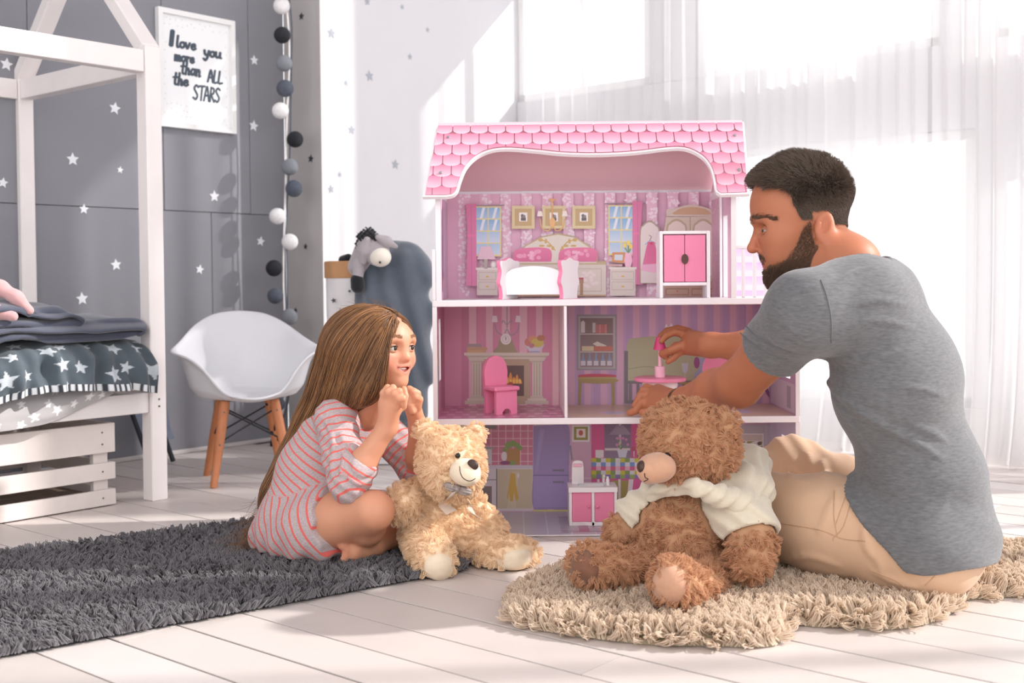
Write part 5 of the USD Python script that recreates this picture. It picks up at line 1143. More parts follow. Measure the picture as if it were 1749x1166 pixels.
obj('towel_rail', beam(V(sx0 + 0.012, sy + sd_ - 0.006, hz + 0.001), V(sx0 + 0.008, sy + sd_ - 0.006, hz + 0.038), 0.007, 0.003), 'toy_grey', sk)
# ================================================================ fur
def fur(P0, N, length, clump, lean, seed, k=4, curl=0.25, conv=0.65, jit=0.35, flat=0.0):
    """Strands from roots P0 along normals N, drawn together into tufts."""
    rg = np.random.default_rng(seed); n = len(P0)
    if np.ndim(lean) == 2: lean = np.broadcast_to(lean, (n, 3))
    nc = max(2, int(n / clump)); ci = rg.choice(n, nc, replace=False); tree = cKDTree(P0[ci]); _, own = tree.query(P0)
    ln = length * rg.uniform(0.7, 1.2, n)
    cd = rg.normal(size=(nc, 3)); cd -= (cd * N[ci]).sum(1, keepdims=True) * N[ci]; cd /= np.linalg.norm(cd, axis=1, keepdims=True) + 1e-9
    d = N * (1 - flat) + np.asarray(lean) + cd[own] * jit + rg.normal(size=(n, 3)) * 0.12; d /= np.linalg.norm(d, axis=1, keepdims=True)
    ctip = P0[ci] + (N[ci] * (1 - flat) + np.asarray(lean if np.ndim(lean) == 1 else lean[ci]) + cd * jit * 1.6) * length * 0.95
    t = np.linspace(0, 1, k)[None, :, None]
    tip = P0 + d * ln[:, None]; tip = tip * (1 - conv) + (ctip[own] + rg.normal(size=(n, 3)) * length * 0.07) * conv
    side = np.cross(N, cd[own]); bend = (cd[own] * rg.uniform(-0.2, 1, (n, 1)) + side * rg.uniform(-1, 1, (n, 1))) * length * curl
    mid = (P0 + tip) / 2 + N * length * 0.16 + bend
    return (1 - t) ** 2 * P0[:, None] + 2 * t * (1 - t) * mid[:, None] + t ** 2 * tip[:, None]
# dark shaggy rug
mat('rug_base', (44, 44, 49), 0.95)
strand_mat('rug_pile', (116, 113, 116), (150, 146, 146), 0.6, 0.35, 0.15)
rp_ = [ground(-330, 1190)[:2], ground(804, 976)[:2], ground(650, 868)[:2], ground(-330, 994)[:2]]
rugp = Polygon(rp_); rug = thing('shaggy_rug', 'dark grey shaggy rug lying across the white floor boards under the girl', 'rug')
obj('backing', extr(rugp.buffer(-0.014), 0.006, V(0, 0, 0.001), X1, Y1, Z1), 'rug_base', rug)
rg = np.random.default_rng(21)
b0_, b1_ = rugp.bounds[:2], rugp.bounds[2:]
q = rg.uniform(b0_, b1_, (150000, 2)); q = q[shapely.contains_xy(rugp, q[:, 0], q[:, 1])]
# more tufts where they are near
vis = (q[:, 0] / q[:, 1] > -0.56); q = q[vis][:60000]
P0 = np.c_[q, np.full(len(q), 0.006)]; N0 = np.tile(Z1, (len(q), 1)).astype(float)
edge = np.array([rugp.exterior.distance(Point(*a)) for a in q[:1]])
lean = np.stack([0.5 * vnoise(P0, 9, 1) * 2, 0.5 * vnoise(P0, 9, 2) * 2, 0 * q[:, 0]], 1)
S = fur(P0, N0, 0.018, 9, lean, 5, k=3, curl=0.35, conv=0.6, jit=0.55)
curves('pile', S, 0.0030, 'rug_pile', rug, kind='stuff', tip=0.5)
# two overlapping sheepskins
mat('skin_base', (170, 156, 132), 0.95)
strand_mat('wool', (226, 208, 188), (240, 226, 208), 0.6, 0.16, 0.3)
def sheepskin(outline, label, n, seed, h=0.020, length=0.027):
    pts = np.array([ground(*p)[:2] for p in outline]); pts = smoothpath(pts, 160, closed=True); pg = Polygon(pts).buffer(0)
    t = thing('sheepskin_rug', label, 'sheepskin')
    # a low dome: rings of the shrinking outline
    ins = [0, 0.006, 0.016, 0.03]; hs = [0.001, 0.4 * h, 0.8 * h, h]
    base = [extr(pg.buffer(-i), hh, V(0, 0, 0.001), X1, Y1, Z1) for i, hh in zip(ins, hs) if hh > 0.002]
    obj('hide', trimesh.util.concatenate(base), 'skin_base', t)
    rg = np.random.default_rng(seed); a, b_ = pg.bounds[:2], pg.bounds[2:]
    q = rg.uniform(a, b_, (int(n * 2.6), 2)); q = q[shapely.contains_xy(pg, q[:, 0], q[:, 1])][:n]
    pp_ = shapely.points(q); dist = shapely.distance(pg.exterior, pp_)
    z = np.interp(dist, ins, [0.002, 0.4 * h, 0.8 * h, h])
    eps = 0.004; gx = (shapely.distance(pg.exterior, shapely.points(q + [eps, 0])) - dist) / eps; gy = (shapely.distance(pg.exterior, shapely.points(q + [0, eps])) - dist) / eps
    k = np.clip(1 - dist / 0.035, 0, 1)[:, None]
    N = np.tile(Z1, (len(q), 1)).astype(float) - np.stack([gx, gy, 0 * gx], 1) * k * 1.1; N /= np.linalg.norm(N, axis=1, keepdims=True)
    P0 = np.c_[q, z]
    lean = np.stack([vnoise(P0, 10, seed) * 0.9, vnoise(P0, 10, seed + 3) * 0.9 - 0.15, np.zeros(len(q))], 1)
    S = fur(P0, N, length, 13, lean, seed, k=4, curl=0.5, conv=0.66, jit=0.5)
    S[..., 2] = np.maximum(S[..., 2], 0.003)
    curves('wool', S, 0.0023, 'wool', t, kind='stuff', tip=0.6)
    return t
sheepskin([(872, 1052), (884, 1020), (945, 990), (1010, 972), (1100, 962), (1200, 960), (1290, 972), (1345, 1020), (1352, 1066), (1338, 1098), (1300, 1108), (1210, 1106), (1117, 1104), (1003, 1092), (916, 1078), (876, 1066)], 'cream sheepskin in front, with the brown teddy bear sitting on it', 32000, 31)
sheepskin([(1230, 958), (1330, 940), (1480, 930), (1640, 940), (1790, 955), (1800, 1012), (1720, 1022), (1648, 1028), (1630, 1050), (1570, 1072), (1500, 1078), (1440, 1074), (1370, 1070), (1300, 1040)], 'cream sheepskin further right, with the man sitting on it', 32000, 41)
# ================================================================ teddy bears
def px_r(r, Y): return r * Y / F_
def bearbody(parts):
    """parts: list of lists of (px, py, Y, r px) chained together."""
    b = Body()
    for chain in parts:
        k = 0.018
        if len(chain) == 1: x, y, Y, r = chain[0]; b.ell(at(x, y, Y), (px_r(r, Y),) * 3, None, k)
        else: b.chain([at(x, y, Y) for x, y, Y, r in chain], [px_r(r, yy) for _, _, yy, r in chain], k)
    return b
mat('bear_cream', (236, 208, 174), 0.95); mat('bear_brown', (180, 138, 104), 0.95)
strand_mat('fur_cream', (240, 214, 182), (250, 232, 206), 0.6, 0.14, 0.3)
strand_mat('fur_brown', (206, 160, 126), (234, 196, 162), 0.6, 0.2, 0.3)
mat('suede_cream', (232, 214, 188), 0.9, var=0.05, scale=60, bump=0.3, bscale=300, bdist=0.0006, sheen=0.3)
mat('suede_tan', (196, 150, 122), 0.9, var=0.1, scale=40, bump=0.3, bscale=300, bdist=0.0006, sheen=0.3)
mat('sole_brown', (122, 82, 62), 0.9, var=0.15, scale=40, bump=0.3, bscale=300, bdist=0.0006, sheen=0.3)
mat('nose_brown', (66, 42, 34), 0.5, bump=0.3, bscale=400, bdist=0.0005); mat('thread_dark', (52, 40, 34), 0.8)
mat('ribbon_grey', (150, 138, 134), 0.35, sheen=0.2, bump=0.2, bscale=80, bdist=0.001); mat('ribbon_pale', (216, 200, 186), 0.6)
def on(f, px, py, start=1.0):
    """Where the line of sight through a photo position meets the body."""
    d = unit(ray(px, py)); t = start; best = (9.0, start)
    for _ in range(80):
        v = float(f(np.array([EYE + d * t], np.float32))[0])
        if v < best[0]: best = (v, t)
        if v < 0.0004 or t > 4.5: break
        t += max(v * 0.8, 0.0003)
    return EYE + d * best[1]
def patch(f, px, py, rx, ry, thick, tiltx=0.0, n=20, rings=5):
    """A round pad lying on the body: traced onto its surface."""
    c = on(f, px, py); nn = grad(f, [c])[0]
    pts = []
    for i in range(rings + 1):
        for a in np.linspace(0, 2 * np.pi, n, endpoint=False):
            s = i / rings; x, y = px + s * (rx * math.cos(a) * math.cos(tiltx) - ry * math.sin(a) * math.sin(tiltx)), py + s * (rx * math.cos(a) * math.sin(tiltx) + ry * math.sin(a) * math.cos(tiltx))
            p = on(f, x, y); g = grad(f, [p])[0]; pts.append(p + g * thick * (1 - s ** 4))
    pts = np.array(pts).reshape(rings + 1, n, 3); v = pts.reshape(-1, 3); fc = []
    for i in range(rings):
        for j in range(n):
            a, b_, c_, d_ = i * n + j, i * n + (j + 1) % n, (i + 1) * n + (j + 1) % n, (i + 1) * n + j; fc += [[a, c_, b_], [a, d_, c_]]
    m = trimesh.Trimesh(v, np.array(fc), process=False)
    nf = np.cross(v[fc[n * 2][1]] - v[fc[n * 2][0]], v[fc[n * 2][2]] - v[fc[n * 2][0]])
    if nf @ nn < 0: m.invert()
    return m
def bear(label, parts, mats, n, seed, length, bare=(), lean=(0, 0, -0.25), h=0.005, cover=None):
    b = bearbody(parts); t = thing('teddy_bear', label, 'teddy bear')
    f = lambda p: np.maximum(b(p), 0.004 - p[:, 2])
    me = surface(f, *b.bounds(), h)
    obj('body', me, mats[0], t, smooth=True)
    P0, N, _ = sample(me, n, seed)
    keep = np.ones(len(P0), bool)
    for c, r in bare: keep &= np.linalg.norm(P0 - c, axis=1) > r
    keep &= (P0[:, 2] > 0.012) & ((N @ unit(V(-0.3, -1, 0.2))) > -0.75)
    if cover is not None: keep &= cover(P0.astype(np.float32)) > 0.009
    P0, N = P0[keep], N[keep]
    S = fur(P0 - N * 0.001, N, length, 11, lean, seed, k=4, curl=0.55, conv=0.6, jit=0.6, flat=0.1)
    S[..., 2] = np.maximum(S[..., 2], 0.005)
    curves('fur', S, 0.0013, mats[1], t, kind='stuff', tip=0.5)
    return t, f, me
# cream bear, leaning by the girl
Yb = 2.60
parts1 = [[(770, 787, 2.52, 56), (774, 800, 2.50, 52)], [(729, 738, 2.52, 19), (739, 751, 2.53, 17)], [(812, 740, 2.62, 16)],
          [(752, 850, Yb, 44), (757, 893, Yb, 52), (762, 912, Yb, 48)], [(716, 842, 2.57, 24), (690, 856, 2.54, 27), (681, 866, 2.53, 25)], [(806, 862, 2.62, 24), (835, 902, 2.60, 22), (846, 912, 2.59, 20)],
          [(722, 912, 2.56, 37), (730, 940, 2.48, 30), (744, 956, 2.43, 33)], [(800, 925, 2.58, 34), (845, 945, 2.52, 29), (876, 949, 2.50, 28), (896, 944, 2.52, 24)]]
c_mz = at(796, 803, 2.43)
t1, f1_, me1 = bear('cream teddy bear with a grey ribbon bow, leaning against the girl\'s knee', parts1, ('bear_cream', 'fur_cream'), 29000, 51, 0.0135,
    bare=[(at(798, 805, 2.44), px_r(25, 2.44)), (at(750, 969, 2.385), px_r(27, 2.4)), (at(876, 955, 2.455), px_r(20, 2.45)), (at(898, 946, 2.47), px_r(18, 2.45))])
mz = Body().ell(at(794, 805, 2.435), (px_r(27, 2.43), 0.030, px_r(23, 2.43)), None, 0).ell(at(799, 812, 2.425), (px_r(20, 2.43), 0.03, px_r(17, 2.43)), None, 0.01)
fm = lambda p: mz(p)
obj('muzzle', surface(fm, *mz.bounds(), 0.003), 'suede_cream', t1, smooth=True)
ns_ = Body().ell(on(fm, 807, 793) + V(0.001, -0.002, 0), (px_r(10.5, 2.42), 0.008, px_r(8.5, 2.42)), frame(unit(V(0.8, -0.3, -0.55))), 0)
obj('nose', surface(ns_, *ns_.bounds(), 0.0015), 'nose_brown', t1, smooth=True)
obj('mouth_stitch', tube(np.array([on(fm, x, y) for x, y in smoothpath([(785, 796), (786, 806), (790, 815), (797, 820), (804, 821), (812, 817)], 16)]), 0.0008, 6), 'thread_dark', t1)
obj('eye', ball(on(f1_, 782, 777) - V(0, 0.006, 0), 0.0058, 3), 'eye_black', t1, smooth=True)
for (px, py, rx, ry, tl_) in ((750, 968, 27, 23, 0.0), (880, 955, 33, 16, -0.22)): obj('foot_pad', patch(f1_, px, py, rx, ry, 0.0065, tl_), 'suede_cream', t1, smooth=True)
rb = Body(); yb = 2.44
for sgn in (-1, 1):
    c = at(781 + sgn * 11, 834 + sgn * 3, yb); rb.ell(c, (px_r(15, yb), 0.010, px_r(8, yb)), frame(unit(V(1, 0, -0.35))), 0.003)
rb.ell(at(781, 834, yb - .01), (0.006, 0.007, 0.006), None, 0.002)
fr = lambda p: rb(p) + 0.0012 * np.sin(p[:, 2] * 900 + p[:, 0] * 300)
bow = obj('ribbon_bow', surface(fr, *rb.bounds(), 0.002), 'ribbon_grey', t1, smooth=True)
for pts in ([(776, 838), (768, 848), (756, 836 + 20), (772, 872)], [(786, 840), (797, 853), (806, 872), (816, 880)]):
    cen = smoothpath([on(f1_, *p) - V(0, 0.018, 0) for p in pts], 14); wv = unit(V(1, 0, 0.5 if pts[0][0] < 780 else -0.5)) if True else None
    wd_ = np.linspace(0.006, 0.012, 14)[:, None]
    obj('ribbon_tail', solid_grid(np.stack([cen - wv * wd_, cen, cen + wv * wd_], 1), 0.0012), 'ribbon_pale', bow, smooth=True)

# brown bear with a hooded jacket
parts2 = [[(1166, 768, 2.26, 66), (1172, 752, 2.27, 66), (1196, 764, 2.28, 60), (1150, 740, 2.27, 50)], [(1237, 722, 2.25, 23), (1222, 738, 2.27, 22)], [(1120, 728, 2.34, 18)],
          [(1168, 860, 2.32, 62), (1158, 905, 2.30, 74), (1158, 935, 2.29, 74)], [(1104, 868, 2.32, 26), (1066, 900, 2.31, 24), (1054, 930, 2.30, 22)], [(1238, 870, 2.28, 42), (1284, 918, 2.21, 37), (1280, 952, 2.18, 37)],
          [(1112, 968, 2.26, 34), (1052, 968, 2.20, 28), (1016, 966, 2.18, 32), (1002, 958, 2.18, 30)], [(1226, 985, 2.24, 38), (1190, 1000, 2.14, 32), (1156, 996, 2.07, 36), (1150, 988, 2.06, 36)]]
jb = Body()
jb.chain([at(1112, 862, 2.31), at(1086, 882, 2.31), at(1077, 890, 2.31)], [px_r(38, 2.31), px_r(36, 2.31), px_r(34, 2.31)], 0.02)
jb.chain([at(1234, 858, 2.28), at(1268, 888, 2.235), at(1284, 908, 2.215)], [px_r(54, 2.3), px_r(50, 2.27), px_r(48, 2.26)], 0.02)
jb.chain([at(1168, 850, 2.34), at(1162, 890, 2.34)], [px_r(72, 2.33), px_r(84, 2.32)], 0.02)
gap0, gap1 = at(1150, 830, 2.2), at(1168, 960, 2.2)
def fj(p):
    d = jb(p) + 0.004 * vnoise(p, 26, 3) * 2 + 0.003 * np.sin(p[:, 0] * 120 + p[:, 2] * 170)
    # open front: a wedge widening downwards
    x = EYE[0] + 0; u = W_ / 2 + F_ * (p[:, 0]) / p[:, 1]; zf = (EYE[2] - p[:, 2]) / p[:, 1] * F_ + 476
    tt = np.clip((zf - 832) / 90, -0.2, 2)
    lo = 1146 - 8 * tt - 78 * np.clip(tt, 0, 2) ** 1.1; hi = 1152 + 14 * tt + 62 * np.clip(tt, 0, 2) ** 1.2
    front = (p[:, 1] < 2.345)
    w = np.minimum(u - lo, hi - u) / F_ * 2.2
    d = np.where(front, np.maximum(d, w), d)
    # cuffs
    c1, n1 = at(1281, 912, 2.215), unit(at(1282, 945, 2.19) - at(1264, 880, 2.24)); c2, n2 = at(1078, 892, 2.31), unit(at(1062, 905, 2.31) - at(1100, 872, 2.31))
    s1 = (p - c1) @ n1 - 0.006; s2 = (p - c2) @ n2 - 0.006
    near1 = u > 1215; near2 = u < 1100
    d = np.where(near1, np.maximum(d, s1), d); d = np.where(near2, np.maximum(d, s2), d)
    return d
t2, f2_, me2 = bear('brown teddy bear in a cream hooded jacket, sitting on the front sheepskin', parts2, ('bear_brown', 'fur_brown'), 37000, 61, 0.0145,
    cover=fj, bare=[(at(1120, 800, 2.18), px_r(28, 2.2)), (at(1143, 1000, 2.00), px_r(38, 2.05)), (at(996, 972, 2.12), px_r(28, 2.1))])
mz2 = Body().ell(at(1124, 798, 2.185), (px_r(31, 2.18), 0.034, px_r(26, 2.18)), None, 0).ell(at(1106, 803, 2.175), (px_r(18, 2.18), 0.026, px_r(22, 2.18)), None, 0.015)
fm2 = lambda p: mz2(p)
obj('muzzle', surface(fm2, *mz2.bounds(), 0.003), 'suede_tan', t2, smooth=True)
ns2 = Body().ell(at(1096, 797, 2.165), (0.009, 0.013, 0.012), None, 0)
obj('nose', surface(ns2, *ns2.bounds(), 0.0015), 'nose_brown', t2, smooth=True)
obj('mouth_stitch', tube(np.array([on(fm2, x, y) for x, y in smoothpath([(1101, 808), (1102, 815), (1107, 818), (1100, 822)], 12)]), 0.0009, 6), 'thread_dark', t2)
obj('eye', ball(on(f2_, 1140, 777) - V(0.002, 0.010, 0), 0.0065, 3), 'eye_black', t2, smooth=True)
obj('foot_pad', patch(f2_, 1144, 999, 32, 36, 0.0075, 0.1), 'suede_tan', t2, smooth=True)
obj('foot_pad', patch(f2_, 998, 970, 25, 33, 0.0075, -0.2), 'sole_brown', t2, smooth=True, label='dark brown foot pad')
# jacket: sleeves, open fronts, hood
mat('fleece_cream', (208, 197, 176), 0.95, var=0.05, scale=30, bump=0.45, bscale=180, bdist=0.0018, sheen=0.6)
lo, hi = jb.bounds(0.02)
jk = obj('jacket', surface(lambda p: np.maximum(fj(p), -(f2_(p) - 0.003)), lo, hi, 0.004), 'fleece_cream', t2, smooth=True, label='cream fleece jacket')
hb = Body()
hb.chain([at(1164, 834, 2.215), at(1190, 832, 2.19), at(1225, 846, 2.19), at(1262, 858, 2.21)], [px_r(10, 2.2), px_r(14, 2.2), px_r(16, 2.2), px_r(14, 2.2)], 0.012)
hb.chain([at(1262, 858, 2.21), at(1290, 835, 2.27), at(1284, 795, 2.36), at(1262, 780, 2.40)], [px_r(20, 2.2), px_r(26, 2.27), px_r(28, 2.36), px_r(22, 2.4)], 0.03)
hb.chain([at(1230, 852, 2.25), at(1262, 832, 2.28), at(1270, 800, 2.36)], [px_r(22, 2.2), px_r(30, 2.27), px_r(28, 2.36)], 0.03)
hb.chain([at(1154, 838, 2.225), at(1132, 834, 2.235), at(1112, 846, 2.26)], [px_r(8, 2.2), px_r(12, 2.2), px_r(10, 2.2)], 0.012)
fh = lambda p: hb(p) + 0.004 * vnoise(p, 30, 6) * 2 + 0.0025 * np.sin(p[:, 0] * 160 - p[:, 2] * 210 + p[:, 1] * 90)
obj('hood', surface(fh, *hb.bounds(), 0.0035), 'fleece_cream', jk, smooth=True)
# ================================================================ people
mat('skin_man', (200, 140, 108), 0.5, attr='col', sss=0.12, bump=0.15, bscale=420, bdist=0.0006, spec=0.35)
mat('skin_girl', (236, 184, 156), 0.48, attr='col', sss=0.15, bump=0.05, bscale=420, bdist=0.0004, spec=0.35)
mat('skin_lid', (166, 108, 80), 0.5)
mat('eye_white', (206, 198, 192), 0.2); mat('eye_shade', (168, 158, 150), 0.25); mat('iris_dark', (58, 46, 40), 0.1); mat('iris_grey', (92, 96, 92), 0.1)
mat('teeth', (240, 234, 224), 0.25); mat('lip_dark', (110, 54, 48), 0.6)
def head_frame(o, fwd, pitch=0.0, roll=0.0):
    f = unit(V(fwd[0], fwd[1], 0)); s = V(-f[1], f[0], 0)            # s: the person's left
    f2 = f * math.cos(pitch) + Z1 * math.sin(pitch); z = np.cross(f2, s); z = unit(z) if z[2] > 0 else -unit(z)
    s2 = s * math.cos(roll) + z * math.sin(roll); z2 = np.cross(f2, s2)
    R = np.stack([f2, s2, z2], 1); return np.asarray(o, float), R
class Local:
    """A Body drawn in a local frame (f forward, s left, z up)."""
    def __init__(s, o, R, k=1.0): s.b, s.o, s.R, s.k = Body(), o, R, k
    def p(s, *a): return s.o + s.R @ (np.array(a, float) * s.k)
    def cap(s, a, b, ra, rb, k=0.01, sg=1): s.b.cap(s.p(*a), s.p(*b), ra * s.k, rb * s.k, k * s.k, sg); return s
    def ell(s, c, r, k=0.01, sg=1, R=None): s.b.ell(s.p(*c), np.array(r) * s.k, s.R if R is None else s.R @ R, k * s.k, sg); return s
    def loc(s, x): return (np.asarray(x) - s.o) @ s.R / s.k
def rotz(a): c, s = math.cos(a), math.sin(a); return np.array([[c, -s, 0], [s, c, 0], [0, 0, 1.0]])
def rotx(a): c, s = math.cos(a), math.sin(a); return np.array([[1, 0, 0], [0, c, -s], [0, s, c]])
def roty(a): c, s = math.cos(a), math.sin(a); return np.array([[c, 0, s], [0, 1, 0], [-s, 0, c]])
def ear(h, side, c, k=1.0):
    """A rim with a hollow, its top leaning back."""
    R = rotx(side * 0.30) @ roty(-0.2)
    h.ell(c, (0.019 * k, 0.0095 * k, 0.032 * k), 0.006, 1, R)
    h.ell((c[0] + 0.001, c[1] + side * 0.009, c[2] + 0.003), (0.0115 * k, 0.0085 * k, 0.021 * k), 0.003, -1, R)
    h.cap((c[0] + 0.010 * k, c[1] + side * 0.004, c[2] - 0.004), (c[0] + 0.009 * k, c[1] + side * 0.004, c[2] + 0.006), 0.004 * k, 0.003 * k, 0.003)
    h.ell((c[0] + 0.003, c[1] - side * 0.001, c[2] - 0.026 * k), (0.009 * k, 0.006 * k, 0.009 * k), 0.006)
def finger(b, pts, r0, r1, Y=None, k=0.003):
    q = [at(*p) for p in pts]; rs = np.linspace(r0, r1, len(q))
    for i in range(len(q) - 1): b.cap(q[i], q[i + 1], rs[i], rs[i + 1], k if i else 0.006)
    return q

# ---------------------------------------------------------------- the man
man = thing('person', 'bearded man in grey t-shirt and beige trousers sitting on sheepskin, reaching into dollhouse', 'person')
ho, hR = head_frame(at(1414, 389, 2.30) + V(0.0, 0.078, 0), (-1.0, 0.10), -0.02)
H = Local(ho, hR, 0.985)
H.ell((0.035, 0, 0.058), (0.098, 0.074, 0.088), 0)                    # skull
H.ell((0.052, 0, 0.040), (0.072, 0.066, 0.066), 0.03)                  # forehead
H.ell((0.062, 0, -0.020), (0.056, 0.056, 0.078), 0.03)                 # face
for s in (-1, 1):
    H.cap((0.076, s * 0.004, -0.096), (0.008, s * 0.054, -0.056), 0.018, 0.018, 0.022)     # jaw
    H.ell((0.086, s * 0.040, -0.014), (0.024, 0.022, 0.022), 0.032)                        # cheekbone
    H.cap((0.100, s * 0.046, 0.020), (0.121, s * 0.014, 0.022), 0.010, 0.0105, 0.012)       # brow
    H.ell((0.121, s * 0.033, 0.0025), (0.020, 0.017, 0.011), 0.012, -1)                    # eye socket
    H.ell((0.112, s * 0.0125, -0.040), (0.011, 0.0075, 0.008), 0.006)                      # nostril wing
    H.ell((0.082, s * 0.034, -0.052), (0.022, 0.018, 0.024), 0.030)                        # smiling cheek
    ear(H, s, (-0.002, s * 0.074, 0.004))
H.cap((0.116, 0, 0.014), (0.132, 0, -0.030), 0.0078, 0.0095, 0.008)    # bridge
H.ell((0.1325, 0, -0.036), (0.0110, 0.0105, 0.0090), 0.008)             # tip
H.ell((0.087, 0, -0.066), (0.024, 0.030, 0.020), 0.018)                # muzzle
H.cap((0.104, -0.014, -0.0585), (0.104, 0.014, -0.0585), 0.0055, 0.0055, 0.006)
H.cap((0.099, -0.013, -0.0735), (0.099, 0.013, -0.0735), 0.0065, 0.0065, 0.006)
H.cap((0.092, -0.028, -0.0600), (0.1085, 0.0, -0.0660), 0.0030, 0.0052, 0.003, -1); H.cap((0.092, 0.028, -0.0600), (0.1085, 0.0, -0.0660), 0.0030, 0.0052, 0.003, -1)        # opened lips
H.ell((0.085, 0, -0.098), (0.016, 0.022, 0.015), 0.016)                # chin
nb = at(1447, 456, 2.32)
H.b.cap(H.p(-0.006, 0, -0.03), nb, 0.054, 0.060, 0.03); H.b.cap(H.p(0.03, 0, -0.075), nb + V(-0.03, 0, -0.04), 0.045, 0.06, 0.03)
H.b.cap(nb, nb + V(0.03, 0, -0.09), 0.060, 0.07, 0.03)
# torso and limbs (radii in metres)
FT = unit(V(-0.85, 0.53, 0)); ST = V(0.53, 0.85, 0)
pel, wai, che, upc = at(1588, 928, 2.28), at(1574, 812, 2.29), at(1532, 655, 2.29), at(1482, 532, 2.30)
shN, elN, wrN = at(1378, 532, 2.19), at(1262, 655, 2.40), at(1156, 688, 2.66)
shF, elF, wrF = at(1452, 520, 2.48), at(1322, 598, 2.66), at(1212, 588, 2.775)
hipN, kneN, ankN = at(1560, 932, 2.22), at(1302, 872, 2.42), at(1226, 940, 2.62)
hipF, kneF, ankF = at(1590, 930, 2.40), at(1352, 800, 2.66), at(1290, 900, 2.64)
def torso(b, g=0.0):
    R = np.stack([FT, ST, Z1], 1)
    b.ell(pel, (0.115 + g, 0.165 + g, 0.105 + g), R, 0)
    b.ell(wai, (0.108 + g, 0.148 + g, 0.13 + g), R, 0.06); b.ell(che, (0.120 + g, 0.165 + g, 0.15 + g), R, 0.06); b.ell(upc, (0.098 + g, 0.165 + g, 0.10 + g), R, 0.05)
    b.cap(upc + V(0, 0, 0.03), nb, 0.085 + g, 0.062 + g, 0.04)
    b.cap(upc + ST * 0.08 + V(0, 0, 0.02), shF, 0.075 + g, 0.062 + g, 0.04); b.cap(upc - ST * 0.08 + V(0, 0, 0.02), shN, 0.078 + g, 0.064 + g, 0.04)
    return b
core = torso(Body(), -0.012)
for a, k_, an in ((hipN, kneN, ankN), (hipF, kneF, ankF)):
    core.cap(a, k_, 0.085, 0.058, 0.03); core.cap(k_, an, 0.052, 0.036, 0.02)
core.cap(ankN, at(1190, 952, 2.66), 0.036, 0.03, 0.02); core.cap(ankF, at(1236, 930, 2.70), 0.036, 0.03, 0.02)
mid = lambda a, b_, t: a + (b_ - a) * t
def near_arm(b):
    b.cap(shN, mid(shN, elN, 0.5), 0.056, 0.051, 0.02).cap(mid(shN, elN, 0.5), elN, 0.051, 0.046, 0.02)
    b.cap(elN, mid(elN, wrN, 0.35), 0.046, 0.044, 0.02).cap(mid(elN, wrN, 0.35), mid(elN, wrN, 0.85), 0.044, 0.030, 0.02).cap(mid(elN, wrN, 0.85), wrN, 0.030, 0.0285, 0.01)
    return b
def far_arm(b):
    b.cap(shF, mid(shF, elF, 0.5), 0.054, 0.048, 0.02).cap(mid(shF, elF, 0.5), elF, 0.048, 0.043, 0.02)
    b.cap(elF, mid(elF, wrF, 0.35), 0.043, 0.040, 0.02).cap(mid(elF, wrF, 0.35), mid(elF, wrF, 0.9), 0.040, 0.0275, 0.02).cap(mid(elF, wrF, 0.9), wrF, 0.0275, 0.027, 0.01)
    return b
# near hand: loose fist resting on the dollhouse floor
hN = Body(); yk = 2.775
hN.cap(wrN, at(1118, 678, yk), 0.027, 0.022, 0.012).cap(wrN + V(0, 0, -0.006), at(1112, 692, yk - 0.02), 0.026, 0.020, 0.012).cap(wrN + V(0, 0.015, 0.004), at(1124, 668, yk + 0.03), 0.022, 0.018, 0.012)
for pts in ([(1122, 666, yk + .045), (1104, 662, yk + .05), (1097, 676, yk + .045), (1108, 685, yk + .035)], [(1118, 668, yk + .022), (1099, 667, yk + .026), (1090, 683, yk + .02), (1102, 692, yk + .012)],
            [(1114, 674, yk), (1095, 675, yk), (1086, 692, yk - .004), (1098, 700, yk - .008)], [(1112, 684, yk - .02), (1096, 688, yk - .022), (1086, 701, yk - .02), (1076, 705, yk - .012)]):
    finger(hN, pts, 0.0105, 0.0085)
finger(hN, [(1136, 697, 2.70), (1116, 704, 2.71), (1098, 704, 2.73)], 0.0125, 0.0095)
# far hand: thumb and fingertips on the lamp shade
hF = Body(); yf = ly
hF.cap(wrF, at(1178, 577, yf - .015), 0.026, 0.021, 0.012).cap(wrF + V(0, -.006, -0.006), at(1176, 592, yf - .03), 0.025, 0.021, 0.012)
for pts, r0 in (([(1176, 566, yf + .0), (1158, 561, yf + .012), (1139, 565, yf + .014), (1128, 574, yf + .008)], 0.0100), ([(1172, 572, yf - .012), (1152, 567, yf - .016), (1138, 573, yf - .018), (1130, 582, yf - .016)], 0.0098),
               ([(1172, 588, yf - .025), (1154, 590, yf - .03), (1142, 600, yf - .03), (1136, 609, yf - .024)], 0.0094), ([(1174, 596, yf - .03), (1160, 603, yf - .034), (1150, 612, yf - .034), (1141, 618, yf - .03)], 0.0085)):
    finger(hF, pts, r0, r0 * 0.78)
finger(hF, [(1188, 590, yf - .045), (1166, 590, yf - .045), (1146, 598, yf - .038), (1131, 604, yf - .022)], 0.0125, 0.0092)
def skin_cols(v, base, h, extra=None):
    c = np.tile(lin(base), (len(v), 1)); L = h.loc(v)
    return c, L
parts_ = []
hm = surface(H.b, *H.b.bounds(0.01), 0.0028)
am = surface(hN_ := (lambda p: smin(near_arm(Body())(p), hN(p), 0.012)), np.minimum(*[near_arm(Body()).bounds()[0], hN.bounds()[0]]), np.maximum(near_arm(Body()).bounds()[1], hN.bounds()[1]), 0.0034)
fm_ = surface((lambda p: smin(far_arm(Body())(p), hF(p), 0.012)), np.minimum(far_arm(Body()).bounds()[0], hF.bounds()[0]), np.maximum(far_arm(Body()).bounds()[1], hF.bounds()[1]), 0.0034)
cm = surface(lambda p: np.maximum(core(p), 0.012 - p[:, 2]), *core.bounds(), 0.008)
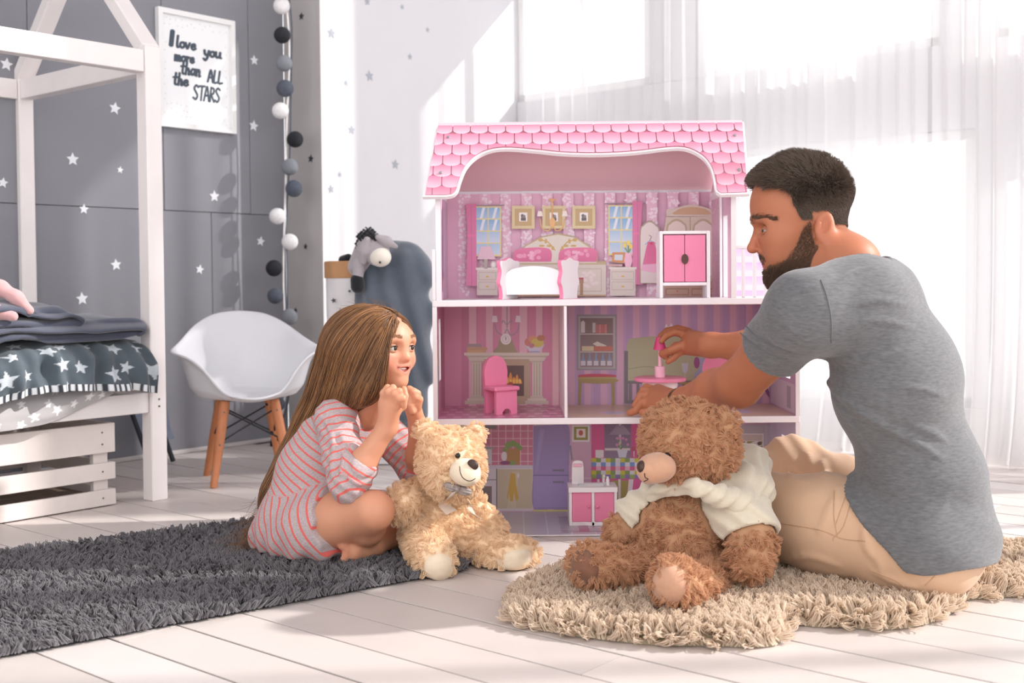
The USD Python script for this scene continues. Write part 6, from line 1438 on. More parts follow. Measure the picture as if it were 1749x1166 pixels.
bodym = trimesh.util.concatenate([hm, am, fm_, cm]); v = np.array(bodym.vertices)
c, L = skin_cols(v, (178, 112, 82), H)
isH = np.zeros(len(v), bool); isH[:len(hm.vertices)] = True
beard_d = np.minimum.reduce([np.hypot((L[:, 0] - 0.094) / 1.0, np.hypot(L[:, 1] / 1.6, L[:, 2] + 0.094)) - 0.030])
def beard_mask(L):
    """Where the beard grows: jaw, chin, moustache, sideburns."""
    f, s, z = L[:, 0], np.abs(L[:, 1]), L[:, 2]
    line = np.interp(f, [0.016, 0.024, 0.037, 0.045, 0.055, 0.074, 0.09, 0.125], [-0.03, 0.02, 0.008, -0.010, -0.034, -0.057, -0.064, -0.075])
    m = np.clip((line - z) / 0.010, 0, 1) * np.clip((f - 0.002) / 0.008, 0, 1) * np.clip((z + 0.125 + 0.25 * f) / 0.012, 0, 1) * (s < 0.082)
    mo = np.clip(1 - np.abs(z + 0.0515 + 0.35 * np.maximum(s - 0.012, 0)) / 0.0068, 0, 1) * np.clip((f - 0.088) / 0.006, 0, 1) * (s < 0.033)
    lips = (np.abs(z + 0.066) < 0.0125) & (f > 0.094) & (s < 0.024)
    return np.maximum(m, mo) * np.where(lips & (mo < 0.3), 0.0, 1.0)
bmk = beard_mask(L) * isH
c = c * (1 - 0.55 * bmk[:, None]) + lin((70, 54, 44)) * 0.55 * bmk[:, None]
lipm = isH & (L[:, 0] > 0.098) & (np.abs(L[:, 1]) < 0.021) & (np.abs(L[:, 2] + 0.066) < 0.0115)
c[lipm] = lin((182, 104, 88)); gapm = lipm & (np.abs(L[:, 2] + 0.0655) < 0.0035); c[gapm] = lin((92, 44, 38))
red = isH & (np.abs(L[:, 1]) > 0.074) & (np.abs(L[:, 0]) < 0.03) & (L[:, 2] > -0.036); c[red] = c[red] * 0.75 + lin((200, 122, 96)) * 0.25
nose = isH & (L[:, 0] > 0.115) & (L[:, 2] < -0.01) & (L[:, 2] > -0.05); c[nose] = c[nose] * 0.7 + lin((200, 118, 92)) * 0.3
obj('body', bodym, 'skin_man', man, smooth=True, col=np.clip(c, 0, 1), label='tanned skin of face, arms and hands')
for s in (-1, 1):
    e = obj('eye', ball(H.p(0.1035, s * 0.032, 0.0005), 0.0118 * H.k, 3), 'eye_shade', man, smooth=True)
    obj('iris', ball(H.p(0.1105, s * 0.0325, 0.0), 0.0064, 3), 'iris_dark', e, smooth=True)
    lid = Local(ho, hR, 0.985); lid.ell((0.1033, s * 0.032, 0.0003), (0.0130, 0.0150, 0.0132), 0)
    fl = lambda p, lid=lid: np.maximum(lid.b(p), np.minimum(0.0018 - (p - H.o) @ H.R[:, 2] / H.k, (p - H.o) @ H.R[:, 2] / H.k + 0.0020))
    obj('eyelid', surface(fl, *lid.b.bounds(0.004), 0.0012), 'skin_lid', man, smooth=True) if 'skin_lid' in MATS else None
obj('teeth', surface(Local(ho, hR, 0.985).ell((0.083, 0, -0.0635), (0.0215, 0.024, 0.0052), 0).b, H.p(0.08, 0, -0.06) - 0.04, H.p(0.08, 0, -0.06) + 0.04, 0.0016), 'teeth', man, smooth=True)
# hair: a short cap of strands, brushed forward on top
strand_mat('hair_dark', (104, 90, 80), (146, 132, 118), 0.4, 0.45, 0.1); mat('hair_base', (62, 52, 45), 0.8); strand_mat('beard_brown', (98, 78, 64), (128, 104, 86), 0.5, 0.4, 0.1)
def hair_mask(L):
    f, s, z = L[:, 0], np.abs(L[:, 1]), L[:, 2]
    front = np.interp(z, [-0.02, 0.0, 0.02, 0.05, 0.07, 0.081, 0.089, 0.12], [0.026, 0.034, 0.043, 0.058, 0.063, 0.076, 0.112, 0.14])     # hairline, forward limit by height
    sk = ((f - 0.035) / 0.098) ** 2 + (s / 0.074) ** 2 + ((z - 0.058) / 0.088) ** 2
    return (f < front) & (sk < 1.22) & (z > np.interp(f, [-0.08, -0.04, -0.02, 0.02], [-0.022, -0.022, -0.010, 0.02])) & ~((np.abs(f) < 0.022) & (z < 0.036) & (s > 0.066))
fH = np.array(hm.faces); vL = H.loc(np.array(hm.vertices)); fcL = vL[fH].mean(1); hmf = hair_mask(fcL)
cap_v = np.array(hm.vertices); nrm = np.array(trimesh.Trimesh(hm.vertices, hm.faces, process=False).vertex_normals)
cap_m = trimesh.Trimesh(cap_v + nrm * (0.0016 + 0.005 * np.clip((vL[:, 2] - 0.05) / 0.07, 0, 1))[:, None], fH[hmf], process=False); cap_m.remove_unreferenced_vertices()
hair = obj('hair', cap_m, 'hair_base', man, smooth=True, label='short dark brown hair brushed forward')
P0, N, fi = sample(hm, 30000, 71, weight=hmf.astype(float))
Lp = H.loc(P0); top = np.clip((Lp[:, 2] - 0.045) / 0.06, 0, 1); keep = np.random.default_rng(2).random(len(P0)) < np.clip(0.25 + (Lp[:, 2] + 0.03) / 0.06, 0.12, 1)
P0, N, Lp, top = P0[keep], N[keep], Lp[keep], top[keep]
ln = 0.006 + 0.021 * top
fw = H.R[:, 0]; dwn = -H.R[:, 2]
lean = (fw[None] * (1.1 * top)[:, None] + dwn[None] * (1.2 * (1 - top))[:, None] - fw[None] * (0.5 * (1 - top))[:, None]) + 0.8 * np.stack([vnoise(P0, 60, 1), vnoise(P0, 60, 2), vnoise(P0, 60, 3)], 1)
lean -= 0.6 * (lean * N).sum(1, keepdims=True) * N
S = fur(P0, N * 0.9, 1.0, 6, lean * 0.8, 72, k=4, curl=0.0, conv=0.0, jit=0.25)
S = S[:, :1] + (S - S[:, :1]) * (ln[:, None, None] / np.maximum(np.linalg.norm(S[:, -1:] - S[:, :1], axis=2, keepdims=True), 1e-6))
curves('hair_strands', S, 0.0008, 'hair_dark', hair, kind='stuff', tip=0.5)
bw_ = beard_mask(fcL)
P0, N, _ = sample(hm, 15000, 73, weight=bw_ ** 1.5)
Lp = H.loc(P0); lean = dwn[None] * 0.9 + fw[None] * 0.25
ln = 0.0035 + 0.007 * np.clip((-0.055 - Lp[:, 2]) / 0.04, 0, 1)
S = fur(P0, N * 0.8, 1.0, 6, lean, 74, k=3, curl=0.05, conv=0.1, jit=0.3)
S = S[:, :1] + (S - S[:, :1]) * (ln[:, None, None] / np.maximum(np.linalg.norm(S[:, -1:] - S[:, :1], axis=2, keepdims=True), 1e-6))
curves('beard', S, 0.0006, 'beard_brown', man, label='dark trimmed beard and moustache', tip=0.5)
eb = []
rg = np.random.default_rng(8)
for s in (-1, 1):
    for k in range(700):
        t = rg.random(); f_, s_2, z_ = 0.124 - 0.010 * t - 0.028 * t * t, s * (0.010 + 0.044 * t), 0.0255 + 0.007 * math.sin(2.2 * t) - 0.007 * t * t + rg.normal() * 0.0024
        p = H.p(f_, s_2, z_); g_ = grad(H.b, [p])[0]; d_ = float(H.b(np.array([p], np.float32))[0]); p = p - g_ * (d_ + 0.0002)
        e_ = H.R @ V(0.15, s * 1.0, 0.25 - 0.5 * t); e_ = unit(e_ - g_ * (e_ @ g_) * 0.8); eb.append([p, p + e_ * 0.003 + g_ * 0.0022, p + e_ * 0.007 + g_ * 0.0020])
curves('eyebrow', np.array(eb), 0.0009, 'beard_brown', man, tip=0.5)

# t-shirt
mat('tee_grey', (104, 104, 106), 0.92, var=0.30, scale=1.0, detail=5, stretch=(70, 70, 300), bump=0.4, bscale=1.6, bdist=0.0012, sheen=0.25)
tee = torso(Body(), 0.002)
tee.ell(pel + V(0, 0, 0.0), (0.121, 0.172, 0.112), np.stack([FT, ST, Z1], 1), 0.03)
tee.cap(upc - ST * 0.06 + V(0, 0, 0.015), shN, 0.082, 0.070, 0.04).cap(shN, mid(shN, elN, 0.50), 0.070, 0.0655, 0.03)
tee.cap(shF, mid(shF, elF, 0.55), 0.064, 0.060, 0.03)
tee.cap(wai + V(0, 0, -0.02), pel + V(-0.01, 0, -0.02), 0.112, 0.114, 0.05)
tr_b = Body(); R_ = np.stack([FT, ST, Z1], 1)
tr_b.ell(pel + V(-0.004, 0, -0.006), (0.110, 0.160, 0.104), R_, 0)
tr_b.cap(hipN + V(0, 0, 0.0), mid(hipN, kneN, 0.55), 0.098, 0.095, 0.05).cap(mid(hipN, kneN, 0.55), kneN, 0.096, 0.080, 0.04)
tr_b.cap(kneN, mid(kneN, ankN, .5), 0.074, 0.066, 0.03).cap(mid(kneN, ankN, .5), ankN, 0.066, 0.050, 0.03)
tr_b.cap(hipF, mid(hipF, kneF, 0.6), 0.100, 0.086, 0.05).cap(mid(hipF, kneF, 0.6), kneF, 0.086, 0.070, 0.03).cap(kneF, ankF, 0.070, 0.052, 0.03)
tr_h = Body(); tr_h.ell(pel + V(-0.004, 0, -0.006), (0.110, 0.160, 0.104), R_, 0)
tr_h.cap(hipN, mid(hipN, kneN, 0.55), 0.098, 0.095, 0.05).cap(hipF, mid(hipF, kneF, 0.6), 0.100, 0.086, 0.05)
folds = [([(1402, 612), (1440, 618), (1490, 612), (1560, 597)], 0.008), ([(1392, 625), (1440, 680), (1500, 722), (1560, 755), (1608, 783)], 0.010), ([(1530, 660), (1570, 664), (1612, 674)], 0.006),
         ([(1552, 726), (1590, 738), (1618, 754)], 0.006), ([(1412, 660), (1450, 720), (1490, 780)], 0.007), ([(1432, 760), (1470, 830), (1520, 885), (1560, 905)], 0.012), ([(1440, 820), (1480, 880), (1530, 925)], 0.010),
         ([(1450, 520), (1500, 512), (1550, 520)], 0.006), ([(1450, 560), (1500, 548), (1560, 560)], 0.005), ([(1420, 500), (1450, 470), (1490, 455)], 0.006), ([(1470, 690), (1520, 690)], 0.004), ([(1560, 905), (1600, 880), (1620, 850)], 0.007), ([(1300, 560), (1330, 585), (1362, 596)], 0.005), ([(1320, 520), (1350, 560), (1372, 580)], 0.004)]
ridge = Body()
for pts, r in folds:
    q = [on(tee, *p) for p in smoothpath(pts, 9)]
    for i in range(8):
        if max(abs(float(tee(np.array([q[i + e]], np.float32))[0])) for e in (0, 1)) > 0.004: continue
        w0, w1 = math.sin(math.pi * (i + .3) / 8.6), math.sin(math.pi * (i + 1.3) / 8.6)
        g_ = grad(tee, [q[i]])[0]; ridge.cap(q[i] - g_ * 0.003, q[i + 1] - g_ * 0.003, r * (0.3 + 0.7 * w0) * 1.15, r * (0.3 + 0.7 * w1) * 1.15, 0.002)
hem_c, hem_n = pel + V(0, 0, -0.035), unit(V(0.12, 0.05, -1.0))
sl_c, sl_n = mid(shN, elN, 0.50), unit(elN - shN); sf_c, sf_n = mid(shF, elF, 0.5), unit(elF - shF)
nk_c, nk_n = nb + V(0.004, 0, -0.004), unit(V(-0.26, -0.06, 0.96))
def ftee(p):
    d = smin(tee(p), ridge(p), 0.0065)
    d = d + 0.0035 * vnoise(p, 16, 5) + 0.0018 * np.sin(p[:, 2] * 95 + p[:, 0] * 40 + 3 * vnoise(p, 7, 8)) * np.clip((0.25 - p[:, 2]) * 6, 0, 1)
    d = smin(d, tr_h(p) - 0.007, 0.02)
    x = smax(d, -(d + 0.011), 0.001)
    u = W_ / 2 + F_ * p[:, 0] / p[:, 1]
    fwv = (p - pel) @ FT.astype(np.float32); zh = 0.080 + 0.95 * np.clip(fwv - 0.005, 0, 0.3) + 0.004 * np.sin(fwv * 50)
    x = np.maximum(x, zh - p[:, 2])
    s1 = (p - sl_c) @ sl_n; armn = (np.linalg.norm(p - sl_c, axis=1) < 0.15) & (u < 1372)
    x = np.where(armn, np.maximum(x, s1), x)
    s2 = (p - sf_c) @ sf_n; x = np.where((np.linalg.norm(p - sf_c, axis=1) < 0.12), np.maximum(x, s2), x)
    neck = np.linalg.norm(p - nk_c, axis=1) < 0.095
    x = np.where(neck, np.maximum(x, (p - nk_c) @ nk_n - 0.0), x)
    return x
lo, hi = tee.bounds(0.03)
tm = surface(ftee, lo, hi, 0.0042)
shirt = obj('t_shirt', tm, 'tee_grey', man, smooth=True, label='heather grey short-sleeved t-shirt')
a_ = np.linspace(0, 2 * np.pi, 49); ex = unit(np.cross(nk_n, V(0, 1, 0))); ey = np.cross(nk_n, ex)
col_pts = []
col_r = []
for t in a_[:-1]:
    d_ = ex * math.cos(t) + ey * math.sin(t); rr_ = np.linspace(0.05, 0.080, 60); val = tee(np.array([nk_c + d_ * r for r in rr_], np.float32)); col_r.append(rr_[np.argmax(val > -0.001)] if (val > -0.001).any() else 0.080)
col_r = gaussian_filter1d(np.array(col_r), 2.5, mode='wrap'); col_r = np.r_[col_r, col_r[:1]]
col_pts = [nk_c + (ex * math.cos(t) + ey * math.sin(t)) * (r - 0.002) - nk_n * 0.002 for t, r in zip(a_, col_r)]
mat('tee_rib', (104, 104, 107), 0.92, bump=0.4, bscale=500, bdist=0.001)
obj('collar', tube(np.array(col_pts), 0.0068, 8), 'tee_rib', shirt, smooth=True)

for pts in ([(1402, 478), (1412, 505), (1420, 545), (1420, 585)], [(1270, 552), (1290, 572), (1320, 590), (1352, 602)], [(1262, 566), (1285, 586), (1315, 604), (1346, 613)]):
    q = np.array([on(ftee, *p) for p in smoothpath(pts, 24)]); q = q[np.abs(ftee(q.astype(np.float32))) < 0.003]; g_ = grad(ftee, q); obj('seam', tube(q + g_ * 0.0003, 0.0013, 5), 'tee_rib', shirt)
# trousers
mat('chino', (204, 168, 138), 0.85, var=0.05, scale=14, bump=0.3, bscale=500, bdist=0.0007, sheen=0.1)
mat('chino_seam', (188, 152, 122), 0.85)
tr_f = [([(1432, 832), (1420, 870), (1400, 905)], 0.005), ([(1478, 880), (1480, 930), (1500, 960)], 0.006), ([(1330, 960), (1380, 950), (1430, 965)], 0.004), ([(1490, 975), (1520, 990), (1560, 1003)], 0.005), ([(1340, 790), (1350, 815), (1372, 822)], 0.004), ([(1316, 778), (1322, 800)], 0.004), ([(1380, 775), (1384, 800)], 0.004), ([(1404, 786), (1410, 812)], 0.004), ([(1428, 850), (1410, 880)], 0.006), ([(1500, 950), (1506, 985)], 0.005)]
rt_ = Body()
for pts, r in tr_f:
    q = [on(tr_b, *p) for p in smoothpath(pts, 8)]
    for i in range(7): g_ = grad(tr_b, [q[i]])[0]; rt_.cap(q[i] - g_ * 0.003, q[i + 1] - g_ * 0.003, r * (0.4 + 0.6 * math.sin(math.pi * (i + .3) / 7.6)), r * (0.4 + 0.6 * math.sin(math.pi * (i + 1.3) / 7.6)), 0.003)
def ftr(p):
    d = smin(tr_b(p), rt_(p), 0.012) + 0.004 * vnoise(p, 12, 9)
    d = d + 0.0022 * np.sin(p[:, 0] * 150 + p[:, 2] * 60) * np.clip((p[:, 1] - 2.5) * 8, 0, 1)
    d = np.maximum(d, 0.024 - p[:, 2])
    return np.maximum(d, p[:, 2] - 0.30 - 0.2 * np.clip((p[:, 1] - 2.5), 0, 1))
lo, hi = tr_b.bounds(0.02)
trm = surface(ftr, lo, hi, 0.0045)
trs = obj('trousers', trm, 'chino', man, smooth=True, label='beige cotton trousers')
for pts in ([(1330, 893), (1400, 905), (1440, 920), (1478, 924)], [(1452, 862), (1440, 900), (1424, 918), (1424, 924)], [(1425, 838), (1424, 880), (1430, 915)], [(1444, 848), (1426, 900)], [(1490, 975), (1530, 992), (1545, 1002)], [(1580, 1000), (1600, 980), (1615, 966)]):
    q = np.array([on(ftr, *p) for p in smoothpath(pts, 24)]) ; g_ = grad(ftr, q); obj('seam', tube(q, 0.0010, 5), 'chino_seam', trs)
mat('bracelet_cord', (96, 66, 52), 0.7)
bc = mid(elN, wrN, 0.93); bn = unit(wrN - elN); e1 = unit(np.cross(bn, Z1)); e2 = np.cross(bn, e1)
obj('bracelet', [tube(np.array([bc + bn * (0.004 * k) + (e1 * math.cos(t) + e2 * math.sin(t)) * 0.0315 for t in np.linspace(0, 2 * np.pi, 33)]), 0.0014, 6) for k in (-1, 1)], 'bracelet_cord', man, smooth=True)
# ---------------------------------------------------------------- the girl
girl = thing('person', 'girl with very long brown hair in pink-striped dress sitting on rug, chin on hands', 'person')
mat('skin_lid_girl', (206, 146, 118), 0.5)
go, gR = head_frame(at(634, 597, 2.615), (0.80, -0.60), 0.06, -0.03)
G = Local(go, gR, 1.0)
G.ell((0.014, 0, 0.024), (0.084, 0.067, 0.062), 0)
G.ell((0.042, 0, 0.020), (0.057, 0.057, 0.046), 0.03)
G.ell((0.048, 0, -0.020), (0.050, 0.052, 0.062), 0.03)
for s in (-1, 1):
    G.cap((0.074, s * 0.003, -0.070), (0.020, s * 0.044, -0.040), 0.014, 0.016, 0.020)
    G.ell((0.068, s * 0.035, -0.026), (0.024, 0.023, 0.022), 0.016)
    G.cap((0.088, s * 0.036, 0.017), (0.093, s * 0.012, 0.018), 0.007, 0.007, 0.018)
    G.ell((0.1045, s * 0.0285, 0.001), (0.0135, 0.0155, 0.0105), 0.012, -1)
    G.ell((0.0975, s * 0.0088, -0.0235), (0.0075, 0.0060, 0.006), 0.005)
    ear(G, s, (0.0, s * 0.066, 0.0), 0.85)
G.cap((0.0965, 0, 0.006), (0.1020, 0, -0.0175), 0.0066, 0.0078, 0.012)
G.ell((0.1050, 0, -0.0205), (0.0082, 0.0088, 0.0076), 0.007)
G.ell((0.080, 0, -0.048), (0.020, 0.026, 0.018), 0.016)
G.cap((0.0955, -0.010, -0.0395), (0.0955, 0.010, -0.0395), 0.0045, 0.0045, 0.005); G.cap((0.089, -0.0225, -0.0335), (0.0955, 0.0, -0.0395), 0.0035, 0.0045, 0.005); G.cap((0.089, 0.0225, -0.0335), (0.0955, 0.0, -0.0395), 0.0035, 0.0045, 0.005)
G.cap((0.0930, -0.010, -0.0540), (0.0930, 0.010, -0.0540), 0.0052, 0.0052, 0.005)
for s in (-1, 1): G.cap((0.0905, s * 0.0225, -0.0395), (0.1005, 0.0, -0.0468), 0.0022, 0.0050, 0.003, -1)
G.ell((0.083, 0, -0.073), (0.014, 0.017, 0.013), 0.014)
gnb = at(606, 690, 2.66)
G.b.cap(G.p(-0.008, 0, -0.03), gnb, 0.042, 0.044, 0.03); G.b.cap(G.p(0.03, 0, -0.05), gnb + V(0.02, -0.01, -0.02), 0.034, 0.042, 0.03)
FG = unit(V(0.88, -0.48, 0)); SG = V(-FG[1], FG[0], 0)     # facing, her left
gpel, gwai, gche, gupc = at(522, 893, 2.68), at(545, 815, 2.68), at(574, 745, 2.68), at(592, 705, 2.67)
gsN, geN, gwN = at(574, 716, 2.585), at(596, 826, 2.49), at(662, 728, 2.485)
gsF, geF, gwF = at(640, 716, 2.73), at(716, 806, 2.68), at(714, 726, 2.60)
ghN, gkN, gaN = at(522, 900, 2.62), at(638, 872, 2.475), at(612, 938, 2.60)
ghF, gkF, gaF = at(545, 898, 2.73), at(722, 880, 2.74), at(640, 930, 2.575)
def gtorso(b, g=0.0):
    R = np.stack([FG, SG, Z1], 1)
    b.ell(gpel, (0.078 + g, 0.098 + g, 0.078 + g), R, 0); b.ell(gwai, (0.068 + g, 0.085 + g, 0.085 + g), R, 0.05); b.ell(gche, (0.066 + g, 0.086 + g, 0.075 + g), R, 0.05)
    b.cap(gupc, gnb, 0.050 + g, 0.040 + g, 0.03); b.cap(gupc, gsN, 0.048 + g, 0.038 + g, 0.03); b.cap(gupc, gsF, 0.048 + g, 0.038 + g, 0.03)
    return b
gl = gtorso(Body(), -0.006)
for a, k_, an in ((ghN, gkN, gaN), (ghF, gkF, gaF)):
    gl.cap(a, mid(a, k_, 0.5), 0.066, 0.056, 0.03).cap(mid(a, k_, 0.5), k_, 0.056, 0.043, 0.03); gl.cap(k_, mid(k_, an, 0.4), 0.041, 0.039, 0.012).cap(mid(k_, an, 0.4), an, 0.039, 0.024, 0.012)
# bare foot of the far leg coming out under the near knee
ft = at(600, 944, 2.535)
gl.cap(gaF, mid(gaF, ft, 0.5), 0.025, 0.024, 0.012).cap(mid(gaF, ft, 0.5), at(603, 942, 2.53), 0.024, 0.023, 0.01)
for i, (x, y, r) in enumerate([(582, 932, 0.0108), (588, 940, 0.0085), (586, 949, 0.008), (583, 957, 0.0075), (580, 963, 0.0068)]):
    gl.cap(at(603, 938 + i * 3.6, 2.525), at(x + 6, y - 2, 2.515), r * 1.15, r, 0.005); gl.ell(at(x + 4, y - 1, 2.512), (r * 1.1,) * 3, None, 0.004)
gl.cap(gaN, at(560, 950, 2.68), 0.026, 0.02, 0.012)
def garm(b, sh, el, wr):
    b.cap(sh, el, 0.036, 0.030, 0.01).cap(el, mid(el, wr, 0.35), 0.030, 0.0295, 0.012).cap(mid(el, wr, 0.35), mid(el, wr, 0.9), 0.0295, 0.0205, 0.012).cap(mid(el, wr, 0.9), wr, 0.0205, 0.020, 0.008); return b
hA = Body(); ya = 2.475
hA.cap(gwN, at(662, 690, ya), 0.020, 0.0205, 0.012).cap(gwN, at(672, 692, ya - .01), 0.019, 0.018, 0.012)
for pts in ([(655, 686, ya - .004), (655, 671, ya - .012), (662, 662, ya - .008), (668, 668, ya + .006)], [(662, 684, ya - .014), (663, 669, ya - .026), (671, 662, ya - .022), (677, 669, ya - .008)],
            [(670, 686, ya - .02), (674, 672, ya - .034), (682, 668, ya - .032), (686, 678, ya - .02)], [(675, 692, ya - .02), (682, 680, ya - .034), (688, 680, ya - .034), (689, 692, ya - .024)]):
    finger(hA, pts, 0.0082, 0.0070)
finger(hA, [(676, 704, ya - .004), (688, 694, ya + .0), (692, 676, ya + .008), (690, 664, ya + .012)], 0.0085, 0.0068)
hB = Body(); yb2 = 2.575
hB.cap(gwF, at(704, 692, yb2), 0.019, 0.019, 0.012)
for pts in ([(700, 684, yb2 - .012), (698, 668, yb2 - .016), (692, 664, yb2 - .01)], [(706, 684, yb2 - .016), (706, 668, yb2 - .02), (699, 664, yb2 - .018), (694, 672, yb2 - .014)],
            [(711, 688, yb2 - .014), (713, 672, yb2 - .018), (705, 669, yb2 - .024), (699, 680, yb2 - .02)], [(714, 694, yb2 - .008), (717, 682, yb2 - .014), (710, 678, yb2 - .024), (704, 688, yb2 - .02)]):
    finger(hB, pts, 0.0082, 0.0068)
finger(hB, [(704, 702, yb2 - .018), (698, 690, yb2 - .024), (697, 678, yb2 - .022)], 0.0085, 0.0068)
gAb, gBb = garm(Body(), gsN, geN, gwN), garm(Body(), gsF, geF, gwF)
def uni(a, b_): return (lambda p: smin(a(p), b_(p), 0.010)), np.minimum(a.bounds()[0], b_.bounds()[0]), np.maximum(a.bounds()[1], b_.bounds()[1])
ghm = surface(G.b, *G.b.bounds(0.01), 0.0016)
gam = surface(*uni(gAb, hA), 0.0026); gbm = surface(*uni(gBb, hB), 0.0026)
glm = surface(lambda p: np.maximum(gl(p), 0.012 - p[:, 2]), *gl.bounds(), 0.004)
gbody = trimesh.util.concatenate([ghm, gam, gbm, glm]); v = np.array(gbody.vertices); L = G.loc(v)
c = np.tile(lin((210, 150, 120)), (len(v), 1)); isH = np.zeros(len(v), bool); isH[:len(ghm.vertices)] = True
def blend(mask, col, a): global c; m = (mask * a)[:, None]; c = c * (1 - m) + lin(col) * m
for s in (-1, 1): blend(isH * np.exp(-((L[:, 1] - s * 0.036) ** 2 + (L[:, 2] + 0.026) ** 2) / 0.018 ** 2) * (L[:, 0] > 0.05), (232, 140, 122), 0.55)
ss = np.abs(L[:, 1]); zl = L[:, 2] + 0.0470 - 0.32 * np.maximum(ss - 0.003, 0)
blend(isH * np.clip((0.0130 - 0.28 * ss - np.abs(zl)) / 0.003, 0, 1) * np.clip((0.0240 - ss) / 0.003, 0, 1) * np.clip((L[:, 0] - 0.078) / 0.004, 0, 1), (206, 112, 106), 0.6)
blend(isH * np.clip((0.0054 - 0.12 * ss - np.abs(zl)) / 0.0014, 0, 1) * np.clip((0.0225 - ss) / 0.002, 0, 1) * np.clip((0.0985 - L[:, 0]) / 0.002, 0, 1) * (L[:, 0] > 0.07), (120, 50, 48), 0.85)
blend(isH * np.exp(-((L[:, 2] + 0.026) / 0.010) ** 2) * (L[:, 0] > 0.100), (228, 150, 126), 0.4)
toe = np.exp(-(np.linalg.norm(v - at(584, 945, 2.51), axis=1) / 0.03) ** 2); blend(toe, (222, 140, 112), 0.5)
obj('body', gbody, 'skin_girl', girl, smooth=True, col=np.clip(c, 0, 1), label='fair skin of face, hands, leg and bare foot')
for s in (-1, 1):
    e = obj('eye', ball(G.p(0.0878, s * 0.0275, 0.0008), 0.0112, 3), 'eye_white', girl, smooth=True)
    gz = unit(V(0.93, 0.30 * 1, 0.06)); gw = unit(V(0.86, -0.50, 0.04))
    obj('iris', ball(G.p(0.0878, s * 0.0275, 0.0008) + gw * 0.0066, 0.0064, 3), 'iris_dark', e, smooth=True)
    lid = Local(go, gR, 1.0); lid.ell((0.0880, s * 0.0275, 0.0006), (0.0123, 0.0134, 0.0122), 0)
    fl = lambda p, lid=lid: np.maximum(lid.b(p), np.minimum(0.0060 - (p - G.o) @ G.R[:, 2], (p - G.o) @ G.R[:, 2] + 0.0044))
    obj('eyelid', surface(fl, *lid.b.bounds(0.004), 0.0011), 'skin_lid_girl', girl, smooth=True)
    lash = [G.p(0.0880 + 0.0122 * math.cos(t), s * 0.0275 + 0.0128 * math.sin(t), 0.0061 - 0.003 * abs(t)) for t in np.linspace(-1.15, 1.15, 13)]
    obj('eyelash', tube(np.array(lash), 0.0009, 5), 'lip_dark' if False else 'iris_dark', girl)
obj('teeth', surface(Local(go, gR, 1.0).ell((0.0765, 0, -0.0440), (0.0205, 0.0215, 0.0046), 0).b, G.p(0.075, 0, -0.047) - 0.035, G.p(0.075, 0, -0.047) + 0.035, 0.0013), 'teeth', girl, smooth=True)
eb = []; rg = np.random.default_rng(18)
strand_mat('brow_brown', (150, 112, 84), (176, 134, 104), 0.6, 0.3, 0.1)
for s in (-1, 1):
    for k in range(230):
        t = rg.random(); p = G.p(0.101 - 0.012 * t * t, s * (0.010 + 0.031 * t), 0.0225 + 0.0060 * math.sin(2.0 * t) - 0.003 * t + rg.normal() * 0.0015)
        g_ = grad(G.b, [p])[0]; p = p - g_ * (float(G.b(np.array([p], np.float32))[0]) + 0.0001); e_ = G.R @ V(0, s * 1.0, 0.35 - 0.6 * t); e_ = unit(e_ - g_ * (e_ @ g_)); eb.append([p, p + e_ * 0.0025 + g_ * 0.0014, p + e_ * 0.0055 + g_ * 0.0012])
curves('eyebrow', np.array(eb), 0.0005, 'brow_brown', girl, tip=0.5)

# dress: heather with coral pin stripes; the stripe position is carried by the mesh
n = {'a': ('attribute', {'attribute': 'stripe'}), 'f': ('math', {'math_type': 'fraction'}), 'lt': ('math', {'math_type': 'less_than', 'value2': 0.24}), 'tc': ('texture_coordinate', {}), 'mp': ('mapping', {'scale': (200, 200, 600)}), 'nz': ('noise_texture', {'scale': 1.0, 'detail': 3}), 'r': ('map_range', {'from_min': 0.3, 'from_max': 0.7, 'clamp': True}),
     'g': ('mix', {'color1': lin((206, 190, 190)), 'color2': lin((176, 160, 162))}), 'm': ('mix', {'color2': lin((232, 112, 104))}), 'p': ('principled_bsdf', {'roughness': 0.9, 'sheen_weight': 0.2, 'specular_ior_level': 0.3}), 'tl': ('translucent_bsdf', {}), 'mx': ('mix_closure', {'fac': 0.12})}
MATS['dress_cloth'] = usdkit.material(stage, '/World/Looks/dress_cloth', n, [('a.fac', 'f.value1'), ('f.value', 'lt.value1'), ('tc.object', 'mp.vector'), ('mp.vector', 'nz.vector'), ('nz.fac', 'r.value'), ('r.result', 'g.fac'), ('g.color', 'm.color1'), ('lt.value', 'm.fac'), ('m.color', 'p.base_color'), ('m.color', 'tl.color'), ('p.BSDF', 'mx.closure1'), ('tl.BSDF', 'mx.closure2')], surface='mx.closure')
dr = gtorso(Body(), 0.006)
dr.cap(gche, gwai, 0.078, 0.088, 0.04).cap(gwai, gpel, 0.088, 0.098, 0.05)
slv = Body(); sfN, sfF, suA = Body(), Body(), Body(); cuN = mid(geN, gwN, 0.42); cuF = mid(geF, gwF, 0.12)
slv.cap(gsN, mid(gsN, geN, .6), 0.047, 0.043, 0.02).cap(mid(gsN, geN, .6), geN, 0.043, 0.041, 0.02).cap(geN, mid(geN, gwN, 0.5), 0.041, 0.0365, 0.02)
slv.cap(gsF, geF, 0.046, 0.040, 0.02).cap(geF, mid(geF, gwF, 0.35), 0.040, 0.036, 0.02)
suA.cap(gsN, mid(gsN, geN, .6), 0.047, 0.043, 0.02).cap(mid(gsN, geN, .6), geN, 0.043, 0.041, 0.02).cap(gsF, geF, 0.046, 0.040, 0.02)
sfN.cap(geN, mid(geN, gwN, 0.5), 0.041, 0.0365, 0.02); sfF.cap(geF, mid(geF, gwF, 0.35), 0.040, 0.036, 0.02)
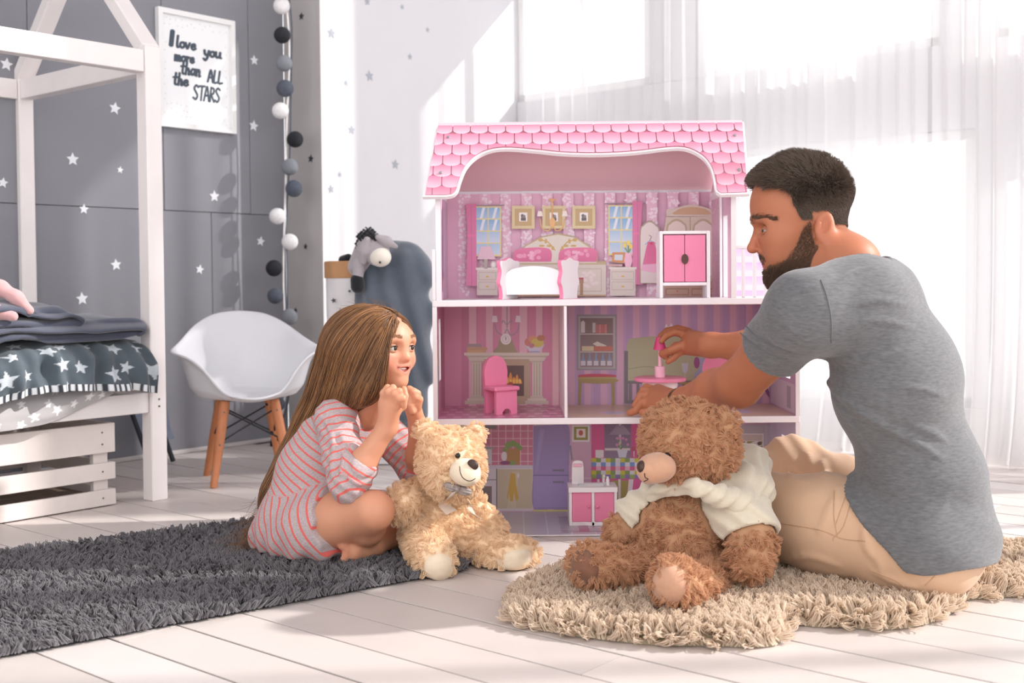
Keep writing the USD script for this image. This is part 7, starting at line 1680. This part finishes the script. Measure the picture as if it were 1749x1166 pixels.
sk_ = Body(); sk_.ell(gpel + V(0, 0, -0.01), (0.112, 0.118, 0.07), np.stack([FG, SG, Z1], 1), 0)
sk_.cap(ghN, mid(ghN, gkN, 0.30), 0.084, 0.076, 0.05).cap(mid(ghN, gkN, 0.30), mid(ghN, gkN, 0.52), 0.076, 0.070, 0.03).cap(ghF, mid(ghF, gkF, 0.75), 0.088, 0.066, 0.05)
sk_.cap(at(500, 880, 2.66), at(472, 912, 2.64), 0.062, 0.036, 0.05).cap(at(500, 900, 2.62), at(500, 925, 2.56), 0.06, 0.03, 0.05).cap(at(478, 905, 2.66), at(446, 917, 2.64), 0.030, 0.013, 0.04).cap(at(520, 905, 2.56), at(535, 930, 2.52), 0.05, 0.028, 0.04)
tgN = unit(gkN - ghN); skc = mid(ghN, gkN, 0.50)
gf = Body()
for pts, r in [([(584, 740), (588, 775), (582, 810)], 0.005), ([(560, 720), (570, 760), (566, 800)], 0.006), ([(604, 800), (620, 812), (640, 800)], 0.006), ([(596, 815), (612, 826), (632, 818)], 0.005)]:
    q = [on(lambda p: smin(dr(p), slv(p), 0.01), *p, start=2.2) for p in smoothpath(pts, 7)]
    for i in range(6): gf.cap(q[i], q[i + 1], r * 0.7, r * 0.7, 0.003)
nkA, nkB = at(618, 672, 2.63), at(646, 722, 2.61)
def fdress(p):
    tor = dr(p) + 0.004 * vnoise(p, 18, 2)
    fN = np.maximum(sfN(p), (p - cuN) @ unit(gwN - geN)); fF = np.maximum(sfF(p), (p - cuF) @ unit(gwF - geF))
    sl = smin(smin(suA(p), fN, 0.012), fF, 0.012) + 0.004 * vnoise(p, 30, 4) + 0.0016 * np.sin((p @ unit(gwN - geN).astype(np.float32)) * 260)
    an = np.arctan2(p[:, 1] - gpel[1], p[:, 0] - gpel[0])
    sk2 = sk_(p) + 0.006 * np.sin(an * 17 + 2 * vnoise(p, 9, 3)) * np.clip((gpel[2] + 0.03 - p[:, 2]) / 0.08, 0, 1) + 0.005 * vnoise(p, 22, 6)
    sk2 = np.where((p - ghN) @ tgN > 0, np.maximum(sk2, (p - skc) @ tgN - 0.004 * np.sin(p[:, 2] * 130)), sk2)
    d = smin(smin(tor, sl, 0.014), sk2, 0.02)
    d = smin(d, gf(p), 0.010)
    d = np.maximum(d, -(d + 0.0095))
    # neck opening
    d = np.maximum(d, -smin(d_cap(p, nkA, nkB, 0.047, 0.026), d_cap(p, gnb, gnb + V(0.01, 0, 0.06), 0.050, 0.06), 0.01))
    return np.maximum(d, 0.018 - p[:, 2])
lo = np.minimum(np.minimum(dr.bounds()[0], slv.bounds()[0]), sk_.bounds()[0]); hi = np.maximum(np.maximum(dr.bounds()[1], slv.bounds()[1]), sk_.bounds()[1])
dm = surface(fdress, lo, hi, 0.0036); v = np.array(dm.vertices, np.float32)
st = np.zeros(len(v)); dS, dT, dK = slv(v), dr(v), sk_(v)
ax = unit(gupc - gpel); tor_s = ((v - gpel) @ ax + 0.25 * ((v - gpel) @ FG)) / 0.0185
ez = (v - geN) @ unit(gwN - geN); uz = (v - gsN) @ unit(geN - gsN); fz_ = (v - geF) @ unit(gwF - geF); ufz = (v - gsF) @ unit(geF - gsF)
dN = d_cap(v, geN, gwN, 0.03, 0.03); dU = d_cap(v, gsN, geN, 0.035, 0.035); dFf = d_cap(v, geF, gwF, 0.03, 0.03); dFu = d_cap(v, gsF, geF, 0.035, 0.035)
which = np.argmin(np.stack([dU, dN, dFu, dFf]), 0)
arm_s = np.choose(which, [uz, ez + 0.5, ufz + 1.0, fz_ + 1.5]) / 0.0175
an = np.arctan2(v[:, 1] - gpel[1], v[:, 0] - gpel[0]); sk_s = ((v - ghN) @ unit(np.cross(tgN, V(0.2, -0.6, 0.8)))) / 0.0175 + (v @ tgN) * 12
st = np.where((dS < dT) & (dS < dK + 0.004), arm_s, np.where(dK < dT - 0.002, ((v @ tgN) * 0.72 + v[:, 2] * 0.25) / 0.0165, tor_s))
dress = obj('dress', dm, 'dress_cloth', girl, smooth=True, label='heather dress with thin coral stripes'); scalar(dress, 'stripe', st + 50)

# long hair: a smooth mass with strands growing along it
mat('hair_brown_base', (112, 82, 58), 0.6, var=0.15, scale=4)
strand_mat('hair_brown', (130, 94, 66), (178, 132, 90), 0.34, 0.42, 0.15)
hv = Body()
hv.ell(G.p(0.010, 0, 0.026), (0.094, 0.078, 0.070), G.R, 0)
hv.ell(G.p(-0.022, 0, 0.0), (0.072, 0.076, 0.085), G.R, 0.04)
axis_ = [at(612, 600, 2.62), at(590, 655, 2.655), at(552, 722, 2.69), at(512, 790, 2.69), at(478, 846, 2.675), at(456, 888, 2.67)]
rad = [0.085, 0.070, 0.056, 0.045, 0.035, 0.018]
for i in range(5): hv.cap(axis_[i], axis_[i + 1], rad[i], rad[i + 1], 0.05)
hv.chain([at(648, 560, 2.545), at(650, 610, 2.535), at(640, 655, 2.53), at(620, 668, 2.555), at(588, 672, 2.60)], [0.030, 0.026, 0.024, 0.026, 0.03], 0.03)
face_c = G.p(0.085, 0.004, -0.012)
fwd = G.R[:, 0]
def fhair(p):
    d = hv(p)
    q = (p - G.o) @ G.R
    # cut the face free: an oval opening in front
    e = np.sqrt(((q[:, 1]) / 0.0515) ** 2 + ((q[:, 2] + 0.030) / 0.083) ** 2)
    d = np.where(q[:, 0] > 0.0, smax(d, np.minimum((1 - e) * 0.045, 0.03 + q[:, 0]) - 0.0, 0.006), d)
    ang = np.arctan2(q[:, 1], q[:, 2])
    return np.maximum(d, 0.02 - p[:, 2])
lo, hi = hv.bounds(0.02)
hmesh = surface(fhair, lo, hi, 0.004)
ghair = obj('hair', trimesh.Trimesh(np.array(hmesh.vertices) - np.array(hmesh.vertex_normals) * 0.004, hmesh.faces, process=False), 'hair_brown_base', girl, smooth=True, label='very long straight light brown hair')
# strands: from the parting and all over the mass, following it downwards
A = smoothpath(axis_ + [at(440, 905, 2.65)], 60); T = np.gradient(A, axis=0); T /= np.linalg.norm(T, axis=1, keepdims=True); At = cKDTree(A)
P0, N, _ = sample(hmesh, 10500, 91); fl_ = (G.loc(np.array(hmesh.vertices)[np.array(hmesh.faces)].mean(1))[:, 0] > 0.03).astype(float); P0 = np.vstack([P0, sample(hmesh, 2500, 95, weight=fl_)[0]])
q = G.loc(P0); keep = ~((q[:, 0] > 0.066) & (np.abs(q[:, 1]) < 0.047) & (q[:, 2] < 0.045))
P0 = P0[keep]
top_roots = G.p(0.0, 0, 0.05) + (lambda u: u * V(0.1, 0.09, 0.09))(np.random.default_rng(5).normal(size=(1, 3)))
rgh = np.random.default_rng(92); nS = len(P0); K = 12
depth = rgh.uniform(-0.004, 0.0025, nS).astype(np.float32)
pos = P0.astype(np.float32); out = [pos.copy()]; step = rgh.uniform(0.016, 0.028, nS)[:, None]; off = rgh.normal(size=(nS, 3)) * 0.10
crown = G.p(0.0, 0, 0.0)
for k in range(K - 1):
    _, i = At.query(pos); ql = (pos - G.o) @ G.R
    onhead = np.clip((0.03 + (pos[:, 2] - (G.o[2] - 0.05))) / 0.06, 0, 1)[:, None]
    downh = -Z1[None] - G.R[:, 0][None] * 0.55 + G.R[:, 1][None] * (np.sign(ql[:, 1:2]) * 0.35) * np.clip(ql[:, 2:3] / 0.1, 0, 1) * 2
    fl = T[i] * (1 - onhead) + downh * onhead + off * 0.35 + 0.25 * np.stack([vnoise(pos, 22, 31), vnoise(pos, 22, 32), 0 * pos[:, 0]], 1)
    g_ = grad(fhair, pos, 0.004); fl = fl - g_ * (fl * g_).sum(1, keepdims=True); fl /= np.linalg.norm(fl, axis=1, keepdims=True) + 1e-6
    pos = pos + fl * step
    d_ = fhair(pos); far = d_ > 0.012
    pos = pos - g_ * np.clip(d_ - depth, -0.01, 0.01)[:, None]
    pos[:, 2] = np.maximum(pos[:, 2], 0.022)
    pos = pos.astype(np.float32); out.append(pos.copy())
S = np.stack(out, 1); S = gaussian_filter1d(S, 0.8, axis=1, mode='nearest')
strand_mat('hair_gold', (168, 122, 82), (214, 168, 118), 0.30, 0.30, 0.2); strand_mat('hair_deep', (92, 64, 44), (122, 88, 60), 0.36, 0.30, 0.1)
tone = vnoise(P0 * V(1, 1, 0.35) + S[:, -1] * 0.5, 55, 77) + rgh.normal(size=nS) * 0.10
for m_, k_ in (('hair_brown', np.abs(tone) <= 0.13), ('hair_gold', tone > 0.13), ('hair_deep', tone < -0.13)): curves('hair_strands', S[k_], 0.0015, m_, ghair, kind='stuff', tip=0.35)
# loose ends and fly-aways
fw_ = []
for k in range(260):
    p = A[rgh.integers(38, 60)] + rgh.normal(size=3) * V(0.018, 0.018, 0.012); d_ = T[50] + rgh.normal(size=3) * 0.28 + V(-0.1, 0, 0.25 * rgh.random()); L_ = rgh.uniform(0.03, 0.085)
    fw_.append([p, p + d_ * L_ * .4, p + d_ * L_ * .75 + V(0, 0, -0.003), p + d_ * L_ + V(-0.01, 0, 0.006 * rgh.normal())])
for k in range(60):
    a = rgh.uniform(-0.5, 2.2); p = G.p(0.01 + 0.075 * math.cos(a + .6), rgh.uniform(-0.03, 0.03), 0.03 + 0.062 * math.sin(a + .6)); d_ = unit(rgh.normal(size=3) * 0.7 + Z1 * 0.7 - fwd * 0.3)
    fw_.append([p, p + d_ * 0.012, p + d_ * 0.022 - fwd * 0.01, p + d_ * 0.028 - fwd * 0.026])
fw_ = np.array(fw_); fw_[..., 2] = np.maximum(fw_[..., 2], 0.024)
curves('loose_hair', fw_, 0.0008, 'hair_brown', ghair, kind='stuff', tip=0.3)
